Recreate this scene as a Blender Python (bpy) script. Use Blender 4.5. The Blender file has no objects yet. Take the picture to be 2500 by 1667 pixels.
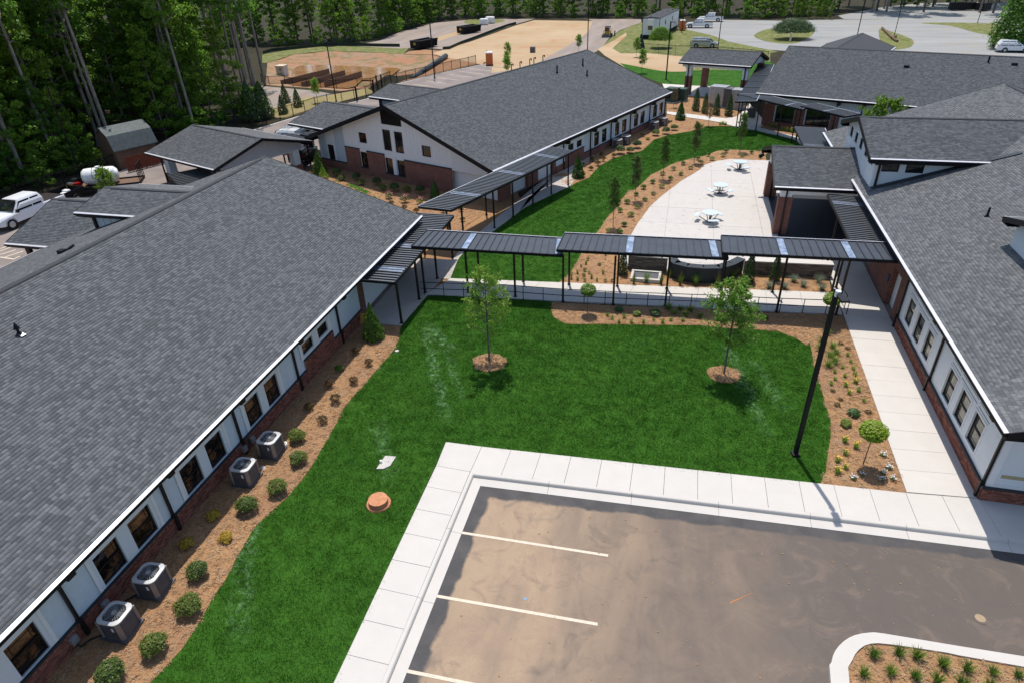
import bpy, bmesh, math, random
import numpy as np
from mathutils import Vector, Matrix
from mathutils.geometry import delaunay_2d_cdt
R = math.radians; PI = math.pi
sc = bpy.context.scene
col = sc.collection
random.seed(7); rng = np.random.default_rng(7)

# ------------------------------------------------------------------ camera, light, exposure
cam_d = bpy.data.cameras.new('camera'); cam = bpy.data.objects.new('camera', cam_d); col.objects.link(cam)
cam_d.sensor_width = 36.0; cam_d.sensor_fit = 'HORIZONTAL'; cam_d.lens = 36.0*1588/2500
cam_d.clip_start = 0.1; cam_d.clip_end = 2000
_c, _s = math.cos(R(31.51)), math.sin(R(31.51)); _cr, _sr = math.cos(R(2.2)), math.sin(R(2.2))
_up0 = Vector((0, _s, _c)); _rt0 = Vector((1, 0, 0))
_M = Matrix.Rotation(R(15.1), 3, 'Z')
_rt = _M @ (_rt0*_cr-_up0*_sr); _up = _M @ (_rt0*_sr+_up0*_cr); _fw = _M @ Vector((0, _c, -_s))
cam.matrix_world = Matrix(((_rt.x, _up.x, -_fw.x, 0), (_rt.y, _up.y, -_fw.y, 0), (_rt.z, _up.z, -_fw.z, 18.4), (0, 0, 0, 1)))
sc.camera = cam

SUN_EL, SUN_AZ = R(68.5), R(-18.5)
world = bpy.data.worlds.new('World'); sc.world = world; world.use_nodes = True
wn = world.node_tree; bg = wn.nodes['Background']
sky = wn.nodes.new('ShaderNodeTexSky'); sky.sky_type = 'NISHITA'; sky.sun_disc = False
sky.sun_elevation = SUN_EL; sky.sun_rotation = SUN_AZ
wn.links.new(sky.outputs[0], bg.inputs[0]); bg.inputs[1].default_value = 0.15
sd = bpy.data.lights.new('sun', 'SUN'); sun = bpy.data.objects.new('sun', sd); col.objects.link(sun)
sd.energy = 4.1; sd.angle = R(0.55); sd.color = (1.0, 0.955, 0.89)
_sv = Vector((math.sin(SUN_AZ)*math.cos(SUN_EL), math.cos(SUN_AZ)*math.cos(SUN_EL), math.sin(SUN_EL)))
sun.rotation_euler = (-_sv).to_track_quat('-Z', 'Y').to_euler(); sun.location = _sv*60
sc.view_settings.view_transform = 'Standard'; sc.view_settings.look = 'None'
sc.view_settings.gamma = 1; sc.view_settings.use_curve_mapping = False; sc.view_settings.exposure = 0.12

# ------------------------------------------------------------------ node helpers
class NT:
    def __init__(s, name, rough=0.8, spec=0.3, metal=0.0):
        s.m = bpy.data.materials.new(name); s.m.use_nodes = True; s.t = s.m.node_tree
        s.b = s.t.nodes['Principled BSDF']; s.b.inputs['Roughness'].default_value = rough
        s.b.inputs['Specular IOR Level'].default_value = spec; s.b.inputs['Metallic'].default_value = metal
        s._pos = None
    def n(s, ty, **k):
        nd = s.t.nodes.new('ShaderNode'+ty)
        for a, v in k.items(): setattr(nd, a, v)
        return nd
    def set(s, sock, v):
        if hasattr(v, 'links') or hasattr(v, 'is_linked'): s.t.links.new(v, sock)
        elif isinstance(v, (tuple, list)): sock.default_value = (*v, 1) if len(v) == 3 and sock.type == 'RGBA' else v
        else: sock.default_value = v
    def pos(s):
        if s._pos is None: s._pos = s.n('NewGeometry').outputs['Position']
        return s._pos
    def objc(s): return s.n('TexCoord').outputs['Object']
    def mp(s, v, scale=(1, 1, 1), rot=(0, 0, 0), loc=(0, 0, 0)):
        m = s.n('Mapping'); s.set(m.inputs[0], v); m.inputs['Scale'].default_value = scale
        m.inputs['Rotation'].default_value = rot; m.inputs['Location'].default_value = loc; return m.outputs[0]
    def noise(s, scale, detail=4, rough=0.55, v=None, dist=0.0):
        n = s.n('TexNoise'); n.inputs['Scale'].default_value = scale; n.inputs['Detail'].default_value = detail
        n.inputs['Roughness'].default_value = rough; n.inputs['Distortion'].default_value = dist
        s.set(n.inputs['Vector'], v if v is not None else s.pos()); return n.outputs['Fac']
    def mr(s, v, a, b, c=0.0, d=1.0, smooth=False):
        m = s.n('MapRange'); m.interpolation_type = 'SMOOTHSTEP' if smooth else 'LINEAR'
        s.set(m.inputs['Value'], v)
        for i, x in zip(('From Min', 'From Max', 'To Min', 'To Max'), (a, b, c, d)): m.inputs[i].default_value = x
        return m.outputs[0]
    def math(s, op, a, b=0.0, c=None):
        m = s.n('Math', operation=op); s.set(m.inputs[0], a); s.set(m.inputs[1], b)
        if c is not None: s.set(m.inputs[2], c)
        return m.outputs[0]
    def mix(s, f, a, b, mode='MIX'):
        m = s.n('Mix', data_type='RGBA', blend_type=mode); s.set(m.inputs[0], f)
        s.set(m.inputs[6], a); s.set(m.inputs[7], b); return m.outputs[2]
    def xyz(s, v=None):
        x = s.n('SeparateXYZ'); s.set(x.inputs[0], v if v is not None else s.pos()); return x.outputs
    def attr(s, name):
        a = s.n('Attribute'); a.attribute_name = name; return a.outputs['Fac']
    def rnd(s): return s.n('ObjectInfo').outputs['Random']
    def bump(s, h, strength=0.3, dist=0.02):
        b = s.n('Bump'); b.inputs['Strength'].default_value = strength; b.inputs['Distance'].default_value = dist
        s.set(b.inputs['Height'], h); s.t.links.new(b.outputs[0], s.b.inputs['Normal'])
    def col(s, v): s.set(s.b.inputs['Base Color'], v); return s.m
def plain(name, c, rough=0.6, spec=0.3, metal=0.0, var=0.12, scale=3.0, bump=0.0, bscale=60):
    k = NT(name, rough, spec, metal); f = k.mr(k.noise(scale, 5, 0.6), 0.3, 0.7)
    c2 = tuple(x*(1-var) for x in c); c3 = tuple(min(1, x*(1+var)) for x in c)
    if bump: k.bump(k.noise(bscale, 3), bump, 0.01)
    return k.col(k.mix(f, c2, c3))

MT = {}
# concrete
def mk_conc(name, c, stain=(0.50, 0.40, 0.30), amt=0.25):
    k = NT(name, 0.85, 0.25)
    a = k.mix(k.mr(k.noise(1.1, 6, 0.65), 0.3, 0.75), tuple(x*0.93 for x in c), c)
    a = k.mix(k.mr(k.noise(0.35, 5, 0.7, dist=0.6), 0.58, 0.8, 0, amt), a, stain)
    a = k.mix(k.mr(k.noise(45, 3), 0.35, 0.7, 0, 0.10), a, (0.33, 0.32, 0.31))
    st = k.mr(k.noise(1, 3, 0.6, k.mp(k.pos(), (0.5, 26, 1))), 0.45, 0.75, 0, 0.10)
    a = k.mix(st, a, (0.40, 0.39, 0.38))
    a = k.mix(k.mr(k.rnd(), 0, 1, 0, 0.10), a, (0.42, 0.41, 0.40))
    k.bump(k.noise(120, 2), 0.15, 0.004); return k.col(a)
MT['conc'] = mk_conc('concrete', (0.60, 0.560, 0.505)); MT['patio'] = mk_conc('patio_concrete', (0.56, 0.52, 0.475), amt=0.3)
MT['walk'] = mk_conc('walkway_concrete', (0.50, 0.45, 0.41), (0.42, 0.24, 0.15), 0.6)
# shingles
k = NT('shingle', 0.9, 0.15); s = k.attr('shade')
s = k.math('ADD', s, k.mr(k.rnd(), 0, 1, -0.001, 0.001))
c = k.mix(k.mr(s, 0.0, 1.0), (0.088, 0.093, 0.097), (0.190, 0.196, 0.200))
c = k.mix(k.mr(k.noise(0.25, 3), 0.35, 0.7, 0, 0.20), c, (0.125, 0.128, 0.134))
c = k.mix(k.mr(k.noise(90, 2), 0.35, 0.65, 0, 0.35), c, (0.11, 0.112, 0.118))
c = k.mix(k.mr(k.noise(0.09, 4, 0.7), 0.66, 0.80, 0, 0.15), c, (0.14, 0.12, 0.10))
MT['shingle'] = k.col(c)
k = NT('single_shingle', 0.9, 0.15)
c = k.mix(k.rnd(), (0.088, 0.093, 0.097), (0.190, 0.196, 0.200))
MT['shingle1'] = k.col(k.mix(k.mr(k.noise(90, 2), 0.35, 0.65, 0, 0.35), c, (0.11, 0.112, 0.118)))
MT['felt'] = plain('roof_deck', (0.055, 0.057, 0.062), 0.9)
# brick
def mk_brick(name, rnd):
    k = NT(name, 0.88, 0.2); s = k.rnd() if rnd else k.attr('shade')
    c = k.mix(k.mr(s, 0, 1), (0.13, 0.042, 0.030), (0.36, 0.135, 0.090))
    return k.col(k.mix(k.mr(k.noise(70, 3), 0.4, 0.7, 0, 0.4), c, (0.20, 0.10, 0.08)))
MT['brick'] = mk_brick('brick_clay', False); MT['brick1'] = mk_brick('single_brick_clay', True)
MT['mortar'] = plain('mortar', (0.30, 0.25, 0.22), 0.9)
def brickmat(name, hx):
    k = NT(name, 0.88, 0.2); v = k.objc(); x = k.xyz(v)
    cx = k.n('CombineXYZ'); k.set(cx.inputs[0], k.math('ADD', x[0], x[1])); k.set(cx.inputs[1], x[2])
    b = k.n('TexBrick'); k.set(b.inputs[0], cx.outputs[0]); b.inputs['Scale'].default_value = 1
    b.inputs['Brick Width'].default_value = 0.21; b.inputs['Row Height'].default_value = 0.075; b.inputs['Mortar Size'].default_value = 0.008
    b.inputs['Color1'].default_value = (0.26, 0.088, 0.058, 1); b.inputs['Color2'].default_value = (0.155, 0.050, 0.035, 1); b.inputs['Mortar'].default_value = (0.28, 0.22, 0.19, 1)
    k.bump(b.outputs['Fac'], -0.4, 0.01); return k.col(k.mix(k.mr(k.noise(0.8, 4), 0.4, 0.7, 0, 0.35), b.outputs['Color'], (0.10, 0.03, 0.022)))
MT['brickwall'] = brickmat('brick_wall', 1)
def stonemat():
    k = NT('ledge_stone', 0.85, 0.25); v = k.objc(); x = k.xyz(v)
    cx = k.n('CombineXYZ'); k.set(cx.inputs[0], k.math('ADD', x[0], x[1])); k.set(cx.inputs[1], x[2])
    b = k.n('TexBrick'); k.set(b.inputs[0], cx.outputs[0]); b.inputs['Scale'].default_value = 1; b.offset = 0.37
    b.inputs['Brick Width'].default_value = 0.38; b.inputs['Row Height'].default_value = 0.09; b.inputs['Mortar Size'].default_value = 0.006
    b.inputs['Color1'].default_value = (0.20, 0.165, 0.135, 1); b.inputs['Color2'].default_value = (0.10, 0.085, 0.075, 1); b.inputs['Mortar'].default_value = (0.04, 0.035, 0.03, 1)
    return k.col(b.outputs['Color'])
k = NT('ledge_stone', 0.85, 0.25); MT['stone'] = k.col(k.mix(k.rnd(), (0.085, 0.075, 0.068), (0.24, 0.195, 0.155)))
# siding
k = NT('lap_siding', 0.6, 0.3); x = k.xyz(k.pos())
sw = k.math('FRACT', k.math('MULTIPLY', x[2], 1/0.17)); k.bump(sw, -0.5, 0.015)
MT['siding'] = k.col(k.mix(k.mr(sw, 0.93, 1.0, 0, 0.35), (0.72, 0.75, 0.77), (0.42, 0.44, 0.46)))
k = NT('grey_lap_siding', 0.6, 0.3); x = k.xyz(k.pos())
sw = k.math('FRACT', k.math('MULTIPLY', x[2], 1/0.17)); k.bump(sw, -0.5, 0.015)
MT['greysiding'] = k.col(k.mix(k.mr(sw, 0.93, 1.0, 0, 0.35), (0.48, 0.56, 0.63), (0.28, 0.32, 0.37)))
MT['white'] = plain('white_board', (0.78, 0.80, 0.81), 0.55, var=0.03)
MT['wtrim'] = plain('white_trim', (0.80, 0.80, 0.80), 0.45, var=0.03)
MT['stucco'] = plain('white_stucco', (0.60, 0.67, 0.72), 0.8, var=0.05, bump=0.2)
MT['drip'] = plain('drip_edge', (0.60, 0.59, 0.61), 0.4, 0.4, 0.2, var=0.10)
MT['actop'] = plain('condenser_top', (0.50, 0.50, 0.50), 0.4, 0.4, 0.2, var=0.05)
MT['black'] = plain('black_metal', (0.008, 0.009, 0.011), 0.5, 0.2, var=0.2)
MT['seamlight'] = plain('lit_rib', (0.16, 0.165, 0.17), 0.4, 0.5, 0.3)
MT['bronze'] = plain('dark_bronze', (0.016, 0.013, 0.012), 0.45, 0.3, var=0.2)
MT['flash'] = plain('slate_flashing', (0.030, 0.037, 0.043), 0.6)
MT['seam'] = plain('seam_panel', (0.045, 0.053, 0.067), 0.5, 0.35, 0.1, var=0.15, scale=1.5)
MT['seamdark'] = plain('seam_rib', (0.03, 0.03, 0.033), 0.4, 0.5)
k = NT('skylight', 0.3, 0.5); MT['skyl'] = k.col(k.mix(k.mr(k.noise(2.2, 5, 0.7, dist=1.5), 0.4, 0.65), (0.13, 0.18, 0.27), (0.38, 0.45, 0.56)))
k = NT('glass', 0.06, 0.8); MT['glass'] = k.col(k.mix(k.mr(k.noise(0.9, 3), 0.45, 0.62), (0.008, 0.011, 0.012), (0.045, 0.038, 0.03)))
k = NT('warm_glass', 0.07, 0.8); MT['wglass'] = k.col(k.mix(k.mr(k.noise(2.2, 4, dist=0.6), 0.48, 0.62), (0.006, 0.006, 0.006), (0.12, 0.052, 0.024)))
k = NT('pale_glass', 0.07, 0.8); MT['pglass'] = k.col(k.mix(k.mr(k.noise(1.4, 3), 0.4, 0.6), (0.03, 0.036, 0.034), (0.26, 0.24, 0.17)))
MT['steel'] = plain('grey_steel', (0.36, 0.37, 0.38), 0.4, 0.5, 0.4)
MT['gal'] = plain('galvanised', (0.45, 0.46, 0.47), 0.4, 0.5, 0.6)
MT['dsteel'] = plain('dark_steel', (0.10, 0.10, 0.11), 0.5, 0.5, 0.3)
MT['acgrey'] = plain('ac_grille', (0.16, 0.148, 0.145), 0.5, 0.4, 0.3, var=0.2)
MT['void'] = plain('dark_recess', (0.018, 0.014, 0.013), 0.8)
MT['rubber'] = plain('rubber', (0.018, 0.018, 0.018), 0.85)
MT['tabletop'] = plain('pale_table_mesh', (0.55, 0.62, 0.65), 0.35, 0.5)
MT['orange'] = plain('orange_plastic', (0.62, 0.16, 0.045), 0.5)
MT['wplastic'] = plain('white_plastic', (0.78, 0.78, 0.76), 0.4)
MT['carwhite'] = plain('white_paint', (0.76, 0.77, 0.78), 0.15, 0.6, var=0.02)
MT['carsilver'] = plain('silver_paint', (0.42, 0.44, 0.45), 0.22, 0.6, 0.5, var=0.02)
MT['carred'] = plain('dark_red_paint', (0.16, 0.045, 0.05), 0.2, 0.6, var=0.05)
MT['yellow'] = plain('yellow_paint', (0.60, 0.36, 0.07), 0.4)
MT['redlamp'] = plain('red_lens', (0.35, 0.01, 0.01), 0.2, 0.6)
MT['blueprint'] = plain('blue_print', (0.03, 0.05, 0.14), 0.5)
MT['utilgreen'] = plain('utility_green', (0.035, 0.075, 0.055), 0.5)
MT['wood'] = plain('weathered_wood', (0.16, 0.10, 0.065), 0.85, var=0.3, scale=8)
MT['redwood'] = plain('red_stained_wood', (0.17, 0.045, 0.025), 0.85, var=0.3, scale=8)
MT['membrane'] = plain('grey_green_roof', (0.105, 0.12, 0.115), 0.7, var=0.25)
MT['terracotta'] = plain('clay_stained_concrete', (0.50, 0.22, 0.11), 0.8, var=0.25, scale=9, bump=0.4, bscale=30)
MT['paint'] = plain('line_paint', (0.62, 0.53, 0.41), 0.7, var=0.12, scale=9)
MT['stripe'] = plain('tan_stripe', (0.42, 0.36, 0.22), 0.6)
# plants
def leafmat(name, a, b, tr=0.35, hue=0.5, yb=None):
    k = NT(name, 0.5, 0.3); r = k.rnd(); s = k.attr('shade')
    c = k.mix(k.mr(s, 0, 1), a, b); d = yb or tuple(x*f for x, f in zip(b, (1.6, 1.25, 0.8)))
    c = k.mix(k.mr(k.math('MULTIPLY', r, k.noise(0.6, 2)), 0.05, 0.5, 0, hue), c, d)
    k.col(c); tn = k.n('BsdfTranslucent'); k.set(tn.inputs[0], k.mix(0.5, c, tuple(x*1.4 for x in b)))
    mx = k.n('MixShader'); mx.inputs[0].default_value = tr
    k.t.links.new(k.b.outputs[0], mx.inputs[1]); k.t.links.new(tn.outputs[0], mx.inputs[2])
    k.t.links.new(mx.outputs[0], k.t.nodes['Material Output'].inputs[0]); return k.m
MT['leaf'] = leafmat('forest_leaf', (0.032, 0.092, 0.014), (0.145, 0.29, 0.04), 0.6, 0.8)
MT['leafb'] = leafmat('bright_forest_leaf', (0.04, 0.10, 0.012), (0.17, 0.30, 0.035), 0.45)
MT['leafy'] = leafmat('young_leaf', (0.07, 0.17, 0.02), (0.24, 0.40, 0.06), 0.45, 0.25)
MT['leafd'] = leafmat('shrub_leaf', (0.016, 0.045, 0.010), (0.16, 0.23, 0.05), 0.25)
MT['leafe'] = leafmat('evergreen_leaf', (0.016, 0.048, 0.014), (0.075, 0.14, 0.034), 0.2)
MT['leafc'] = leafmat('cone_evergreen_leaf', (0.02, 0.062, 0.010), (0.10, 0.21, 0.024), 0.25)
MT['leafm'] = leafmat('maple_leaf', (0.07, 0.15, 0.012), (0.20, 0.33, 0.03))
MT['leafg'] = leafmat('gold_leaf', (0.22, 0.20, 0.02), (0.55, 0.42, 0.05), yb=(0.5, 0.3, 0.05))
MT['leafr'] = leafmat('red_tinged_leaf', (0.05, 0.06, 0.018), (0.16, 0.12, 0.04), yb=(0.2, 0.07, 0.03))
MT['blade'] = leafmat('lily_blade', (0.04, 0.10, 0.015), (0.14, 0.25, 0.04))
MT['bluegrass'] = leafmat('blue_grass_blade', (0.10, 0.15, 0.10), (0.26, 0.33, 0.24), yb=(0.3, 0.34, 0.22))
MT['petaly'] = plain('yellow_petal', (0.75, 0.48, 0.04), 0.6); MT['petalw'] = plain('white_petal', (0.75, 0.75, 0.75), 0.6)
MT['petalp'] = plain('pink_petal', (0.65, 0.20, 0.20), 0.6)
k = NT('bark', 0.9, 0.15); MT['bark'] = k.col(k.mix(k.mr(k.noise(1, 5, 0.7, k.mp(k.pos(), (9, 9, 1.5))), 0.35, 0.65), (0.065, 0.05, 0.042), (0.20, 0.17, 0.145)))
k = NT('pine_bark', 0.9, 0.15); MT['pbark'] = k.col(k.mix(k.mr(k.noise(1, 5, 0.7, k.mp(k.pos(), (7, 7, 1.2))), 0.35, 0.65), (0.11, 0.09, 0.08), (0.33, 0.285, 0.25)))
# grass blades: world-position patches, pale mown streaks
def grassmat(name, blade):
    k = NT(name, 0.85, 0.06)
    g = k.mix(k.mr(k.noise(0.45, 5, 0.65), 0.3, 0.7), (0.026, 0.092, 0.010), (0.044, 0.130, 0.014))
    g = k.mix(k.mr(k.noise(12.0, 4, 0.7), 0.35, 0.72, 0, 0.22), g, (0.075, 0.165, 0.022) if blade else (0.055, 0.135, 0.016))
    g = k.mix(k.mr(k.noise(1.0, 2, 0.5, k.mp(k.pos(), (0.15, 1.1, 1))), 0.42, 0.58, 0, 0.14), g, (0.060, 0.145, 0.020))
    w = k.noise(2.6, 6, 0.72, dist=1.2); m = k.noise(0.22, 2, 0.5)
    g = k.mix(k.math('MULTIPLY', k.mr(w, 0.60, 0.74), k.mr(m, 0.5, 0.62, 0, 0.45)), g, (0.12, 0.25, 0.09))
    # pale mown clippings trail where someone walked
    x = k.xyz(); 
    def trail(x0, y0, x1, y1, wd, f):
        dx, dy = x1-x0, y1-y0; L = math.hypot(dx, dy); nx, ny = -dy/L, dx/L
        wob = k.math('MULTIPLY', k.math('SUBTRACT', k.noise(0.9, 3), 0.5), 0.9)
        d = k.math('ADD', k.math('ADD', k.math('MULTIPLY', x[0], nx), k.math('MULTIPLY', x[1], ny)), -(x0*nx+y0*ny))
        d = k.math('ABSOLUTE', k.math('ADD', d, wob)); a = k.mr(d, wd*0.3, wd, 1, 0, True)
        t = k.math('ADD', k.math('ADD', k.math('MULTIPLY', x[0], dx/L), k.math('MULTIPLY', x[1], dy/L)), -(x0*dx+y0*dy)/L)
        e = k.math('MULTIPLY', k.mr(t, -0.3, 0.5), k.mr(t, L-1.5, L+0.5, 1, 0))
        return k.math('MULTIPLY', k.math('MULTIPLY', a, e), k.mr(k.noise(3.6, 6, 0.75, dist=0.8), 0.47, 0.63, 0, f))
    T = None
    for a in ((-13.1, 29.8, -10.4, 27.3, 0.45, 0.9), (-12.9, 29.3, -9.1, 21.8, 0.42, 0.95), (-11.9, 28.9, -8.9, 23.6, 0.3, 0.55), (4.6, 29.6, 5.7, 25.6, 0.5, 0.5), (3.4, 30.5, 4.9, 23.6, 0.45, 0.7), (-15.2, 15.6, -12.0, 10.0, 0.5, 0.55), (-12.2, 21, -10.0, 17.5, 0.5, 0.5)):
        q = trail(*a); T = q if T is None else k.math('MAXIMUM', T, q)
    g = k.mix(k.math('MULTIPLY', T, 0.75), g, (0.25, 0.42, 0.22))
    if blade:
        g = k.mix(k.mr(k.rnd(), 0, 1, 0, 0.25), g, (0.080, 0.165, 0.020))
    k.col(g)
    if blade:
        tn = k.n('BsdfTranslucent'); k.set(tn.inputs[0], g); mx = k.n('MixShader'); mx.inputs[0].default_value = 0.35
        k.t.links.new(k.b.outputs[0], mx.inputs[1]); k.t.links.new(tn.outputs[0], mx.inputs[2]); k.t.links.new(mx.outputs[0], k.t.nodes['Material Output'].inputs[0])
    else: k.bump(k.noise(45, 4), 0.4, 0.02)
    return k.m
MT['lawn'] = grassmat('lawn_ground', False); MT['grassblade'] = grassmat('lawn_blade', True)
# mulch
def mulchmat(name, chip):
    k = NT(name, 0.9, 0.15)
    a = k.mix(k.mr(k.noise(14, 5, 0.75), 0.3, 0.7), (0.18, 0.088, 0.038), (0.53, 0.300, 0.140))
    a = k.mix(k.mr(k.noise(0.45, 4, 0.6), 0.45, 0.66, 0, 0.6), a, (0.27, 0.140, 0.080))
    a = k.mix(k.mr(k.noise(55, 3, 0.7), 0.55, 0.72, 0, 0.8), a, (0.62, 0.47, 0.32))
    if chip: a = k.mix(k.mr(k.rnd(), 0, 1, 0, 0.7), a, (0.55, 0.38, 0.24))
    k.bump(k.noise(35, 4), 0.9, 0.04); return k.col(a)
MT['mulch'] = mulchmat('pine_mulch', False); MT['chip'] = mulchmat('bark_chip', True)
# asphalt with tracked-in dust; clean dark strip left beside the gutters
k = NT('dusty_asphalt', 0.85, 0.25); x = k.xyz()
w1 = k.math('MULTIPLY', k.math('SUBTRACT', k.noise(1.1, 4), 0.5), 0.5)
dn = k.math('SUBTRACT', k.math('ADD', 18.02, k.math('MULTIPLY', x[0], 0.043)), k.math('ADD', x[1], w1))
dw = k.math('SUBTRACT', k.math('ADD', x[0], w1), -5.98)
e = k.math('MULTIPLY', k.mr(dn, 0.0, 0.12), k.mr(dw, 0.0, 0.12))
big = k.noise(0.16, 4, 0.6); sw = k.noise(0.8, 5, 0.55, k.mp(k.pos(), (0.55, 0.22, 1), (0, 0, R(-62))), 0.9)
tan = k.mix(k.mr(k.math('ADD', sw, k.mr(x[0], -6, 7, 0.2, -0.3)), 0.28, 0.70), (0.205, 0.152, 0.115), (0.41, 0.290, 0.188))
tan = k.mix(k.mr(k.noise(0.9, 5, 0.6, k.mp(k.pos(), (1, 0.16, 1), (0, 0, R(-68))), 0.6), 0.5, 0.75, 0, 0.4), tan, (0.135, 0.112, 0.098))
right = k.mr(k.math('ADD', x[0], k.math('MULTIPLY', k.noise(0.5, 4), 5)), -1.0, 9.5)
cl = k.noise(0.8, 6, 0.7, dist=1.0)
tan = k.mix(k.math('MULTIPLY', right, 0.86), tan, (0.102, 0.086, 0.075))
vor = k.n('TexVoronoi', feature='F1', distance='EUCLIDEAN'); vor.inputs['Scale'].default_value = 0.55; k.set(vor.inputs['Vector'], k.mp(k.pos(), (1, 0.8, 1)))
ring = k.math('ABSOLUTE', k.math('SUBTRACT', vor.outputs['Distance'], 0.55)); tan = k.mix(k.math('MULTIPLY', k.mr(ring, 0.0, 0.05, 1, 0), k.mr(k.noise(0.5, 3), 0.5, 0.62, 0, 0.4)), tan, (0.10, 0.088, 0.08))
tan = k.mix(k.mr(cl, 0.52, 0.66, 0, 0.38), tan, (0.095, 0.082, 0.075)); tan = k.mix(k.mr(cl, 0.48, 0.34, 0, 0.35), tan, (0.27, 0.19, 0.14)); tan = k.mix(k.mr(k.noise(0.45, 5, 0.7), 0.60, 0.75, 0, 0.4), tan, (0.27, 0.175, 0.125))
asp = k.mix(k.mr(k.noise(1.5, 5), 0.4, 0.7), (0.055, 0.055, 0.057), (0.088, 0.083, 0.080))
cc = k.mix(e, asp, tan); cc = k.mix(k.mr(k.noise(32, 4, 0.8), 0.35, 0.65, 0, 0.35), cc, (0.14, 0.12, 0.105))
cc = k.mix(k.mr(k.noise(7, 3, 0.7), 0.70, 0.74, 0, 0.35), cc, (0.45, 0.40, 0.34))
k.bump(k.noise(150, 2), 0.25, 0.004); MT['asphalt'] = k.col(cc)
k = NT('road_asphalt', 0.85, 0.25); MT['road'] = k.col(k.mix(k.mr(k.noise(0.4, 5), 0.35, 0.65), (0.20, 0.165, 0.15), (0.27, 0.225, 0.20)))
def groundmat(name, a, b, c, s1=0.3, s2=4, amt=0.6, thr=(0.5, 0.62), stretch=None):
    k = NT(name, 0.95, 0.1); v = k.mp(k.pos(), stretch[0], (0, 0, R(stretch[1]))) if stretch else None
    q = k.mix(k.mr(k.noise(s1, 5, 0.65, v), 0.35, 0.65), a, b); q = k.mix(k.mr(k.noise(s2, 5, 0.7), *thr, 0, amt), q, c)
    k.bump(k.noise(5, 4), 0.5, 0.08); return k.col(q)
MT['forestfloor'] = groundmat('forest_floor', (0.028, 0.026, 0.015), (0.06, 0.045, 0.03), (0.02, 0.045, 0.012), 0.4, 1.2)
MT['straw'] = groundmat('straw_field', (0.40, 0.28, 0.165), (0.47, 0.35, 0.22), (0.42, 0.19, 0.095), 0.05, 0.16, 0.75, (0.54, 0.68))
MT['gravel'] = groundmat('gravel_lot', (0.26, 0.265, 0.26), (0.34, 0.34, 0.33), (0.33, 0.29, 0.235), 0.12, 0.3, 0.6, stretch=((0.5, 2.5, 1), 20))
MT['dirt'] = groundmat('dirt_road', (0.25, 0.215, 0.19), (0.33, 0.28, 0.245), (0.35, 0.22, 0.15), 0.15, 0.35, 0.6, stretch=((2.5, 0.4, 1), -15))
MT['clay'] = groundmat('red_clay', (0.33, 0.155, 0.08), (0.38, 0.20, 0.11), (0.30, 0.22, 0.12), 0.9, 0.5, 0.7, (0.45, 0.6), ((2.2, 0.3, 1), 25))
MT['slope'] = groundmat('straw_clay_slope', (0.30, 0.215, 0.145), (0.38, 0.18, 0.10), (0.14, 0.15, 0.06), 0.2, 0.5, 0.7, (0.48, 0.6))
MT['weeds'] = groundmat('weedy_grass', (0.085, 0.13, 0.03), (0.15, 0.175, 0.05), (0.28, 0.22, 0.12), 0.25, 0.9, 0.8, (0.45, 0.6))
MT['strawgrass'] = groundmat('dry_grass_strip', (0.40, 0.31, 0.16), (0.33, 0.28, 0.12), (0.22, 0.22, 0.08), 0.5, 2.5, 0.5)
k = NT('muddy_water', 0.12, 0.5); MT['siltgreen'] = plain('faded_silt_fabric', (0.03, 0.045, 0.03), 0.9); MT['mud'] = k.col(k.mix(k.mr(k.noise(0.2, 4), 0.4, 0.6), (0.30, 0.14, 0.05), (0.38, 0.20, 0.085)))

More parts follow.
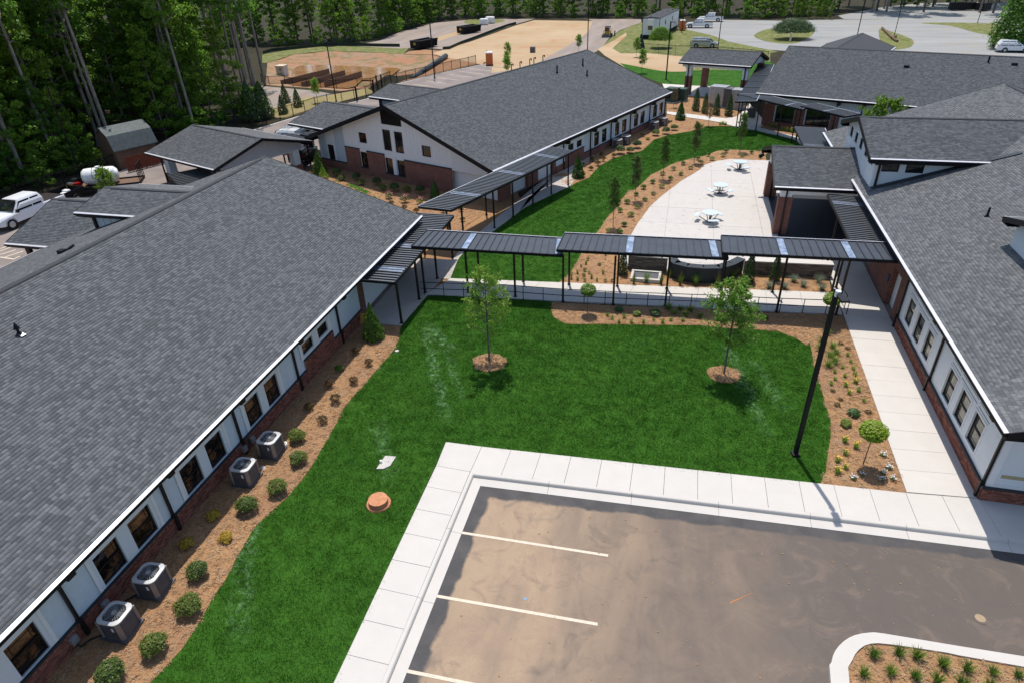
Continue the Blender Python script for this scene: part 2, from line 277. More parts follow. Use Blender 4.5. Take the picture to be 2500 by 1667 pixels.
# ------------------------------------------------------------------ object helpers
def tag(o, label=None, cat=None, group=None, kind=None):
    if label: o['label'] = label
    if cat: o['category'] = cat
    if group: o['group'] = group
    if kind: o['kind'] = kind
    return o
def thing(name, label, cat, loc=(0, 0, 0), rz=0.0, group=None):
    o = bpy.data.objects.new(name, None); o.empty_display_size = 0.3; col.objects.link(o)
    o.location = loc; o.rotation_euler = (0, 0, rz); return tag(o, label, cat, group)
def copy_tree(o, parent=None):
    c = o.copy(); col.objects.link(c)
    if parent is not None: c.parent = parent
    for ch in list(o.children): copy_tree(ch, c)
    return c
AUTO = {'white_trim', 'groove', 'sill_flashing'}
class MB:
    def __init__(s, off=(0, 0, 0)): s.v = []; s.f = []; s.off = Vector(off); s.sh = []
    def add(s, vs, fs, sh=None):
        n = len(s.v); s.v.extend(vs); s.f.extend([tuple(i+n for i in f) for f in fs])
        if sh is not None: s.sh.extend([sh]*len(fs))
    def box(s, x0, x1, y0, y1, z0, z1, sh=None):
        s.add([(x0, y0, z0), (x1, y0, z0), (x1, y1, z0), (x0, y1, z0), (x0, y0, z1), (x1, y0, z1), (x1, y1, z1), (x0, y1, z1)],
              [(3, 2, 1, 0), (4, 5, 6, 7), (0, 1, 5, 4), (1, 2, 6, 5), (2, 3, 7, 6), (3, 0, 4, 7)], sh); return s
    def cbox(s, c, d, ax=None, sh=None):
        c = Vector(c); ax = ax or (Vector((1, 0, 0)), Vector((0, 1, 0)), Vector((0, 0, 1)))
        vs = []
        for kz in (-.5, .5):
            for kx, ky in ((-.5, -.5), (.5, -.5), (.5, .5), (-.5, .5)): vs.append(tuple(c+ax[0]*d[0]*kx+ax[1]*d[1]*ky+ax[2]*d[2]*kz))
        s.add(vs, [(3, 2, 1, 0), (4, 5, 6, 7), (0, 1, 5, 4), (1, 2, 6, 5), (2, 3, 7, 6), (3, 0, 4, 7)], sh); return s
    def bar(s, a, b, w, h=None, up=(0, 0, 1)):
        a = Vector(a); b = Vector(b); d = b-a; L = d.length; d.normalize(); h = h or w; up = Vector(up)
        if abs(d.dot(up)) > .99: up = Vector((0, 1, 0))
        x = d.cross(up).normalized(); z = x.cross(d).normalized(); s.cbox((a+b)/2, (w, L, h), (x, d, z)); return s
    def cyl(s, a, b, r0, r1=None, n=8, cap=True):
        a = Vector(a); b = Vector(b); r1 = r0 if r1 is None else r1; d = (b-a).normalized()
        u = d.cross(Vector((0, 0, 1)) if abs(d.z) < .95 else Vector((1, 0, 0))).normalized(); w = d.cross(u)
        vs = [tuple(a+(u*math.cos(2*PI*i/n)+w*math.sin(2*PI*i/n))*r0) for i in range(n)]+[tuple(b+(u*math.cos(2*PI*i/n)+w*math.sin(2*PI*i/n))*r1) for i in range(n)]
        fs = [(i, (i+1) % n, n+(i+1) % n, n+i) for i in range(n)]
        if cap: fs += [tuple(range(n))[::-1], tuple(range(n, 2*n))]
        s.add(vs, fs); return s
    def tube(s, pts, r, n=6):
        for a, b in zip(pts[:-1], pts[1:]): s.cyl(a, b, r, r, n)
        return s
    def poly(s, pts): s.add([tuple(p) for p in pts], [tuple(range(len(pts)))]); return s
    def prism(s, poly, z0, z1):
        n = len(poly); s.add([(x, y, z0) for x, y in poly]+[(x, y, z1) for x, y in poly],
            [tuple(range(n))[::-1], tuple(range(n, 2*n))]+[(i, (i+1) % n, n+(i+1) % n, n+i) for i in range(n)]); return s
    def extr(s, pts, vec):  # extrude planar 3d polygon along vec
        n = len(pts); v = Vector(vec); s.add([tuple(p) for p in pts]+[tuple(Vector(p)+v) for p in pts],
            [tuple(range(n))[::-1], tuple(range(n, 2*n))]+[(i, (i+1) % n, n+(i+1) % n, n+i) for i in range(n)]); return s
    def obj(s, name, m, parent=None, smooth=False, kind=None, bev=0):
        if name in AUTO and len(s.v) > 8 and len(s.v) % 8 == 0 and len(s.f)*8 == len(s.v)*6:
            for i in range(len(s.v)//8):
                q = MB(s.off); q.v = s.v[8*i:8*i+8]; q.f = [tuple(v-8*i for v in f) for f in s.f[6*i:6*i+6]]; o = q.obj(name, m, parent)
            return o
        me = bpy.data.meshes.new(name); o3 = s.off
        me.from_pydata([(x-o3.x, y-o3.y, z-o3.z) for x, y, z in s.v], [], s.f)
        me.materials.append(m)
        if s.sh and len(s.sh) == len(s.f):
            at = me.attributes.new('shade', 'FLOAT', 'FACE'); at.data.foreach_set('value', s.sh)
        if smooth: me.polygons.foreach_set('use_smooth', [True]*len(me.polygons))
        me.update(); o = bpy.data.objects.new(name, me); col.objects.link(o)
        if parent is not None: o.parent = parent
        else: o.location = s.off
        if kind: o['kind'] = kind
        if bev:
            b = o.modifiers.new('bevel', 'BEVEL'); b.width = bev; b.segments = 2; b.limit_method = 'ANGLE'
        return o
def npobj(name, V, F, m, parent=None, shade=None, kind=None):
    """V (n,3), F (m,4) quads"""
    me = bpy.data.meshes.new(name); nf, kk = F.shape
    me.vertices.add(len(V)); me.vertices.foreach_set('co', np.asarray(V, np.float32).ravel())
    me.loops.add(nf*kk); me.loops.foreach_set('vertex_index', F.astype(np.int32).ravel())
    me.polygons.add(nf); me.polygons.foreach_set('loop_start', np.arange(0, nf*kk, kk, dtype=np.int32))
    me.polygons.foreach_set('loop_total', np.full(nf, kk, np.int32)); me.materials.append(m)
    if shade is not None:
        at = me.attributes.new('shade', 'FLOAT', 'FACE'); at.data.foreach_set('value', np.asarray(shade, np.float32))
    me.update(calc_edges=True); me.validate()
    o = bpy.data.objects.new(name, me); col.objects.link(o)
    if parent is not None: o.parent = parent
    if kind: o['kind'] = kind
    return o
def ccw(p):
    p = [tuple(q) for q in p]; a = sum(p[i][0]*p[(i+1) % len(p)][1]-p[(i+1) % len(p)][0]*p[i][1] for i in range(len(p))); return p if a > 0 else p[::-1]
def sheet(name, poly, z, m, holes=(), kind='structure', parent=None, label=None):
    poly = ccw(poly); holes = [ccw(h) for h in holes]
    vs = [Vector(p) for p in poly]; faces = [list(range(len(poly)))]
    for h in holes:
        faces.append(list(range(len(vs), len(vs)+len(h)))); vs += [Vector(p) for p in h]
    v, e, f, ov, oe, of = delaunay_2d_cdt(vs, [], faces, 1, 1e-5)
    fs = [t for t, o in zip(f, of) if 0 in o and not any(i in o for i in range(1, len(faces)))]
    me = bpy.data.meshes.new(name); me.from_pydata([(p.x, p.y, z) for p in v], [], [list(t) for t in fs]); me.materials.append(m); me.update()
    if len(me.polygons) and me.polygons[0].normal.z < 0: me.flip_normals()
    o = bpy.data.objects.new(name, me); col.objects.link(o)
    if parent is not None: o.parent = parent
    if kind: o['kind'] = kind
    return o
def smooth_poly(pts, n=4, closed=True):
    """Catmull-Rom through the outline so bed edges curve"""
    P = np.array(pts, float); N = len(P); out = []
    for i in range(N if closed else N-1):
        a, b, c, d = (P[(i-1) % N], P[i], P[(i+1) % N], P[(i+2) % N]) if closed else (P[max(i-1, 0)], P[i], P[i+1], P[min(i+2, N-1)])
        for t in np.arange(n)/n:
            out.append(tuple(0.5*((2*b)+(-a+c)*t+(2*a-5*b+4*c-d)*t*t+(-a+3*b-3*c+d)*t**3)))
    if not closed: out.append(tuple(P[-1]))
    return out
ORD = ['first', 'second', 'third', 'fourth', 'fifth', 'sixth', 'seventh', 'eighth', 'ninth', 'tenth', 'eleventh', 'twelfth', 'thirteenth', 'fourteenth', 'fifteenth', 'sixteenth', 'seventeenth', 'eighteenth', 'nineteenth', 'twentieth', 'twenty-first', 'twenty-second', 'twenty-third', 'twenty-fourth', 'twenty-fifth', 'twenty-sixth', 'twenty-seventh', 'twenty-eighth', 'twenty-ninth', 'thirtieth']
A_B = R(21.3)
def uv(u, v): return (u*math.cos(A_B)+v*math.sin(A_B), -u*math.sin(A_B)+v*math.cos(A_B))
# ------------------------------------------------------------------ ground, lawns, beds, paving
EDGE_A = [(-13.9, -2.0), (-13.7, 3.0)]+[(-13.73, 8.1), (-13.51, 9.31), (-13.59, 10.26), (-13.74, 11.17), (-13.75, 11.87), (-13.92, 12.69), (-14.12, 14.15), (-13.98, 14.93)]+[(-13.72, 15.86), (-13.65, 17.07), (-13.69, 17.96), (-13.81, 19.05), (-13.96, 20.49), (-14.17, 21.65), (-14.12, 22.84), (-14.03, 23.48), (-13.96, 25.38), (-13.86, 26.1), (-13.83, 26.84), (-14.0, 27.95), (-14.38, 29.23)]
SLABL = [(-14.45, 29.39), (-14.6, 31.27), (-14.67, 32.67), (-14.44, 33.2)]
WALKF = [(-9.54, 33.8), (-6.55, 33.76)]
BEDC = [(-6.4, 32.79), (-6.09, 31.97), (-5.52, 31.5), (-5.08, 31.38), (-3.33, 31.71), (-0.67, 32.14), (1.95, 32.57), (3.25, 32.54), (6.11, 32.75)]+[(6.18, 32.64), (6.93, 32.14), (7.39, 31.48)]+[(7.58, 31.97), (7.55, 30.87), (7.47, 28.94), (7.55, 27.9), (7.55, 26.44), (7.6, 25.18), (7.41, 23.96), (7.18, 23.03), (6.89, 21.7), (6.58, 20.94)]
parking_hole = [(-7.05, -6), (-6.92, 9.6), (-7.03, 18.73), (4.88, 19.22), (12.99, 19.47), (40, 20.6), (40, -6)]
basin = [(-79.54, 120.41), (-80.08, 131.15), (-75.0, 136.34), (-60.5, 133.4)]+[(-55.77, 131.82), (-49.31, 131.17), (-45.78, 127.88), (-44.35, 110.68), (-46.88, 107.57)]+[(-49.52, 108.08), (-47.38, 97.1), (-50.98, 94.61), (-57.4, 96.66), (-63.59, 97.77), (-66.44, 98.71)]
far = [(-400, -60), (400, -60), (400, 520), (-400, 520)]
sheet('ground', far, -0.03, MT['forestfloor'], holes=[parking_hole, basin])
lawn_main = EDGE_A+SLABL+WALKF+BEDC+[(5.03, 20.83), (-1.2, 20.5), (-8.62, 20.3), (-8.45, 14), (-8.35, 9.33), (-8.2, -2)]
sheet('lawn', lawn_main, 0.0, MT['lawn'])
NL = [(-14.27, 35.56), (-14.45, 37.31), (-14.41, 39.55), (-13.73, 41.4), (-13.06, 43.6), (-12.0, 48.16)]+[(-13.22, 44.31), (-12.66, 46.57), (-11.73, 49.33), (-10.2, 52.88), (-9.09, 55.0)]
NT_ = [(-8.63, 56.18), (-7.76, 57.71), (-7.52, 59.96), (-7.27, 61.55), (-6.29, 64.14), (-4.9, 65.83), (-3.79, 67.08), (-3.23, 69.46), (-2.85, 71.46), (-1.42, 73.66), (0.48, 75.2), (1.77, 76.42), (2.43, 77.89), (3.75, 78.31), (5.71, 77.95), (6.94, 76.71), (8.1, 75.25)]+[(6.62, 76.95), (8.37, 76.6), (9.85, 74.94), (11.17, 73.58), (12.2, 71.32)]
PB = [(8.47, 68.39), (6.64, 68.38)]+[(7.98, 68.54), (6.49, 68.58), (4.75, 68.59), (3.57, 68.0), (2.39, 66.11), (1.24, 65.12), (-0.42, 63.26), (-1.65, 60.77), (-2.43, 59.18), (-3.0, 56.64), (-3.57, 54.65)]+[(-3.89, 54.77), (-4.35, 52.22), (-4.53, 50.16), (-4.97, 48.19), (-5.18, 46.11), (-5.38, 44.87), (-5.64, 42.98), (-5.9, 41.21), (-5.99, 39.18), (-6.17, 37.83), (-6.4, 36.88), (-6.69, 36.3)]
WB = [(-6.69, 36.3), (-1.78, 36.59), (3.08, 36.97), (6.53, 37.48)]+[(9.54, 37.87)]
WFR = [(-6.55, 33.76), (-2.91, 33.97), (2.96, 34.61)]+[(5.06, 34.6), (9.71, 35.21)]
lawn_north = NL+NT_+PB+[(-10.86, 35.82)]
sheet('lawn', lawn_north, 0.0, MT['lawn'])
pent = [(-30.99, 53.42), (-28.19, 52.23), (-26.05, 50.69), (-24.45, 49.18)]
sheet('lawn', [(-31.6, 53.88), (-30.61, 53.66), (-28.42, 52.72), (-26.19, 51.0), (-24.62, 49.3), (-23.79, 47.91), (-27.14, 50.04), (-30.28, 51.58)], 0.03, MT['lawn'])
lawn_w = [(-30.99, 53.42), (-29.15, 52.96), (-26.19, 51.0), (-24.45, 49.18)]+[(-22.5, 46.5), (-30, 51)]
# mulch beds
bed_a = [(-16.85, -2)]+[(-16.85, 29.3)]+[(-15.28, 29.31), (-14.45, 29.39)]+EDGE_A[::-1]
bed_c = WFR+[(9.79, 34.05)]+[(9.74, 30), (9.66, 21.05)]+BEDC[::-1]
patio_bed = PB+WB+[(9.9, 42), (9.4, 46), (8, 46.5), (8, 62), (8, 67)]+[(8.47, 68.39)]
bpx = uv(-31.45, 73.9); bp0 = uv(-31.45, 48)
b_bed = [bp0]+[(-9.09, 55.0)]+NT_[:13]+[(5.29, 78.38), (3.05, 80.52), (0.26, 81.94), (-2.05, 83.63)]+[uv(-31.45, 75.2)]
top_bed = [(-2.11, 85.04), (0.22, 83.98), (3.07, 82.61), (4.83, 81.99), (6.04, 83.04), (6.4, 84.43), (6.23, 87.53), (6.01, 93.43), (0.49, 94.69), (-0.33, 94.63), (-2.53, 94.47)]
gab_bed = [uv(-31.5, 41.4), uv(-54, 41.4), uv(-54, 34), (-30.2, 47.0), (-24, 44), (-17.5, 39.6), (-15.9, 43.5)]+[(-16.29, 42.12), (-15.51, 43.81), (-15.16, 45.51), (-14.51, 47.91)]
dbed = [(8.29, 77.9), (11.62, 74.49), (11.88, 76.52), (11.77, 78.61), (8.65, 79.8)]
sheet('ground', [(-16.8, 39), (-14, 33.2), (-12.5, 36.6), (-11.9, 40), (-11, 47), (-16, 60), uv(-53.6, 44), uv(-53.6, 33.5), (-28, 45)], -0.012, MT['mulch'])['kind'] = 'structure'
patio = [(-3.29, 41.04), (-2.86, 44.93), (-2.56, 47.28), (-1.9, 50.99), (-1.08, 53.77), (0.29, 57.7), (1.83, 61.14)]+[(2.38, 63.04), (3.5, 64.38), (4.64, 65.14), (7.95, 65.09)]+[(8.4, 65.1), (12.2, 58), (12.2, 46), (9.7, 46), (9.7, 40.1), (-2.6, 39.2)]
beds = [('mulch_bed', bed_a), ('mulch_bed', bed_c), ('mulch_bed', patio_bed), ('mulch_bed', b_bed), ('mulch_bed', top_bed), ('mulch_bed', gab_bed), ('mulch_bed', dbed)]
def relief_bed(poly, z, h=0.05, step=0.22, low=None):
    """bed surface as a fine mesh with low humps, its rim pinned to the ground"""
    poly = ccw(poly); P = np.array(poly); x0, y0 = P.min(0); x1, y1 = P.max(0)
    xs = np.arange(x0, x1, step); ys = np.arange(y0, y1, step); gx, gy = np.meshgrid(xs, ys); pts = np.c_[gx.ravel(), gy.ravel()]+rng.uniform(-.3, .3, (gx.size, 2))*step
    ins = np.zeros(len(pts), bool); dmin = np.full(len(pts), 9.0)
    for i in range(len(P)):
        a, b = P[i], P[(i+1) % len(P)]
        cnd = ((a[1] > pts[:, 1]) != (b[1] > pts[:, 1]))
        with np.errstate(divide='ignore', invalid='ignore'): xi = a[0]+(pts[:, 1]-a[1])*(b[0]-a[0])/(b[1]-a[1]+1e-12)
        ins ^= cnd & (pts[:, 0] < xi)
        ab = b-a; t = np.clip(((pts-a)@ab)/(ab@ab+1e-12), 0, 1); dmin = np.minimum(dmin, np.hypot(*(pts-a-t[:, None]*ab).T))
    ok = ins & (dmin > step*0.45); pts = pts[ok]; dm = dmin[ok]
    vs = [Vector(p) for p in poly]+[Vector(p) for p in pts]
    v, e, f, ov, oe, of = delaunay_2d_cdt(vs, [], [list(range(len(poly)))], 1, 1e-5)
    zz = {i: 0 for i in range(len(v))}
    V = []
    for i, p in enumerate(v):
        o = ov[i][0] if ov[i] else 0
        if o < len(poly): V.append((p.x, p.y, z))
        else:
            d = dm[o-len(poly)]
            if low is not None and inpoly((p.x, p.y), low): V.append((p.x, p.y, z)); continue
            V.append((p.x, p.y, z+h*min(1, d/0.5)*(0.55+0.45*math.sin(p.x*2.1+math.sin(p.y*1.7)*2))+random.uniform(-.012, .012)))
    return V, [tuple(t) for t in f]
bed_objs = []
def inpoly(q, P):
    c = False
    for i in range(len(P)):
        a, b = P[i], P[(i+1) % len(P)]
        if (a[1] > q[1]) != (b[1] > q[1]) and q[0] < a[0]+(q[1]-a[1])*(b[0]-a[0])/(b[1]-a[1]): c = not c
    return c
for i, (nm, P) in enumerate(beds):
    V, F = relief_bed(P, 0.012+0.001*i, 0.035, 0.25 if i < 3 else 0.45, patio if i == 2 else None)
    me = bpy.data.meshes.new('mulch_bed'); me.from_pydata(V, [], F); me.materials.append(MT['mulch']); me.update()
    if me.polygons[0].normal.z < 0: me.flip_normals()
    o = bpy.data.objects.new('mulch_bed', me); col.objects.link(o); o['kind'] = 'structure'; bed_objs.append(o)
# concrete slabs laid one by one
def slabs(parent, quads, m, z1=0.05, gap=0.012, name='slab', proto=None):
    for q in quads:
        c = np.mean(q, 0); p = [tuple(np.array(c)+(np.array(v)-c)*(1-gap/max(.3, np.linalg.norm(np.array(v)-c)))) for v in q]
        ix = MB(); dz = random.uniform(-.003, .003); ix.prism(p, -0.05, z1+dz)
        ix.obj(name, m, parent)
def strip_quads(a0, b0, a1, b1, n):
    """n slabs between the line a0-a1 and the line b0-b1"""
    a0, b0, a1, b1 = map(np.array, (a0, b0, a1, b1)); out = []
    for i in range(n):
        t, u = i/n, (i+1)/n; out.append([tuple(a0+(a1-a0)*t), tuple(a0+(a1-a0)*u), tuple(b0+(b1-b0)*u), tuple(b0+(b1-b0)*t)])
    return out
sw = bpy.data.objects.new('sidewalk', None); col.objects.link(sw); sw['kind'] = 'structure'
slabs(sw, strip_quads((-8.62, 20.3), (-7.03, 18.73), (-8.62, 20.3), (-7.03, 18.73), 1)[:0], MT['conc'])
slabs(sw, [[(-8.62, 20.3), (-8.53, 18.78), (-7.03, 18.73), (-7.0, 20.33)]], MT['conc'])
slabs(sw, strip_quads((-8.53, 18.78), (-7.03, 18.73), (-8.1, -3.2), (-6.85, -3.2), 18), MT['conc'])
slabs(sw, strip_quads((-7.0, 20.33), (-7.03, 18.73), (9.62, 21.07), (9.66, 19.37), 13)+strip_quads((9.62, 21.07), (9.66, 19.37), (12.15, 21.3), (12.3, 19.43), 2)+strip_quads((12.15, 21.25), (12.3, 19.43), (24, 21.3), (24, 19.88), 8), MT['conc'])
sw2 = bpy.data.objects.new('sidewalk', None); col.objects.link(sw2); sw2['kind'] = 'structure'
slabs(sw2, strip_quads((9.66, 21.12), (12.16, 21.33), (9.76, 35.2), (12.16, 35.2), 11)+strip_quads((9.76, 35.2), (12.16, 35.2), (9.7, 46.2), (12.16, 46.2), 8), MT['conc'])
cw = bpy.data.objects.new('walkway', None); col.objects.link(cw); cw['kind'] = 'structure'
slabs(cw, strip_quads((-14.35, 33.27), (-13.6, 35.7), (9.7, 35.2), (9.7, 37.9), 12), MT['conc'])
aw = bpy.data.objects.new('walkway', None); col.objects.link(aw); aw['kind'] = 'structure'
slabs(aw, strip_quads((-16.9, 29.35), (-14.4, 29.4), (-16.95, 38.2), (-14.0, 38.5), 5), MT['walk'], z1=0.045)
NLr = [NL[i] for i in (0, 2, 4, 5, 6, 8, 10)]
LFT = [(-14.0, 38.5), (-14.0, 41.0), (-13.9, 43.9), uv(-31.2, 47), uv(-31.35, 50.5), uv(-31.4, 54.5), uv(-31.4, 57.5)]
slabs(aw, [[LFT[i], NLr[i], NLr[i+1], LFT[i+1]] for i in range(len(NLr)-1)]+[[(-13.6, 35.7), (-10.9, 35.8), NLr[0], (-14.0, 38.5)]], MT['walk'], z1=0.04)
slabs(aw, [[(-10.32, 55.22), (-9.86, 55.98), (-9.19, 55.59), (-8.99, 55.08), (-9.5, 54.87)]], MT['walk'], z1=0.045)
# patio
po = bpy.data.objects.new('patio', None); col.objects.link(po); po['kind'] = 'structure'
def clip(poly, x0, x1, y0, y1):
    for ax, s_, c in ((0, 1, x0), (0, -1, x1), (1, 1, y0), (1, -1, y1)):
        out = []
        for i in range(len(poly)):
            p, q = poly[i], poly[(i+1) % len(poly)]; a, b = (p[ax]-c)*s_, (q[ax]-c)*s_
            if a >= 0: out.append(p)
            if (a >= 0) != (b >= 0): t = a/(a-b); out.append((p[0]+(q[0]-p[0])*t, p[1]+(q[1]-p[1])*t))
        poly = out
        if not poly: return []
    return poly
for ix in range(-2, 5):
    for iy in range(11, 20):
        q = clip(patio, ix*3.4-.5, ix*3.4+2.9, iy*3.4, iy*3.4+3.4)
        if len(q) > 2: slabs(po, [q], MT['patio'], z1=0.055, gap=0.012)
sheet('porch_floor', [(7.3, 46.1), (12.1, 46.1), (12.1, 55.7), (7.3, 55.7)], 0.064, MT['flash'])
# paths by the far building
pa = bpy.data.objects.new('footpath', None); col.objects.link(pa); pa['kind'] = 'structure'
for q in ([('x', 0)],): pass
PT = [(-2.11, 84.95), (-0.9, 84.52), (0.22, 83.95), (1.63, 83.37), (3.07, 82.61), (4.83, 81.99), (6.04, 83.04), (6.38, 84.1), (7.2, 87.33), (7.86, 90.39)]
PBm = [(-2.05, 83.77), (-0.85, 82.83), (0.26, 82.07), (1.64, 81.41), (3.05, 80.65), (4.47, 79.53), (5.29, 78.43)]+[(7.75, 76.7), (8.78, 79.47), (8.94, 81.59)]
slabs(pa, [[PT[i], PT[i+1], PBm[i+1], PBm[i]] for i in range(9)], MT['conc'], z1=0.04)
slabs(pa, [[(7.75, 76.7), (8.78, 79.47), (8.29, 77.9), (9.75, 76.28), (11.62, 74.49), (11.47, 73.14), (9.83, 74.74), (8.65, 75.69)]], MT['conc'], z1=0.042)
slabs(pa, [[(11.47, 73.14), (11.62, 74.49), (14.1, 70.92), (11.85, 70.37)]], MT['conc'], z1=0.03)
slabs(pa, [[(-3.53, 102.99), (-2.45, 94.33), (1.69, 93.85), (6.94, 93.47), (7.61, 100.94), (0.64, 101.85)]], MT['conc'], z1=0.02)
# parking lot, curb and gutter
sheet('parking_lot', [(-7.0, -6), (-6.9, 9.6), (-7.0, 18.7), (4.88, 19.2), (12.99, 19.45), (40, 20.58), (40, -6)], -0.13, MT['asphalt'])
cg = bpy.data.objects.new('curb_and_gutter', None); col.objects.link(cg); cg['kind'] = 'structure'
def curbseg(a, b, inn, parent=cg, zb=-0.13):
    """one cast length: rounded curb top with a sloping gutter pan; inn points to the road"""
    a = Vector((*a, 0)); b = Vector((*b, 0)); n = Vector((*inn, 0)).normalized(); d = (b-a).normalized(); a = a+d*0.006; b = b-d*0.006
    prof = [(0.0, -0.2), (0.0, 0.05), (0.09, 0.052), (0.13, 0.038), (0.155, 0.0), (0.175, -0.085), (0.56, -0.115), (0.56, -0.2)]
    m = MB(); m.extr([a+n*p+Vector((0, 0, z)) for p, z in prof], b-a); return m.obj('curb', MT['conc'], parent)
for i in range(8):
    y0, y1 = 18.72-i*3.05, 18.72-(i+1)*3.05; xa, xb = -7.02+i*0.02, -7.0+i*0.02
    curbseg((xa, y0), (xb, y1), (1, 0.01))
for i in range(15):
    x0, x1 = -7.02+i*3.25, -7.02+(i+1)*3.25; f = lambda x: 18.74+(x+7.02)*0.0385
    curbseg((x0+(0.0 if i else 0.0), f(x0)), (x1, f(x1)), (0.04, -1))
for a, b in (((-6.51, 15.73), (-1.06, 15.83)), ((-6.47, 12.93), (-1.06, 13.05)), ((-6.42, 10.24), (-1.05, 10.35)), ((-6.38, 7.45), (-1.0, 7.6))):
    d = Vector(b)-Vector(a); n = Vector((-d.y, d.x)).normalized()*0.055
    o = sheet('parking_stripe', [tuple(Vector(a)-n), tuple(Vector(b)-n), tuple(Vector(b)+n), tuple(Vector(a)+n)], -0.124, MT['paint'])
MT['spray'] = plain('orange_spray', (0.40, 0.17, 0.07), 0.8, var=.3, scale=20); MT['tape'] = plain('blue_tape', (0.15, 0.32, 0.55), 0.6)
_a, _b = (3.76, 15.34), (3.04, 14.74); sheet('spray_mark', [_a, (_a[0]-.05, _a[1]-.06), _b, (_b[0]-.02, _b[1]+.05)], -0.124, MT['spray'])
_a = (-3.52, 13.47); sheet('tape_mark', [(_a[0]+.06*math.cos(t), _a[1]+.05*math.sin(t)) for t in (0, 1.2, 2.5, 3.9, 5.1)], -0.124, MT['tape'])
_m = MB((2, 15, 0)); _r = random.Random(3)
for _ in range(260):
    x, y = _r.uniform(-5.8, 12), _r.uniform(8, 17.8); s_ = _r.choice((.008, .012, .02, .03)); a = _r.uniform(0, 3.1); _m.cbox((x, y, -.128+s_*.3), (s_*2, s_, s_*.6), (Vector((math.cos(a), math.sin(a), 0)), Vector((-math.sin(a), math.cos(a), 0)), Vector((0, 0, 1))))
tag(_m.obj('gravel_bits', MT['chip'], kind='stuff'))
# planted island in the parking lot
IO = [(5.69, 12.53), (5.81, 13.19), (5.97, 13.59), (6.27, 13.98), (6.63, 14.27), (7.08, 14.46), (7.5, 14.52), (9.18, 14.55), (11.28, 14.61)]
II = [(6.2, 12.64), (6.32, 13.15), (6.51, 13.59), (6.85, 13.97), (7.25, 14.14), (7.63, 14.18), (9.16, 14.25), (11.15, 14.25)]
isl = bpy.data.objects.new('curb_island', None); col.objects.link(isl); isl['kind'] = 'structure'
oo = [(5.75, 8.5)]+IO+[(24, 15.0)]; ii = [(6.25, 8.5)]+II[:1]+[II[1]]+II[2:]+[(24, 14.6)]
oo = smooth_poly(oo[:1]+oo[1:], 2, False); ii = smooth_poly(ii, 2, False)
m = MB(); k = min(len(oo), len(ii))
def near(P, q): return min(P, key=lambda p: (p[0]-q[0])**2+(p[1]-q[1])**2)
for i in range(len(oo)-1):
    a, b = oo[i], oo[i+1]; c, d = near(ii, b), near(ii, a); m.prism([a, b, c, d] if c != d else [a, b, c], -0.14, 0.05)
m.obj('curb', MT['conc'], isl)
V, F = relief_bed(ii+[(24, 8.5)], -0.01, 0.07, 0.2)
me = bpy.data.meshes.new('mulch_bed'); me.from_pydata(V, [], F); me.materials.append(MT['mulch']); me.update()
if me.polygons[0].normal.z < 0: me.flip_normals()
ibed = bpy.data.objects.new('mulch_bed', me); col.objects.link(ibed); ibed['kind'] = 'structure'
# mulch rings round the two lawn trees
TREE1, TREE2 = (-8.46, 26.74), (3.15, 27.94)
for c, r in ((TREE1, 0.88), (TREE2, 0.80)):
    V, F = relief_bed([(c[0]+r*math.cos(a)*(1+.06*math.sin(3*a)), c[1]+r*0.93*math.sin(a)) for a in np.linspace(0, 2*PI, 28, endpoint=False)], 0.02, 0.12, 0.12)
    me = bpy.data.meshes.new('mulch_ring'); me.from_pydata(V, [], F); me.materials.append(MT['mulch']); me.update()
    if me.polygons[0].normal.z < 0: me.flip_normals()
    o = bpy.data.objects.new('mulch_ring', me); col.objects.link(o); o['kind'] = 'structure'; bed_objs.append(o)
bed_objs.append(ibed)
# --- land behind and left
CURBL = [(-55.66, 40.6), (-55.42, 45.17), (-54.83, 49.33), (-54.53, 52.38), (-54.14, 57.7)]+[(-50.75, 69.36), (-47.75, 81.17), (-44.12, 89.07)]+[(-44.5, 99.69), (-40.95, 109.07), (-35.75, 119.3), (-34.17, 121.63)]
sheet('road', [(-62, 10), (-60, 30)]+CURBL+[(-29.57, 119.47)]+[(-24, 117), (-20, 105), uv(-40, 76), uv(-50, 60), (-30, 45), (-36, 20), (-36, 8)], -0.015, MT['road'])
curb2 = bpy.data.objects.new('road_curb', None); col.objects.link(curb2); curb2['kind'] = 'structure'
_c = [(-60.5, 30)]+CURBL
for a, b in zip(_c[:-1], _c[1:]):
    d = Vector(b)-Vector(a); n_ = max(1, round(d.length/6)); q = Vector((d.y, -d.x)).normalized()
    for i in range(n_): curbseg(tuple(Vector(a)+d*i/n_), tuple(Vector(a)+d*(i+1)/n_), tuple(q), curb2)
# stripes of the far stalls and the hatched stall left of the near building
for f0, f1 in [((-41.48, 100.43), (-37.62, 98.85)), ((-40.35, 103.45), (-36.33, 101.47)), ((-39.58, 106.25), (-35.12, 104.18)), ((-38.34, 108.95), (-33.94, 107.0)), ((-37.76, 112.23), (-32.72, 109.79)), ((-36.72, 114.88), (-31.53, 112.63)), ((-35.44, 117.9), (-30.37, 115.89))]+[((-48.96, 34.6), (-48.79, 35.33)), ((-48.57, 34.25), (-48.3, 35.2)), ((-47.93, 33.69), (-47.52, 34.64)), ((-47.13, 33.36), (-46.73, 34.57)), ((-46.16, 33.21), (-46.13, 33.73)), ((-47.52, 33.32), (-46.02, 33.17))]:
    d = Vector(f1)-Vector(f0); n = Vector((-d.y, d.x)).normalized()*0.07
    sheet('parking_stripe', [tuple(Vector(f0)-n), tuple(Vector(f1)-n), tuple(Vector(f1)+n), tuple(Vector(f0)+n)], -0.008, MT['paint'])
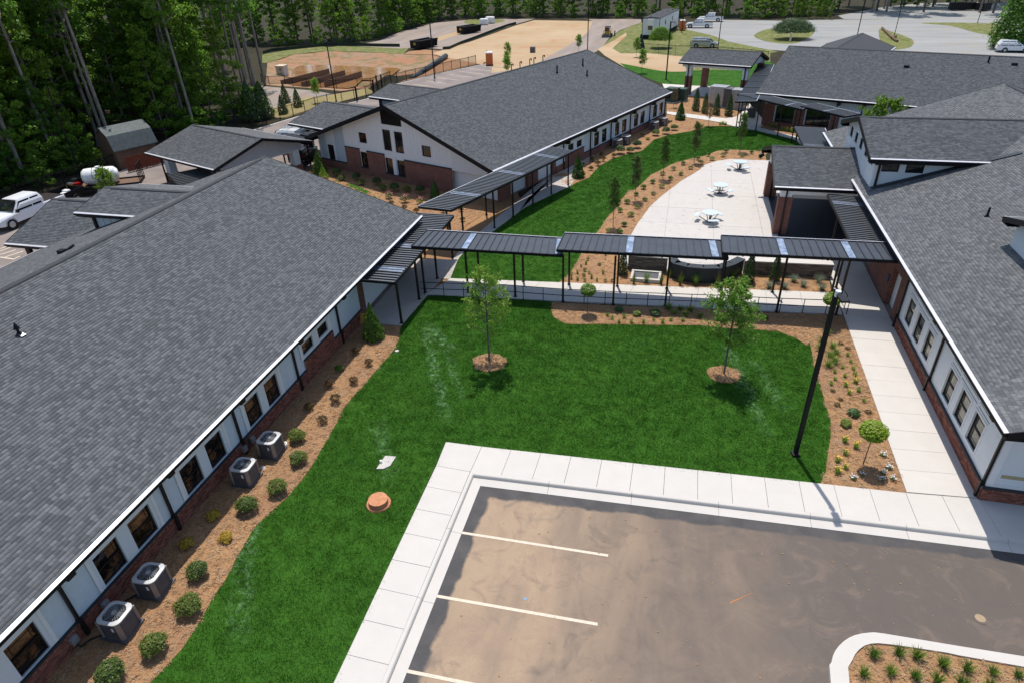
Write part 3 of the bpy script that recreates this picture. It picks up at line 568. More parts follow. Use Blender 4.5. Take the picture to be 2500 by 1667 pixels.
FENCE = [(-59.5, 22), (-58.6, 33)]+[(-57.15, 43.4), (-56.36, 47.04), (-55.74, 53.19), (-54.85, 57.06)]+[(-51.8, 71.21), (-50.4, 74.83), (-49.18, 78.89), (-48.22, 83.68), (-46.18, 86.69), (-44.69, 90.3)]+[(-44.44, 101.66), (-42.87, 105.38), (-41.14, 108.82), (-39.68, 112.92), (-38.02, 116.45), (-36.5, 120.71)]
strip = [(p[0]-2.2, p[1]+.3) for p in FENCE[::-1]]
sheet('dry_grass', [(-60.5, 30)]+CURBL[:-1]+[(-36.16, 120.71), (-37.59, 124.24)]+strip+[(-62, 22)], -0.022, MT['strawgrass'])
sheet('gravel_track', [(-68.31, 98.11), (-55.36, 94.48), (-51.42, 92.44), (-49.06, 91.71), (-49.12, 85.8), (-53.88, 89.59), (-55.06, 82.93), (-52.71, 77.29), (-57.39, 81.19)], -0.018, MT['dirt'])
sheet('dry_grass', [(-55.06, 82.93), (-54.22, 85.38), (-53.88, 89.59), (-51.67, 90.63), (-49.93, 93.46), (-47.54, 96.91), (-44.93, 93.81), (-48.63, 83.49), (-49.98, 77.21), (-52.5, 76.97)], -0.0145, MT['strawgrass'])
# retention basin with a real hollow
me = bpy.data.meshes.new('retention_basin')
bm = bmesh.new(); P = np.array(smooth_poly(basin, 2)); cen = P.mean(0)
rings = [(1.0, -0.03), (0.9, -0.25), (0.75, -0.7), (0.6, -0.95), (0.3, -1.0)]
cen = cen+np.array([1.5, -4]); vr = [[bm.verts.new((*(cen+(p-cen)*s_), z_)) for p in (P if j else np.array(P))] for j, (s_, z_) in enumerate(rings)]
for j in range(len(rings)-1):
    for i in range(len(P)): bm.faces.new((vr[j][i], vr[j][(i+1) % len(P)], vr[j+1][(i+1) % len(P)], vr[j+1][i]))
bm.faces.new(vr[-1]); bmesh.ops.recalc_face_normals(bm, faces=bm.faces)
bm.to_mesh(me); bm.free(); me.materials.append(MT['slope']); o = bpy.data.objects.new('retention_basin', me); col.objects.link(o); o['kind'] = 'structure'
sheet('water', [tuple(cen+(p-cen)*0.68*np.array([1, .8])+np.array([-2, -1.5])) for p in P], -0.78, MT['mud'])
sheet('grass_bank', [(-80.67, 120.39), (-79.35, 120.11), (-79.99, 131.01), (-74.92, 136.18), (-60.43, 133.26)]+[(-55.77, 131.82), (-58.16, 140.65), (-60.68, 141.85)]+[(-64.1, 141.71), (-78.75, 143.5), (-84.79, 137.12), (-87.42, 131.1)], -0.012, MT['weeds'])
sheet('clay_slope', [(-55.63, 131.47), (-49.19, 130.83), (-45.78, 127.88), (-43.77, 106.76), (-44.53, 101.87), (-36.54, 120.82), (-39.39, 133.28), (-47.47, 135.37), (-53.47, 137.57), (-56.06, 135.37)], -0.010, MT['clay'])
sheet('straw_field', [(-45.78, 127.88), (-49.81, 132.55), (-49.34, 137.56), (-47.15, 150.25), (-44.43, 180.75)]+[(-42.29, 192.97), (-33.48, 190.9), (-25.72, 189.27), (-23.81, 169.23), (-23.6, 160.1), (-24.45, 142.54), (-25.78, 126.63), (-26.59, 115.97), (-31.7, 110.99)]+[(-34.46, 121.63), (-36.11, 121.88), (-35.75, 119.3), (-41.22, 124.17)], -0.008, MT['straw'])
sheet('dirt_road', [(-26.59, 115.97), (-25.78, 126.63), (-24.45, 142.54), (-23.6, 160.1), (-23.81, 169.23), (-25.72, 189.27), (-28.03, 194.01), (-13.51, 193.13), (-12.82, 185.22), (-16.58, 168.8), (-17.35, 153.63), (-17.06, 139.04), (-18.11, 129.64)]+[(-18, 128), (-26, 118)], -0.006, MT['dirt'])
sheet('dirt_road', [(-72.79, 143.53), (-69.87, 152.11), (-71.47, 166.99), (-69.56, 188.75), (-63.18, 194.37), (-51.77, 197.08), (-43.49, 196.22)]+[(-42.99, 196.17), (-45.2, 183.77), (-47.41, 167.68)]+[(-49.44, 137.85), (-52.08, 139.27), (-58.18, 140.21), (-59.76, 139.32)], -0.005, MT['dirt'])
sheet('grass_island', smooth_poly([(-61.47, 189.56), (-61.59, 197.44), (-56.19, 197.53), (-50.93, 193.81), (-50.6, 188.59), (-53.47, 183.01), (-58.08, 184.82)]), -0.001, MT['weeds'])
sheet('straw_strip', [(-58.0, 155.92), (-56.45, 170.84), (-53.8, 163.43), (-55.48, 149.6)], -0.001, MT['straw'])
sheet('rough_grass', [(-12.91, 185.23), (-1.33, 169.05), (3.95, 158.91), (7.36, 148.2), (15.36, 135.02)]+[(13.81, 132.81), (12.55, 117.3)]+[(10.34, 112.77), (-0.8, 112.3), (-6.37, 116.66), (-10.61, 121.49), (-15.55, 132.66), (-17.11, 135.78), (-17.11, 151.65), (-16.46, 167.62)], -0.004, MT['weeds'])
sheet('straw_patch', [(-17.67, 138.22), (-15.82, 151.62), (-14.71, 164.09), (-14.02, 159.69), (-14.91, 139.03), (-12.59, 132.68), (-7.43, 132.7), (-1.41, 129.1), (-0.26, 113.43), (-3.98, 112.16), (-10.14, 116.53), (-15.18, 129.67)], -0.001, MT['straw'])
lawn_back = smooth_poly([(-11.65, 121.47), (-8.69, 118.4), (-4.06, 113.84), (-0.82, 113.41), (2.55, 115.23), (8.66, 114.89)], 2, False)+[(10.22, 124.55), (13.04, 123.34)]+[uv(-22, 98), uv(-22.5, 92)]+[(7.61, 100.94), (0.64, 101.85), (-3.53, 102.99), (-5.53, 106.8), (-10.14, 116.53)]
sheet('lawn', lawn_back, 0.002, MT['lawn'])
sheet('gravel_lot', [(-1.83, 180.22), (1.89, 190.95), (7.23, 188.97), (19.95, 185.78)]+[(32.88, 186.97), (51.11, 185.93), (66.41, 183.09), (68.12, 174.5), (53.37, 133.01)]+[(75, 120), (40, 125), (8, 140)]+[(15.36, 135.02), (10.33, 138.87), (7.36, 148.2), (3.95, 158.5), (-1.32, 168.35)], -0.006, MT['gravel'])
sheet('grass_island', smooth_poly([(12.73, 158.53), (15.64, 168.01), (18.9, 170.08), (22.88, 171.43), (25.56, 168.51), (24.32, 159.03), (20.65, 147.89), (18.12, 145.01), (15.2, 147.14), (13.25, 151.71)]), -0.001, MT['weeds'])
sheet('grass_island', smooth_poly([(38.7, 167.68), (40.25, 161.28), (40.92, 150.86), (39.32, 143.33), (37.03, 138.7), (33.82, 137.52), (34.05, 143.41)]), -0.001, MT['weeds'])
sheet('grass_verge', smooth_poly([(49.08, 177.74), (54.16, 178.52), (59.72, 177.07), (63.31, 173.74), (57.63, 156.59), (54.67, 160.54), (53.6, 172.21)]), -0.001, MT['weeds'])
sheet('road', [(35, 196), (35, 188), (160, 170), (160, 235)]+[(61.2, 226.52), (49.88, 217.16)], -0.012, MT['gravel'])
# ------------------------------------------------------------------ roofs, walls, windows
def Tmap(axis):
    """a runs along the ridge, b across it"""
    return (lambda a, b, z: (b, a, z)) if axis == 'y' else (lambda a, b, z: (a, b, z))
def shingles(parent, off, T, a0, a1, bE, bR, zE, zR, exposure=0.143, wid=0.30, nearest=None, thick=0.007):
    """overlapping strip shingles, each tab its own raised piece with its own tone"""
    dE = abs(bR-bE); S = math.hypot(dE, zR-zE); rows = int(S/exposure); sgn = 1 if bR > bE else -1
    cu, cz = sgn*dE/S, (zR-zE)/S; nb, nz = -sgn*cz, abs(dE/S)
    A0, A1, R0 = [], [], []
    for r in range(rows):
        n = int((a1-a0)/(wid*.6))+3; w = rng.choice(np.array([0.15, 0.19, 0.24, 0.30])*(wid/.30), n); e = a0-rng.uniform(0, .3)+np.concatenate([[0], np.cumsum(w)])
        s0 = np.clip(e[:-1], a0, a1); s1 = np.clip(e[1:], a0, a1); ok = s1-s0 > 0.03; A0.append(s0[ok]); A1.append(s1[ok]); R0.append(np.full(ok.sum(), r))
    A0 = np.concatenate(A0); A1 = np.concatenate(A1)-0.004; R0 = np.concatenate(R0)
    lift = thick+rng.uniform(0, 0.005, len(R0)); sl = R0*exposure; su = np.minimum(sl+exposure, S)
    shade = np.clip(rng.beta(0.9, 1.1, len(R0)), 0, 1)
    def P(a, s_, h):
        b = bE+cu*s_+nb*h; z = zE+cz*s_+nz*h; q = T(a, b, z); return np.stack([np.broadcast_to(q[0], a.shape)-off[0], np.broadcast_to(q[1], a.shape)-off[1], np.broadcast_to(q[2], a.shape)-off[2]], -1)
    V = np.stack([P(A0, sl, lift*0), P(A1, sl, lift*0), P(A0, sl, lift), P(A1, sl, lift), P(A0, su, 0.001+lift*.1), P(A1, su, 0.001+lift*.1)], 1)
    pick = None
    if nearest is not None:
        cen = V.mean(1)+np.array(off); d = np.linalg.norm(cen-np.array(nearest), axis=1); vis = d
        pick = np.argsort(vis)[:300]
        protos = []
        for w in (0.15, 0.19, 0.24, 0.30):
            m = MB(); h = thick+.004; m.add([(-w/2+.002, 0, 0), (w/2-.002, 0, 0), (-w/2+.002, 0, h), (w/2-.002, 0, h), (-w/2+.002, exposure, .002), (w/2-.002, exposure, .002)], [(0, 1, 3, 2), (2, 3, 5, 4), (0, 2, 4), (1, 5, 3)])
            me = bpy.data.meshes.new('shingle'); me.from_pydata(m.v, [], m.f); me.materials.append(MT['shingle1']); protos.append((w, me))
        ex = Vector(T(1, 0, 0)) if True else None
        e_s = Vector(T(0, cu, cz)); e_n = Vector(T(0, nb, nz)); e_a = e_s.cross(e_n)
        rm = Matrix((e_a, e_s, e_n)).transposed().to_4x4()
        for i in pick:
            w = A1[i]-A0[i]; me = min(protos, key=lambda p: abs(p[0]-w)); o = bpy.data.objects.new('shingle', me[1]); col.objects.link(o); o.parent = parent
            c = (V[i, 0]+V[i, 1])/2; o.matrix_local = Matrix.Translation(c) @ rm @ Matrix.Diagonal((w/me[0], 1, 1, 1))
        keep = np.ones(len(V), bool); keep[pick] = False; V = V[keep]; shade = shade[keep]
    n = len(V); base = (np.arange(n)*6)[:, None]
    F = np.concatenate([base+np.array([[0, 1, 3, 2]]), base+np.array([[2, 3, 5, 4]])], 0)
    return npobj('shingle', V.reshape(-1, 3), F, MT['shingle'], parent, np.concatenate([shade, shade]), 'stuff')
def gable_roof(parent, off, axis, a0, a1, bE0, bR, bE1, zE0, zR, zE1, sh=(True, True), nearest=None, th=0.16, rake=(True, True), fascia=0.24, gut=(True, True), wid=0.30, exposure=0.143, cap=True):
    wid = .27; exposure = .143
    T = Tmap(axis)
    rf = bpy.data.objects.new('roof', None); rf.empty_display_size = .2; col.objects.link(rf); rf.parent = parent
    m = MB(off)
    for bE, zE in ((bE0, zE0), (bE1, zE1)):
        m.extr([T(a0+.02, bE, zE-0.004), T(a0+.02, bR, zR-0.004), T(a0+.02, bR, zR-th), T(a0+.02, bE, zE-th)], Vector(T(a1-.02, 0, 0))-Vector(T(a0+.02, 0, 0)))
    m.obj('roof_deck', MT['felt'], rf)
    for i, (bE, zE) in enumerate(((bE0, zE0), (bE1, zE1))):
        s_ = 1 if bR > bE else -1
        if sh[i]: shingles(rf, off, T, a0, a1, bE, bR, zE, zR, nearest=nearest if i == 0 or nearest is None else None, wid=wid, exposure=exposure)
        if gut[i]:
            def ext(name, prof, mt):
                g = MB(off); g.extr([T(a0, b, z) for b, z in prof], Vector(T(a1, 0, 0))-Vector(T(a0, 0, 0))); return g.obj(name, mt, rf)
            e = bE-s_*0.01
            ext('gutter', [(e, zE-0.03), (e-s_*0.112, zE-0.035), (e-s_*0.12, zE-0.12), (e-s_*0.08, zE-0.17), (e, zE-0.17)], MT['black'])
            ext('drip_edge', [(e+s_*0.02, zE+0.022), (e-s_*0.115, zE-0.012), (e-s_*0.115, zE-0.033), (e-s_*0.10, zE-0.033), (e, zE-0.012), (e+s_*0.02, zE+0.008)], MT['drip'])
            ext('soffit', [(e, zE-0.172), (e, zE-fascia-.02), (e+s_*0.03, zE-fascia-.02), (e+s_*.65, zE-fascia), (e+s_*.65, zE-fascia+.02), (e+s_*0.03, zE-0.172)], MT['black'])
    for j, a in enumerate((a0, a1)):
        if not rake[j]: continue
        d = -0.04 if j == 0 else 0.04; r = MB(off)
        for bE, zE in ((bE0, zE0), (bE1, zE1)):
            r.extr([T(a, bE, zE+0.02), T(a, bR, zR+0.02), T(a, bR, zR-fascia), T(a, bE, zE-fascia)], Vector(T(d, 0, 0)))
        r.obj('rake_board', MT['black'], rf)
    if cap:
        c = MB(off); 
        for s_, zE, bE in ((1, zE0, bE0), (-1, zE1, bE1)):
            k_ = (zR-zE)/abs(bR-bE); c.extr([T(a0, bR, zR+.035), T(a0, bR-s_*.13, zR+.035-.13*k_), T(a0, bR-s_*.13, zR+.015-.13*k_), T(a0, bR, zR+.012)], Vector(T(a1, 0, 0))-Vector(T(a0, 0, 0)))
        c.obj('ridge_vent', MT['felt'], rf)
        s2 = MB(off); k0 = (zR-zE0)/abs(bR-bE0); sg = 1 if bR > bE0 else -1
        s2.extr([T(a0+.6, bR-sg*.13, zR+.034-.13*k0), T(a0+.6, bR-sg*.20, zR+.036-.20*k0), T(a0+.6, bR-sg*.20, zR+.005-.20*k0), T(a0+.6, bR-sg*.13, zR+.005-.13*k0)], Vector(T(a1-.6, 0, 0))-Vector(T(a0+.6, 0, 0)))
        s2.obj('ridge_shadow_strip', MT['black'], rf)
    return rf
def wallmesh(m, P, a0, a1, z0, top, brk, ops, dep=0.12):
    """wall face P(a, z, d) from a0..a1, from z0 up to top(a), pierced by openings (a, b, z, z) with reveals of depth dep"""
    B = sorted(set([a0, a1]+[b for b in brk if a0 < b < a1]+[v for o in ops for v in o[:2] if a0 < v < a1]))
    for x0, x1 in zip(B[:-1], B[1:]):
        if x1-x0 < 1e-6: continue
        mid = (x0+x1)/2; os_ = sorted([o for o in ops if o[0] < mid < o[1]], key=lambda o: o[2]); z = z0
        for o in os_:
            if o[2] > z+1e-6: m.poly([P(x0, z, 0), P(x1, z, 0), P(x1, o[2], 0), P(x0, o[2], 0)])
            z = o[3]
        t0, t1 = top(x0), top(x1)
        if min(t0, t1) > z-1e-6: m.poly([P(x0, z, 0), P(x1, z, 0), P(x1, t1, 0), P(x0, t0, 0)])
    for a, b, c, d in ops:
        m.poly([P(a, c, 0), P(a, d, 0), P(a, d, dep), P(a, c, dep)]); m.poly([P(b, d, 0), P(b, c, 0), P(b, c, dep), P(b, d, dep)])
        m.poly([P(a, d, 0), P(b, d, 0), P(b, d, dep), P(a, d, dep)]); m.poly([P(b, c, 0), P(a, c, 0), P(a, c, dep), P(b, c, dep)])
def pbox(m, P, a0, a1, z0, z1, d0, d1):
    c = [P(a, z, d) for d in (d0, d1) for a, z in ((a0, z0), (a1, z0), (a1, z1), (a0, z1))]
    m.add(c, [(3, 2, 1, 0), (4, 5, 6, 7), (0, 1, 5, 4), (1, 2, 6, 5), (2, 3, 7, 6), (3, 0, 4, 7)])
def window(parent, off, P, a0, a1, z0, z1, glass='glass', dep=0.10, munt='prairie', fr='bronze'):
    f = MB(off); w = 0.055
    for q in ((a0, a0+w, z0, z1), (a1-w, a1, z0, z1), (a0+w, a1-w, z0, z0+w), (a0+w, a1-w, z1-w, z1)): pbox(f, P, *q, dep-.045, dep+.02)
    fo = f.obj('window', MT[fr], parent)
    g = MB(off); pbox(g, P, a0+w, a1-w, z0+w, z1-w, dep, dep+.02); g.obj('pane', MT[glass], fo)
    if munt:
        q = MB(off); bar = lambda a, b, c, d: pbox(q, P, a, b, c, d, dep-.012, dep)
        if munt == 'prairie':
            zm = (z0+z1)/2; q2 = MB(off); pbox(q2, P, a0+w, a1-w, zm-.03, zm+.03, dep-.04, dep-.013); q2.obj('meeting_rail', MT[fr], fo)
            for lo, hi in ((z0+w, zm-.03), (zm+.03, z1-w)):
                bar(a0+.17, a0+.185, lo, hi); bar(a1-.185, a1-.17, lo, hi)
            bar(a0+w, a1-w, z1-.23, z1-.215); bar(a0+w, a1-w, z0+.2, z0+.215)
        else:
            bar((a0+a1)/2-.01, (a0+a1)/2+.01, z0+w, z1-w); bar(a0+w, a1-w, (z0+z1)/2-.01, (z0+z1)/2+.01)
        q.obj('muntin', MT[fr], fo)
    return fo
def bricks(parent, off, P, a0, a1, z0, z1, near=None, rowlock=True, ax=None, pick=300, skip=()):
    """running bond: each brick proud of recessed mortar; nearest ones are objects of their own"""
    L, H, g = 0.203, 0.0675, 0.01; rows = int((z1-z0-(0.12 if rowlock else 0))/H); it = []
    for r in range(rows):
        a = a0-(0.1 if r % 2 else 0)
        while a < a1:
            x0, x1 = max(a, a0), min(a+L-g, a1); a += L
            if x1-x0 > .03 and not any(s_[0] < (x0+x1)/2 < s_[1] and s_[2] < z0+r*H+.03 < s_[3] for s_ in skip): it.append((x0, x1, z0+r*H, z0+r*H+H-g, 0))
    if rowlock:
        a = a0
        while a < a1-.05: it.append((a, min(a+.066, a1), z1-.11, z1-.005, 0.018)); a += .077
    it = np.array(it)
    if near is not None:
        c = np.array([P((q[0]+q[1])/2, (q[2]+q[3])/2, 0) for q in it]); d = np.linalg.norm(c-np.array(near), axis=1); o_ = np.argsort(d); sel, it2 = it[o_[:pick]], it[o_[pick:]]
        protos = {}
        for q in sel:
            key = (round(q[1]-q[0], 2), q[4] > 0)
            if key not in protos:
                m = MB(); w, h, p = q[1]-q[0], q[3]-q[2], .012+q[4]
                e1 = Vector(P(1, 0, 0))-Vector(P(0, 0, 0)); e2 = Vector(P(0, 0, -1))-Vector(P(0, 0, 0))
                m.cbox((0, 0, 0), (w, 2*p, h), (e1, e2, Vector((0, 0, 1)))); me = bpy.data.meshes.new('brick'); me.from_pydata(m.v, [], m.f); me.materials.append(MT['brick1']); protos[key] = me
            o = bpy.data.objects.new('brick', protos[key]); col.objects.link(o); o.parent = parent; o.location = Vector(P((q[0]+q[1])/2, (q[2]+q[3])/2, 0))-Vector(off)
    else: it2 = it
    V, F, S = [], [], []
    for q in it2:
        p = -(.012+q[4]+random.uniform(0, .004)); n = len(V)
        V += [P(a, z, d) for d in (0.0, p) for a, z in ((q[0], q[2]), (q[1], q[2]), (q[1], q[3]), (q[0], q[3]))]
        F += [(n+4, n+5, n+6, n+7), (n, n+1, n+5, n+4), (n+1, n+2, n+6, n+5), (n+2, n+3, n+7, n+6), (n+3, n, n+4, n+7)]; S += [random.random()]*5
    if len(V): npobj('brick', np.array(V)-np.array(off), np.array(F), MT['brick'], parent, S, 'stuff')
def downspout(parent, off, P, a, z1, z0=0.02, w=0.09, bracket=True, wd=-0.03):
    m = MB(off); pbox(m, P, a-w/2, a+w/2, z0+.75, z1-.1, -.11, -.02); pbox(m, P, a-w/2-.02, a+w/2+.02, z0, z0+.78, -.17, -.02)
    if bracket: pbox(m, P, a+.0, a+.30, z1-.42, z1-.12, -.62, -.02)
    return m.obj('downspout', MT['bronze'], parent)
# ------------------------------------------------------------------ building A: long classroom block on the left
CAMP = (0, 0, 18.4)
offA = (-26.8, 15.5, 0)
bA = thing('school_building', 'long low school block with big grey shingle roof filling the left of the view', 'building', offA)
m = MB(offA); m.box(-36.6, -17.25, -8, 37.3, 0, 2.9); m.box(-33, -21, -8, 37.2, 2.9, 4.3); m.obj('inner_wall', MT['white'], bA)
PA = lambda a, z, d: (-16.95-d, a, z)
gable_roof(bA, offA, 'y', -8.5, 38.0, -16.1, -26.8, -37.5, 3.28, 6.80, 3.28, nearest=(-17, 5.5, 6), sh=(True, True))
pairs = [((.95, 1.95), (2.45, 3.45)), ((5.57, 6.57), (7.07, 8.06)), ((10.28, 11.30), (11.80, 12.82)), ((14.46, 15.47), (15.95, 16.95)), ((18.62, 19.63), (20.12, 21.13))]
opsA = [(a, b, 0.76, 2.04) for p in pairs for a, b in p]+[(23.45, 24.47, 1.45, 2.05), (25.0, 26.0, 1.45, 2.05)]
m = MB(offA); wallmesh(m, PA, -8, 29.65, 0.0, lambda a: 3.02, [], opsA); m.obj('wall', MT['stucco'], bA)
for p in pairs+[((23.45, 24.47), (25.0, 26.0))]:
    z0 = .76 if p[0][0] < 23 else 1.30
    o2 = [(a, b, .76 if p[0][0] < 23 else 1.45, 2.045) for a, b in p]; m = MB(offA)
    Pp = lambda a, z, d: PA(a, z, d-.022); wallmesh(m, Pp, p[0][0]-.24, p[1][1]+.24, z0-.02, lambda a: 2.98, [], o2, .02); m.obj('window_surround', MT['siding'], bA)
    m = MB(offA)
    for a, b in ((p[0][0]-.26, p[0][0]-.14), (p[1][1]+.14, p[1][1]+.26)): pbox(m, PA, a, b, z0, 2.98, -.05, -.02)
    for z in (2.20, 2.48): pbox(m, PA, p[0][0]-.12, p[1][1]+.12, z, z+.035, -.035, -.02)
    m.obj('white_trim', MT['wtrim'], bA)
    if z0 < 1:
        m = MB(offA)
        for j in (0, 1):
            for zz in (2.30, 2.62): pbox(m, PA, p[j][0], p[j][1], zz, zz+.022, -.028, -.0215)
        m.obj('groove', MT['flash'], bA)
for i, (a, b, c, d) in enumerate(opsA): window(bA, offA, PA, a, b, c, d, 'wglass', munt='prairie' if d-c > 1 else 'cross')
m = MB(offA); pbox(m, PA, -8, 23.36, 0, .66, -.085, 0); pbox(m, PA, 26.3, 29.65, 0, .66, -.085, 0); pbox(m, PA, 23.36, 26.3, 0, 1.20, -.085, 0); m.obj('brick_base', MT['mortar'], bA)
PAb = lambda a, z, d: PA(a, z, d-.085)
bricks(bA, offA, PAb, -6, 23.36, 0.0, .66, near=(-16.9, 5.5, 1.5)); bricks(bA, offA, PAb, 26.3, 29.65, 0, .66); bricks(bA, offA, PAb, 23.36, 26.3, 0, 1.20)
m = MB(offA)
for a, b, z in ((-8, 23.34, .66), (26.32, 29.65, .66), (23.36, 26.3, 1.2)): pbox(m, PA, a, b, z, z+.05, -.10, .02)
for p in pairs: pbox(m, PA, p[0][0]-.1, p[0][1]+.1, .70, .722, -.105, -.03)
m.obj('sill_flashing', MT['flash'], bA)
for a in (4.5, 9.05, 13.5, 17.85, 22.6, 27.05): downspout(bA, offA, PA, a, 3.1)
# recessed entry under the walkway canopy
m = MB(offA); wallmesh(m, PA, 29.65, 37.3, 0, lambda a: 3.02, [], [(30.35, 34.2, 0, 2.5)], .9); m.obj('entry_wall', MT['brickwall'], bA)
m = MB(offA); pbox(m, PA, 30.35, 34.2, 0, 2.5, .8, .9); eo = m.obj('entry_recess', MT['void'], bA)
for a in (30.6, 31.6, 32.9):
    m = MB(offA); P_ = PA
    for q in ((a, a+.05, .03, 2.2), (a+.9, a+.95, .03, 2.2), (a+.05, a+.9, 2.13, 2.2), (a+.05, a+.9, .03, .16)): pbox(m, P_, *q, .68, .74)
    d = m.obj('door', MT['bronze'], bA); g = MB(offA); pbox(g, P_, a+.05, a+.9, .16, 2.13, .70, .72); g.obj('pane', MT['glass'], d)
    g = MB(offA); pbox(g, P_, a+.12, a+.15, .95, 1.25, .62, .68); g.obj('handle', MT['steel'], d)
# rear cross gables and porch of building A
gable_roof(bA, offA, 'x', -40.4, -31.6, 29.0, 33.3, 37.6, 3.4, 4.8, 3.4, rake=(True, False), gut=(True, True))
m = MB(offA)
for y in (29.7, 36.9): m.box(-39.8, -39.5, y-.12, y+.12, 0, 3.4)
m.box(-39.9, -37, 29.6, 29.8, 2.9, 3.25); m.obj('porch_post', MT['bronze'], bA)
m = MB(offA); m.box(-39.4, -37.2, 29.8, 36.8, 2.8, 3.3); m.obj('porch_beam', MT['white'], bA)
gable_roof(bA, offA, 'x', -33.8, -27.6, 28.85, 31.45, 34.05, 5.86, 6.5, 5.86, rake=(True, False), cap=True)
m = MB(offA); m.extr([(-33.2, 29.5, 4.5), (-33.2, 29.5, 5.72), (-29.6, 29.5, 5.72), (-29.6, 29.5, 5.6)], (0, 3.9, 0)); dm = m.obj('dormer_wall', MT['siding'], bA)
m = MB(offA)
for x in (-32.7, -32.2, -31.7, -31.2, -30.7): m.box(x, x+.03, 29.47, 29.5, 4.7+.33*(x+33.2), 5.7)
m.obj('batten', MT['wtrim'], bA); m = MB(offA); m.box(-33.32, -33.18, 29.35, 29.5, 4.6, 5.7); m.box(-33.6, -32.9, 29.1, 29.45, 5.45, 5.65); m.obj('downspout', MT['bronze'], bA)
def roof_vent(parent, off, p, h, r=.06, kind='pipe', tilt=(0, 0)):
    m = MB(off); p = Vector(p)
    m.cyl(p-Vector((0, 0, .15)), p+Vector((0, 0, h)), r, r*.9, 8); m.cyl(p+Vector((0, 0, -.02)), p+Vector((0, 0, .10)), r*2.2, r*1.2, 10)
    if kind == 'cap': m.cyl(p+Vector((0, 0, h-.03)), p+Vector((0, 0, h+.10)), r*2.1, r*1.2, 10); m.cyl(p+Vector((0, 0, h+.10)), p+Vector((0, 0, h+.24)), r*1.3, .01, 10)
    o = m.obj('roof_vent', MT['black'], parent)
    q = MB(off); q.cbox(p+Vector((.12, 0, .0)), (.2, .2, .008), (Vector((.95, 0, -.31)), Vector((0, 1, 0)), Vector((.31, 0, .95)))); q.obj('flashing', MT['gal'], o); return o
roof_vent(bA, offA, (-24.3, 16.4, 6.0), .28, .055, 'cap')
m = MB(offA); m.cbox((-29.2, 23.4, 6.08), (.3, .3, .18)); m.cyl((-29.15, 23.5, 6.05), (-29.0, 24.0, 6.2), .07); m.obj('roof_vent', MT['black'], bA)
for y, z in ((9.9, .27), (8.6, .27), (17.75, .27), (18.35, .28)):
    m = MB(offA); pbox(m, PA, y-.12, y+.12, z-.02, z+.26, -.24, -.10); b = m.obj('electrical_box', MT['gal'], bA)
    q = MB(offA); pbox(q, PA, y-.08, y+.08, z+.04, z+.2, -.25, -.24); q.obj('cover', MT['steel'], b)

# ------------------------------------------------------------------ building B: centre block, turned
offB = (-42.3, 58, 0); wB = uv(-42.3, 58)
bB = thing('school_building', 'grey roofed school block in the centre whose white and brick gable end faces us', 'building', (*wB, 0), -A_B)
zr = lambda u: 7.0-.35*abs(u+42.3)
gable_roof(bB, offB, 'y', 40.3, 75.0, -31.0, -42.3, -53.6, 3.05, 7.0, 3.05, sh=(True, True), fascia=.36, wid=.34, exposure=.15)
m = MB(offB); m.box(-53.0, -31.8, 41.9, 74.3, 0, 2.75); m.obj('inner_wall', MT['white'], bB)
PG = lambda a, z, d: (a, 41.5+d, z); zt = lambda u: zr(u)-.2
wins = [(-51.99, -51.09, .82, 2.26), (-47.29, -46.29, 3.0, 3.94), (-44.12, -43.13, 2.71, 4.57), (-42.67, -41.67, 2.68, 4.54), (-39.50, -38.47, 2.78, 3.73), (-47.42, -46.46, .69, 2.15), (-44.19, -43.2, .58, 2.03), (-42.72, -41.78, .60, 2.0)]
brk = [-42.3]
for a0_, a1_, mat in ((-53.15, -52.09, 'greysiding'), (-52.09, -50.81, 'siding'), (-50.81, -49.42, 'greysiding'), (-49.42, -36.22, 'white'), (-36.22, -31.5, 'siding')):
    m = MB(offB); o_ = [w for w in wins if a0_ <= w[0] and w[1] <= a1_]; o_ = o_+([(-44.05, -41.64, 5.02, 5.03)] if mat == 'white' else [])
    wallmesh(m, PG, a0_, a1_, 0 if a1_ < -31.6 else 2.05, zt, brk, o_, .12); m.obj('wall', MT[mat], bB)
m = MB(offB); V_ = [(-44.05, 5.04), (-41.64, 5.04), (-41.64, zt(-41.64)), (-42.3, zt(-42.3)), (-44.05, zt(-44.05))]
m.extr([(a, 41.46, z) for a, z in V_], (0, .05, 0)); vo = m.obj('gable_louver', MT['void'], bB)
m = MB(offB)
for i in range(14):
    z = 5.1+i*.12; a = -44.0 if z < zt(-44.0)-.1 else -42.3-(zt(-42.3)-z)/.35+.1; b = -41.7 if z < zt(-41.7)-.1 else -42.3+(zt(-42.3)-z)/.35-.1
    if b-a > .2: m.cbox(((a+b)/2, 41.44, z), (b-a, .05, .02))
m.obj('louver_slats', MT['black'], vo)
for w in wins: window(bB, offB, PG, *w, 'wglass' if w[2] in (3.0, .69) else 'glass', munt='cross' if w[3]-w[2] > 1.2 else None)
for x in np.arange(-49.0, -36.3, .41):
    if any(w[0]-.05 < x < w[1]+.05 for w in wins[1:5]) or -44.2 < x < -41.5: continue
    m = MB(offB); pbox(m, PG, x, x+.035, 2.3, zt(x)-.02, -.018, 0); m.obj('batten', MT['white'], bB)
m = MB(offB)
for w in wins[:5]:
    for q in ((w[0]-.09, w[0]-.005, w[2]-.09, w[3]+.09), (w[1]+.005, w[1]+.09, w[2]-.09, w[3]+.09), (w[0], w[1], w[3]+.005, w[3]+.09), (w[0], w[1], w[2]-.09, w[2]-.005)): pbox(m, PG, *q, -.025, -.002)
pbox(m, PG, -43.2+.03, -42.75, .56, 2.15, -.11, -.002); pbox(m, PG, -36.24, -31.5, 2.02, 2.10, -.03, 0); pbox(m, PG, -53.17, -53.07, .7, 3.0, -.03, 0)
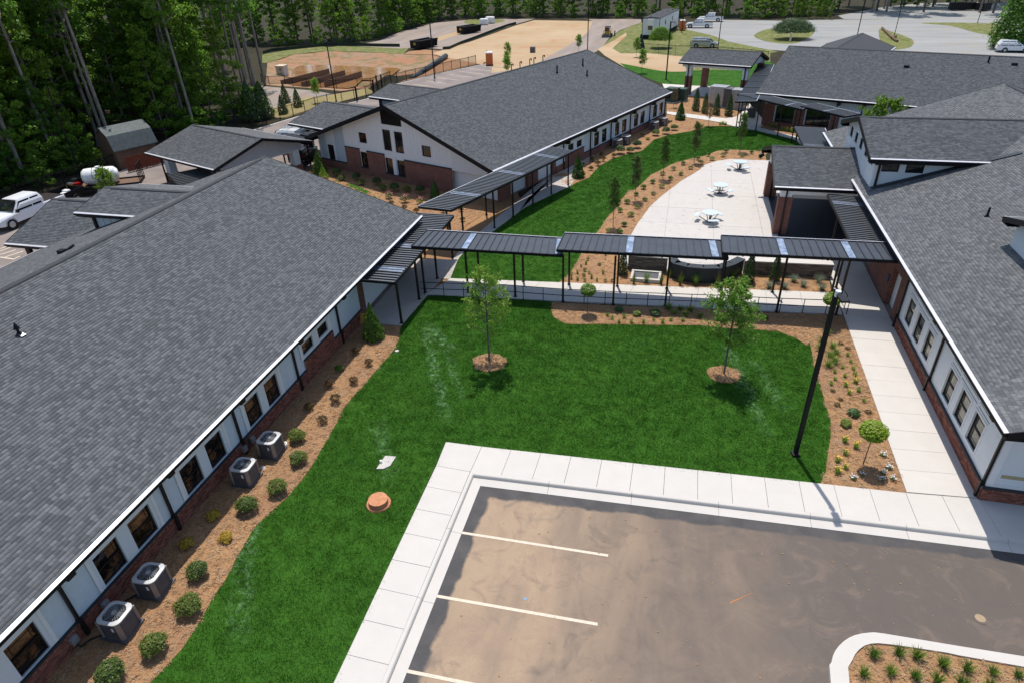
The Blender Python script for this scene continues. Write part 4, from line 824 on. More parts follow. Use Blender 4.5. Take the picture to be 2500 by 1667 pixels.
m.obj('white_trim', MT['wtrim'], bB)
BRK = [(-53.1, -49.42, 0, .76), (-49.38, -47.45, 0, 2.36), (-47.45, -46.43, 0, .66), (-46.43, -44.22, 0, 2.29), (-44.22, -41.75, 0, .55), (-41.72, -36.25, 0, 2.10)]
for i, (a, b, c, d) in enumerate(BRK):
    m = MB(offB); pbox(m, PG, a, b, c, d, -.10-.003*i, .0); m.obj('brick_base', MT['brickwall'], bB)
    m = MB(offB); pbox(m, PG, a-.02, b+.02, d, d+.07, -.14-.003*i, .02); m.obj('coping', MT['flash'], bB)
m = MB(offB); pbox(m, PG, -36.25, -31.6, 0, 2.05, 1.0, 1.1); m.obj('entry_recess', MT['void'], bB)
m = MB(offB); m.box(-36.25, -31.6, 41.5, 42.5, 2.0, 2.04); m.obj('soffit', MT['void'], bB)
for a in (-35.8, -34.7, -33.5, -32.4):
    m = MB(offB); pbox(m, PG, a, a+.06, 0, 2.05, .9, .99); m.obj('mullion', MT['bronze'], bB)
PL = lambda a, z, d: (-31.5-d, a, z)
lw = [(52.68, 53.7, 1.47, 2.1), (54.28, 55.25, 1.46, 2.1), (57.66, 58.71, .76, 2.1), (59.28, 60.29, .76, 2.1), (62.08, 63.08, .80, 2.1), (63.66, 64.7, .78, 2.1), (66.45, 67.53, .78, 2.1), (68.06, 69.14, .75, 2.1), (71.3, 72.4, .78, 2.12), (72.95, 73.99, .78, 2.1)]
m = MB(offB); wallmesh(m, PL, 50.6, 74.5, 0, lambda a: 2.95, [], lw); m.obj('wall', MT['stucco'], bB)
for i in range(0, 10, 2):
    m = MB(offB); a, b = lw[i][0]-.3, lw[i+1][1]+.22; Pq = lambda a, z, d: PL(a, z, d-.022); wallmesh(m, Pq, a, b, .72 if i else 1.35, lambda a: 2.9, [], lw[i:i+2], .02); m.obj('window_surround', MT['siding'], bB)
    m = MB(offB); pbox(m, PL, a-.02, a+.1, .72 if i else 1.35, 2.9, -.05, -.021); pbox(m, PL, b-.1, b+.02, .72 if i else 1.35, 2.9, -.05, -.021); pbox(m, PL, a+.12, b-.12, 2.24, 2.28, -.04, -.021); m.obj('white_trim', MT['wtrim'], bB)
for w in lw: window(bB, offB, PL, *w, 'wglass' if w[0] > 60 else 'glass')
m = MB(offB); pbox(m, PL, 50.6, 74.5, 0, .62, -.08, 0); pbox(m, PL, 52.2, 55.6, .62, 1.28, -.085, 0); m.obj('brick_base', MT['brickwall'], bB)
m = MB(offB); pbox(m, PL, 55.62, 74.5, .62, .70, -.12, 0); pbox(m, PL, 52.18, 55.62, 1.28, 1.35, -.12, 0); m.obj('sill_flashing', MT['flash'], bB)
m = MB(offB); wallmesh(m, PL, 41.5, 50.6, 0, lambda a: 2.95, [], [(43.4, 46.0, 0, 2.3), (47.6, 50.2, 0, 2.3)], .6); m.obj('entry_wall', MT['brickwall'], bB)
m = MB(offB); pbox(m, PL, 43.4, 46, 0, 2.3, .5, .6); pbox(m, PL, 47.6, 50.2, 0, 2.3, .5, .6); m.obj('entry_recess', MT['glass'], bB)
for a in (43.5, 44.7, 45.9, 47.7, 48.9, 50.1):
    m = MB(offB); pbox(m, PL, a-.04, a+.04, 0, 2.3, .42, .49); m.obj('mullion', MT['bronze'], bB)
for a in (51.84, 56.89, 61.16, 65.54, 70.36, 74.4): downspout(bB, offB, PL, a, 2.85)
m = MB(offB); m.box(-53.0, -31.6, 74.3, 74.5, 0, 2.9); m.extr([(-53, 74.4, 2.9), (-42.3, 74.4, 6.7), (-31.6, 74.4, 2.9)], (0, .1, 0)); m.obj('wall', MT['siding'], bB)
gable_roof(bB, offB, 'x', -59.2, -50.5, 42.8, 47.8, 52.8, 3.2, 4.45, 3.2, rake=(True, False), wid=.36, exposure=.15)
m = MB(offB); m.box(-57.8, -52, 43.5, 52.2, 2.6, 3.3); m.obj('porch_beam', MT['white'], bB)
m = MB(offB); [m.box(-57.6, -57.3, y, y+.3, 0, 2.7) for y in (43.6, 51.8)]; m.obj('porch_post', MT['bronze'], bB)
gable_roof(bB, offB, 'x', -56.7, -46.5, 52.1, 55.5, 58.9, 4.4, 5.2, 4.4, rake=(True, False), wid=.36, exposure=.15)
m = MB(offB); m.box(-55.6, -48, 52.8, 58.3, 2.8, 4.25); m.obj('dormer_wall', MT['greysiding'], bB)
m = MB(offB); m.box(-55.8, -55.55, 52.6, 52.8, 2.6, 4.3); m.obj('downspout', MT['bronze'], bB)
for u, v, z, h in ((-39.84, 64.15, 6.14, .75), (-39.76, 69.58, 6.12, .75), (-37.92, 67.34, 5.47, .6)): roof_vent(bB, offB, (u, v, z), h, .09)
for x, y in ((-17.67, 71.05), (-17.11, 72.6), (-16.49, 74.61), (-16.21, 75.45), (-15.51, 76.98)):
    u, v = x*math.cos(A_B)-y*math.sin(A_B), x*math.sin(A_B)+y*math.cos(A_B)
    m = MB(offB); u -= .5; m.cyl((u, v, 6.5), (u, v, 7.45), .05); m.cyl((u, v, 7.42), (u+.22, v, 7.5), .05); m.cyl((u+.22, v, 7.52), (u+.22, v, 7.3), .05); m.obj('roof_vent', MT['black'], bB)

# porte cochere beside it
offP = (-57.6, 34.7, 0); pcx = thing('porte_cochere', 'open drop-off shelter with grey gabled roof on white and brick columns', 'shelter', (*uv(-57.6, 34.7), 0), -A_B)
gable_roof(pcx, offP, 'x', -63.1, -52.2, 29.5, 34.7, 39.9, 2.9, 4.32, 2.9, sh=(True, True), wid=.36, exposure=.15, gut=(True, True))
m = MB(offP); P3 = lambda a, z, d: (-53.0-d, a, z)
wallmesh(m, P3, 30.2, 39.2, 2.2, lambda v: 4.1-.27*abs(v-34.7), [34.7], []); m.extr([(-53.0, 30.2, 2.25), (-53.0, 34.7, 2.25), (-53, 39.2, 2.25), (-53, 39.2, 2.9), (-53, 34.7, 4.08), (-53, 30.2, 2.9)], (-.25, 0, 0))
m.box(-62.3, -53.1, 30.3, 30.5, 2.3, 2.75); m.box(-62.3, -53.1, 38.9, 39.1, 2.3, 2.75); m.obj('gable_wall', MT['stucco'], pcx)
for u in (-62.0, -53.5):
    for v in (30.9, 38.6):
        m = MB(offP); m.box(u-.35, u+.35, v-.35, v+.35, .8, 2.5); c_ = m.obj('column', MT['stucco'], pcx); m = MB(offP); m.box(u-.45, u+.45, v-.45, v+.45, 0, .82); m.obj('brick_base', MT['brickwall'], c_)
m = MB(offP); m.box(-62.45, -62.36, 30.3, 30.42, 0, 2.7); m.obj('downspout', MT['bronze'], pcx)

# ------------------------------------------------------------------ building C: right block
offC = (23.5, 40, 0)
bC = thing('school_building', 'large grey roofed block on the right edge with clerestory box and open patio porch', 'building', offC)
PC = lambda a, z, d: (12.2+d, a, z)
gable_roof(bC, offC, 'y', 20.1, 59.8, 11.45, 23.5, 35.5, 4.05, 8.05, 4.05, sh=(True, False), nearest=(12.5, 21, 5), fascia=.3)
wc = [(22.87, 23.87, .93, 2.29), (24.43, 25.42, .90, 2.29), (26.02, 27.0, .86, 2.28), (29.35, 30.3, .93, 2.29), (30.9, 31.92, .90, 2.30), (32.5, 33.53, .95, 2.29)]
m = MB(offC); wallmesh(m, PC, 21.35, 34.6, 0, lambda a: 3.85, [], wc); m.obj('wall', MT['white'], bC)
for w in wc: window(bC, offC, PC, *w, 'pglass')
m = MB(offC)
for s0 in (0, 6.5):
    for z in (2.50, 2.70):
        for a, b in ((22.7, 23.82), (24.0, 25.8), (25.95, 27.0)): pbox(m, PC, a+s0, b+s0, z, z+.022, -.006, .0)
m.obj('groove', MT['flash'], bC)
m = MB(offC)
for a in (21.5, 22.75, 23.98, 25.52, 27.1, 28.2, 28.75, 29.25, 30.42, 32.03, 33.62, 34.35):
    pass
for w in wc: pbox(m, PC, w[0]-.09, w[0]-.004, w[2]-.02, w[3]+.09, -.022, -.001); pbox(m, PC, w[1]+.004, w[1]+.09, w[2]-.02, w[3]+.09, -.022, -.001); pbox(m, PC, w[0], w[1], w[3]+.004, w[3]+.09, -.022, -.001)
m.obj('white_trim', MT['wtrim'], bC)
m = MB(offC); pbox(m, PC, 21.26, 34.6, 0, .60, -.08, 0); m.obj('brick_base', MT['mortar'], bC)
PCb = lambda a, z, d: PC(a, z, d-.08); bricks(bC, offC, PCb, 21.3, 34.6, 0, .60, near=(12.1, 21.3, .5))
m = MB(offC); pbox(m, PC, 21.2, 34.6, .60, .655, -.10, .0); m.obj('sill_flashing', MT['flash'], bC)
for a in (21.45, 28.35, 34.3): downspout(bC, offC, PC, a, 3.9)
m = MB(offC); wallmesh(m, PC, 34.6, 46, 0, lambda a: 3.85, [], [(35.5, 37.05, 0, 2.35), (41.6, 45.4, 0, 2.6)], .7); m.obj('entry_wall', MT['brickwall'], bC)
m = MB(offC); pbox(m, PC, 35.5, 37.05, 0, 2.35, .55, .62); pbox(m, PC, 41.6, 45.4, 0, 2.6, .55, .62); m.obj('entry_glass', MT['glass'], bC)
m = MB(offC)
for q in ((35.5, 35.57, 0, 2.35), (36.98, 37.05, 0, 2.35), (35.57, 36.98, 2.26, 2.35), (36.24, 36.31, 0, 2.26), (35.57, 36.98, 0, .12)): pbox(m, PC, *q, .44, .54)
d_ = m.obj('door', MT['utilgreen'], bC); m = MB(offC); pbox(m, PC, 36.15, 36.2, .9, 1.3, .36, .43); pbox(m, PC, 36.36, 36.4, .9, 1.3, .36, .43); m.obj('handle', MT['steel'], d_)
m = MB(offC); pbox(m, PC, 37.3, 37.6, 1.25, 1.65, -.06, -.01); m.obj('notice_board', MT['blueprint'], bC)
# gable end facing the parking lot
PN = lambda a, z, d: (a, 21.35+d, z); zc = lambda x: 4.05+(8.05-4.05)/12.05*(min(x, 47-x)-11.45)-.25
m = MB(offC); wallmesh(m, PN, 12.2, 34.8, 0, lambda x: zc(x), [23.5], []); m.obj('wall', MT['siding'], bC)
m = MB(offC); pbox(m, PN, 12.12, 34.8, 0, .60, -.085, 0); m.obj('brick_base', MT['mortar'], bC)
PNb = lambda a, z, d: PN(a, z, d-.085); bricks(bC, offC, PNb, 12.12, 18, 0, .60, near=(12.4, 21.2, .3), pick=60)
m = MB(offC); pbox(m, PN, 12.08, 34.8, .60, .68, -.13, -.001); m.obj('sill_flashing', MT['flash'], bC)
m = MB(offC); pbox(m, PN, 12.2, 12.42, .68, 3.6, -.03, -.001); pbox(m, PN, 12.42, 34, .68, .80, -.03, -.001); m.obj('white_trim', MT['wtrim'], bC)
m = MB(offC); pbox(m, PN, 12.55, 20, 1.12, 1.28, -.012, -.001); m.obj('tan_stripe', MT['stripe'], bC)
# clerestory cross gable
gable_roof(bC, offC, 'x', 11.5, 23.3, 44.4, 49.5, 54.6, 6.24, 7.62, 6.24, sh=(True, True), rake=(True, False), fascia=.3)
PX = lambda a, z, d: (12.0+d, a, z); zx = lambda y: 7.4-.27*abs(y-49.5)
gw = [(45.62, 46.6, 5.42, 5.92), (47.38, 48.24, 5.42, 6.14), (49.12, 50.0, 5.43, 6.15), (50.82, 51.66, 5.44, 6.15), (52.5, 53.42, 5.44, 6.14)]
m = MB(offC); wallmesh(m, PX, 45.0, 54.2, 3.4, zx, [49.5], gw); m.obj('clerestory_wall', MT['white'], bC)
for w in gw: window(bC, offC, PX, *w, 'glass', munt=None)
for y in np.arange(45.2, 54.1, .42):
    if any(w[0]-.04 < y < w[1]+.04 for w in gw): continue
    m = MB(offC); pbox(m, PX, y, y+.035, 4.1, zx(y)-.02, -.018, 0); m.obj('batten', MT['white'], bC)
PY = lambda a, z, d: (a, 45.0+d, z); nw = [(12.42, 13.42, 5.27, 5.9), (13.8, 14.83, 5.24, 5.88)]
m = MB(offC); wallmesh(m, PY, 12.0, 19.5, 3.6, lambda x: 6.05, [], nw); m.obj('clerestory_wall', MT['siding'], bC)
for w in nw: window(bC, offC, PY, *w, 'glass', munt='cross')
m = MB(offC); pbox(m, PY, 11.98, 12.2, 4.2, 6.05, -.03, -.001); m.obj('white_trim', MT['wtrim'], bC)
m = MB(offC); pbox(m, PY, 12.22, 12.34, 4.25, 5.95, -.12, -.031); pbox(m, PY, 11.9, 12.6, 5.8, 6.0, -.5, -.13); m.obj('downspout', MT['bronze'], bC)
m = MB(offC); m.extr([(12.02, 44.9, 4.27), (19.6, 44.9, 6.79), (19.6, 44.5, 6.8), (12.02, 44.5, 4.28)], (0, 0, .03)); m.obj('flashing', MT['flash'], bC)
# patio porch
gable_roof(bC, offC, 'x', 6.45, 12.6, 46.0, 50.9, 55.8, 3.7, 5.16, 3.7, sh=(True, True), rake=(True, False), fascia=.26)
PP = lambda a, z, d: (7.1+d, a, z)
m = MB(offC); wallmesh(m, PP, 46.6, 55.2, 3.0, lambda y: 4.95-.297*abs(y-50.9), [50.9], []); m.box(7.15, 12, 46.6, 46.85, 3.0, 3.5); m.box(7.15, 12, 54.9, 55.2, 3.0, 3.5); m.obj('gable_wall', MT['white'], bC)
for y in (46.6, 54.6):
    m = MB(offC); m.box(6.95, 7.85, y, y+.75, 0, 2.75); c_ = m.obj('column', MT['brickwall'], bC)
    m = MB(offC); m.box(7.02, 7.78, y+.07, y+.68, 2.75, 3.4); m.obj('column_top', MT['white'], c_)
    m = MB(offC); m.box(7.35, 7.45, y-.1, y-.01, 0, 3.5); m.obj('downspout', MT['bronze'], c_)
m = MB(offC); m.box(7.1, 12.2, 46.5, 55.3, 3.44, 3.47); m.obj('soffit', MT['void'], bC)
m = MB(offC); wallmesh(m, PC, 46, 59.6, 0, lambda a: 3.85, [], [(47.2, 50.2, 0, 2.7), (51.2, 54.4, 0, 2.7)], .3); m.obj('entry_wall', MT['brickwall'], bC)
m = MB(offC); pbox(m, PC, 47.2, 50.2, 0, 2.7, .2, .3); pbox(m, PC, 51.2, 54.4, 0, 2.7, .2, .3); m.obj('entry_glass', MT['glass'], bC)
m = MB(offC); m.box(6.35, 6.5, 55.6, 55.9, 3.3, 3.62); m.cyl((6.55, 55.5, 3.25), (6.2, 55.5, 3.05), .14, .18); m.obj('floodlight', MT['black'], bC)
# small gabled dormer by the frame edge
gable_roof(bC, offC, 'x', 15.05, 20, 26.8, 30.2, 33.7, 6.66, 7.6, 6.66, rake=(True, False))
PD = lambda a, z, d: (15.55+d, a, z)
m = MB(offC); wallmesh(m, PD, 27.2, 33.3, 5.0, lambda y: 7.4-.27*abs(y-30.2), [30.2], [(29.9, 31.7, 5.95, 6.5)]); m.box(15.57, 19, 33.1, 33.28, 5.2, 6.6); m.obj('dormer_wall', MT['siding'], bC)
window(bC, offC, PD, 29.9, 31.7, 5.95, 6.5, 'glass', munt=None)
m = MB(offC); m.box(12.5, 34.5, 21.7, 59.3, 0, 3.6); m.obj('inner_wall', MT['white'], bC)
m = MB(offC); wallmesh(m, lambda a, z, d: (a, 59.5, z), 12.2, 34.8, 0, zc, [23.5], []); m.obj('wall', MT['siding'], bC)
roof_vent(bC, offC, (15.75, 37.0, 5.47), .5, .06)
# ------------------------------------------------------------------ building D: far right block
offD = (-6, 86, 0); bD = thing('school_building', 'wide grey roofed block behind the courtyard at the upper right', 'building', (*uv(-6, 86), 0), -A_B)
gable_roof(bD, offD, 'x', -21.7, 30, 76.1, 86.4, 96.7, 3.5, 6.98, 3.5, sh=(True, False), wid=.36, exposure=.15)
PDw = lambda a, z, d: (a, 77.0+d, z)
m = MB(offD); wallmesh(m, PDw, -20.9, 22, 0, lambda a: 3.3, [], [(-19.6, -17.6, 0, 2.2), (-16.4, -13.9, 0, 2.2), (-9.75, -8.75, .95, 2.5), (-8.3, -7.3, .95, 2.5)], .4); m.obj('wall', MT['stucco'], bD)
m = MB(offD); pbox(m, PDw, -19.6, -17.6, 0, 2.2, .3, .4); pbox(m, PDw, -16.4, -13.9, 0, 2.2, .3, .4); m.obj('storefront_glass', MT['glass'], bD)
m = MB(offD)
for a, b in ((-20.9, -19.7), (-17.55, -16.5), (-13.85, -13.0)): pbox(m, PDw, a, b, 0, 2.35, -.1, 0)
pbox(m, PDw, -19.7, -17.6, 0, .5, -.08, 0); pbox(m, PDw, -16.5, -13.9, 0, .5, -.08, 0); m.obj('brick_base', MT['brickwall'], bD)
for a in (-19.6, -18.6, -17.65, -16.4, -15.6, -14.7, -13.95):
    m = MB(offD); pbox(m, PDw, a, a+.06, .5, 2.2, .2, .29); m.obj('mullion', MT['bronze'], bD)
for w in ((-9.75, -8.75, .95, 2.5), (-8.3, -7.3, .95, 2.5)): window(bD, offD, PDw, *w, 'wglass')
for a in (-13.45, -11.05): downspout(bD, offD, PDw, a, 3.3)
m = MB(offD); pbox(m, PDw, -10.2, -6.9, .8, 3.2, -.02, -.001) if False else pbox(m, PDw, -20.9, 22, 2.35, 2.45, -.03, -.001); m.obj('white_trim', MT['wtrim'], bD)
PW = lambda a, z, d: (-20.9-d*-1, a, z)
m = MB(offD); wallmesh(m, PW, 77, 95.8, 0, lambda v: 6.75-.338*abs(v-86.4), [86.4], [(80.6, 82.6, 0, 2.3)], .5); m.obj('wall', MT['stucco'], bD)
m = MB(offD); m.box(-20.7, 22, 77.5, 95.6, 0, 3.2); m.obj('inner_wall', MT['white'], bD)
for a in (80.6, 81.6):
    m = MB(offD)
    for q in ((a, a+.06, 0, 2.2), (a+.9, a+.96, 0, 2.2), (a, a+.96, 2.14, 2.2)): pbox(m, PW, *q, .1, .16)
    d_ = m.obj('door', MT['bronze'], bD); m = MB(offD); pbox(m, PW, a+.06, a+.9, 0.1, 2.14, .12, .14); m.obj('pane', MT['glass'], d_)
for u, v, z in ((-8.74, 83.22, 5.91), (.39, 84.83, 6.45)):
    m = MB(offD); m.cbox((u, v, z+.06), (.5, .4, .22)); m.obj('roof_vent', MT['black'], bD)
m = MB(offD); m.cyl((-1.83, 84.98, 6.4), (-1.83, 84.98, 7.1), .09); m.obj('roof_vent', MT['black'], bD)
gable_roof(bD, offD, 'y', 90, 109.5, -22.5, -18.0, -13.5, 4.4, 6.0, 4.4, sh=(False, False), rake=(True, True))
# ------------------------------------------------------------------ carport with brick piers at the top of the courtyard
offE = (-31, 92, 0); cpt = thing('gabled_shelter', 'grey roofed shelter on brick and white piers in front of the back lawn', 'shelter', (*uv(-31, 92), 0), -A_B)
gable_roof(cpt, offE, 'x', -36.0, -26.4, 88.6, 92.3, 96.0, 4.1, 5.35, 4.1, sh=(True, True), wid=.36, exposure=.15)
m = MB(offE); m.box(-35.6, -26.8, 89.0, 89.2, 3.5, 3.95); m.box(-35.6, -26.8, 95.4, 95.6, 3.5, 3.95); m.extr([(-35.5, 89.1, 3.9), (-35.5, 92.3, 5.0), (-35.5, 95.5, 3.9)], (.1, 0, 0)); m.extr([(-26.9, 89.1, 3.9), (-26.9, 92.3, 5.0), (-26.9, 95.5, 3.9)], (.1, 0, 0)); m.obj('beam', MT['white'], cpt)
for u in (-34.6, -27.1):
    for v in (88.95, 95.0):
        m = MB(offE); m.box(u-.4, u+.4, v-.2, v+.5, 0, 2.4 if v < 90 else 3.5); c_ = m.obj('column', MT['brickwall'], cpt)
        if v < 90:
            m = MB(offE); m.box(u-.34, u+.34, v-.14, v+.44, 2.4, 3.6); m.obj('column_top', MT['white'], c_); m = MB(offE); m.box(u-.06, u+.06, v-.32, v-.2, 0, 3.9); m.obj('downspout', MT['bronze'], c_)
MT['wood2'] = plain('tan_cap', (0.34, 0.25, 0.16), 0.7)
# ------------------------------------------------------------------ metal canopies
def canopy(label, quad, z, posts, rib=0.41, sky=(), thick=.16, z_post=0.0, mat='seam', group='metal walkway canopies', edge=None):
    """quad: front-left, front-right, back-right, back-left corners in plan; ribs run front to back"""
    q = [Vector((*p, 0)) for p in quad]; c = sum(q, Vector())/4
    t = thing('walkway_canopy', label, 'canopy', (c.x, c.y, 0), 0, group); off = (c.x, c.y, 0)
    m = MB(off); m.prism([tuple(p.xy) for p in q], z-.02, z); 
    d_ = m.obj('roof_panel', MT[mat], t)
    L = ((q[1]-q[0]).length+(q[2]-q[3]).length)/2; n = max(2, int(L/rib)); up = Vector((0, 0, 1))
    for i in range(n+1):
        s = i/n; a = q[0].lerp(q[1], s); b = q[3].lerp(q[2], s); m = MB(off)
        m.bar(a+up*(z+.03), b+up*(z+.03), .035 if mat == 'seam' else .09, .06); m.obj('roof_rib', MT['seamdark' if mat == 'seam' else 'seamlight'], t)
    for i in range(n):
        if any(abs((i+.5)/n-s) < (.5 if mat == 'seam' else .8)/n+1e-6 for s in sky):
            s0, s1 = (i+.06)/n, (i+.94)/n; m = MB(off)
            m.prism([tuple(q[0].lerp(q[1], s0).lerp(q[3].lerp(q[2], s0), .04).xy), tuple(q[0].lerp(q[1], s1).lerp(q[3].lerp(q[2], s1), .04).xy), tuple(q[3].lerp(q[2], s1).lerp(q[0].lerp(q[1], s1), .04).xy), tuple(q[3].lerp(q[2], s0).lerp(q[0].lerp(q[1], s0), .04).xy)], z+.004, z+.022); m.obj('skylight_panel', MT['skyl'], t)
    for nm, i, j in (('fascia', 0, 1), ('fascia', 1, 2), ('fascia', 2, 3), ('fascia', 3, 0)):
        m = MB(off); m.bar(q[i]+up*(z-thick/2+.03), q[j]+up*(z-thick/2+.03), .07, thick); m.obj(nm, MT['black'], t)
    m = MB(off); m.bar(q[3]+up*(z+.062), q[2]+up*(z+.062), .05, .02); m.obj('gutter_lip', MT['drip' if edge is None else edge], t)
    m = MB(off)
    for k_ in np.linspace(.12, .88, 4): m.bar(q[0].lerp(q[1], k_)+up*(z-.12), q[3].lerp(q[2], k_)+up*(z-.12), .08, .12)
    m.obj('cross_beam', MT['black'], t)
    for p in posts:
        m = MB(off); m.box(p[0]-.055, p[0]+.055, p[1]-.055, p[1]+.055, z_post, z-thick+.03); pp = m.obj('post', MT['bronze'], t)
        m = MB(off); m.box(p[0]-.10, p[0]+.10, p[1]-.10, p[1]+.10, .045, .06); m.obj('base_plate', MT['black'], pp)
    return t
FR_ = lambda x: 34.32+.055*x
canopy('leftmost flat black seamed canopy crossing the courtyard in front of the lawn trees', [(-15.15, 33.75), (-6.0, 34.0), (-6.35, 36.42), (-15.1, 36.35)], 2.98,
       [(-14.5, 33.5), (-11.8, 33.85), (-8.85, 33.98), (-14.43, 35.54), (-11.83, 36.3), (-8.84, 36.09)], sky=(.37, .965))
canopy('middle flat black seamed canopy of the courtyard row, between the lower and higher ones', [(-6.32, 34.05), (3.12, 34.5), (2.9, 36.95), (-6.3, 36.55)], 3.27,
       [(-5.9, 33.85), (-2.95, 34.04), (.03, 34.44), (-5.93, 36.18), (-2.96, 36.46), (.02, 36.7), (3.15, 36.95), (3.05, 34.62)], sky=(.42, .91))
canopy('rightmost and highest seamed canopy ending under the eave of the right block', [(2.8, 34.5), (11.75, 34.95), (11.65, 37.3), (2.78, 36.95)], 3.57,
       [(6.2, 34.92), (6.17, 37.29), (9.35, 35.1), (9.55, 37.9)], sky=(.35, .76))
canopy('long black slatted canopy beside the eave of the left block', [(-14.4, 29.3), (-14.4, 39.5), (-16.9, 39.5), (-16.9, 29.3)], 2.80,
       [(-14.5, 29.66), (-14.55, 32.6), (-14.5, 38.9), (-16.6, 39.1)], rib=.30, sky=(.14, .47), mat='black', edge='black')
e = [uv(-28.25, 31.9), uv(-28.35, 48.3), uv(-30.75, 48.45), uv(-30.7, 31.3)]
canopy('long black slatted canopy beside the eave of the centre block', e, 3.0, [(-13.05, 44.58), (-12.2, 47.04), (-11.26, 49.98), (-10.27, 52.71), (-9.28, 55.35), (-14.4, 41.2), (-14.43, 47.2), (-15.9, 42.2), (-11.0, 54.6)], rib=.30, sky=(.20, .55, .86), mat='black')
canopy('black slatted canopy tucked behind the right block eave above the patio door', [(9.85, 37.9), (9.85, 45.9), (11.75, 45.6), (11.75, 37.6)], 3.32,
       [(9.9, 38.6), (9.9, 42.0)], rib=.30, sky=(.80,), mat='black')
D1 = [uv(-23.55, 75.5), uv(-15.55, 71.0), uv(-15.5, 73.1), uv(-20.95, 76.6)]
canopy('left black canopy in front of the far block, next to the young tree', D1, 3.3, [(5.79, 78.31), (7.75, 76.7), (9.82, 74.74), (10.9, 72.0)], rib=.33, sky=(.24, .76), mat='black')
D2 = [uv(-15.99, 72.1), uv(-11.33, 69.3), uv(-10.3, 71.0), uv(-14.9, 73.9)]
canopy('right black canopy in front of the far block, touching the clerestory gable', D2, 3.4, [(11.5, 73.44), (13.6, 70.6)], rib=.33, sky=(.52,), mat='black')
canopy('small black slatted canopy between the patio porch and the far block', [(9.8, 57.9), (9.8, 64.5), (12.3, 64.2), (12.1, 57.6)], 3.3, [(10.1, 64.2), (10.1, 61), (10.9, 71.0)][:2], rib=.30, sky=(.08,), mat='black')
D0 = [uv(-22.5, 71.8), uv(-27.5, 95.3), uv(-25.6, 95.9), uv(-20.6, 72.8)]
canopy('wide flat black canopy running from the shelter to the far block', D0, 3.3, [uv(-22.7, 75), uv(-23.5, 79), uv(-24.4, 83), uv(-25.2, 87)], rib=3.9, mat='black', edge='drip')
# roof bits of the sliver canopies left of the near block and by the gable
canopy('sliver of black slatted canopy behind the left block by the drop-off shelter', [(-43.6, 47.4), (-38.5, 43.2), (-36.6, 45.2), (-41.5, 50.0)], 1.9, [], rib=.5, mat='black')
canopy('sloping sliver of black canopy joining shelter and centre block', [uv(-55.2, 41.0), uv(-53.6, 41.0), uv(-52.6, 47.0), uv(-54.6, 47.0)], 2.9, [uv(-54.7, 41.2), uv(-53.2, 42)], rib=.5, mat='black', z_post=0)
canopy('short black canopy piece at the left corner of the white gable', [uv(-56.6, 39.2), uv(-53.4, 39.2), uv(-53.4, 41.2), uv(-56.6, 41.2)], 2.75, [uv(-56.3, 39.4), uv(-54.6, 39.4), uv(-53.6, 39.4)], rib=.4, mat='black')
# ------------------------------------------------------------------ ramp railing
rl = thing('handrail', 'thin black pipe railing along the front of the courtyard ramp', 'railing', (-2, 34.2, 0))
off = (-2, 34.2, 0); RP = [(-14.6, 33.15), (-13, 33.3), (-9.5, 33.72), (-6, 33.78), (-3, 33.98), (0, 34.28), (3, 34.6), (6, 34.8), (9.55, 35.15)]
for z in (.92, .5):
    m = MB(off); m.tube([(x, y, z) for x, y in RP], .022); m.obj('rail', MT['black'], rl)
for x in np.arange(-14.4, 9.6, 1.22):
    i = max(j for j in range(len(RP)) if RP[j][0] <= x); i = min(i, len(RP)-2); t = (x-RP[i][0])/(RP[i+1][0]-RP[i][0]); y = RP[i][1]+t*(RP[i+1][1]-RP[i][1])
    m = MB(off); m.cyl((x, y, 0), (x, y, .92), .022); m.obj('baluster', MT['black'], rl)
m = MB(off); m.tube([(9.55, 35.15, .92), (9.9, 35.2, .9), (9.9, 35.2, .05)], .022); m.tube([(9.55, 35.3, .92), (9.9, 35.35, .9)], .022); m.obj('rail', MT['black'], rl)
rl2 = thing('handrail', 'short black railing on the far side of the ramp by the right block', 'railing', (9.9, 36.8, 0)); off = (9.9, 36.8, 0)
m = MB(off); m.tube([(9.9, 35.9, .05), (9.9, 35.9, .9), (9.7, 37.6, .9), (9.7, 37.6, .05)], .022); m.obj('rail', MT['black'], rl2)
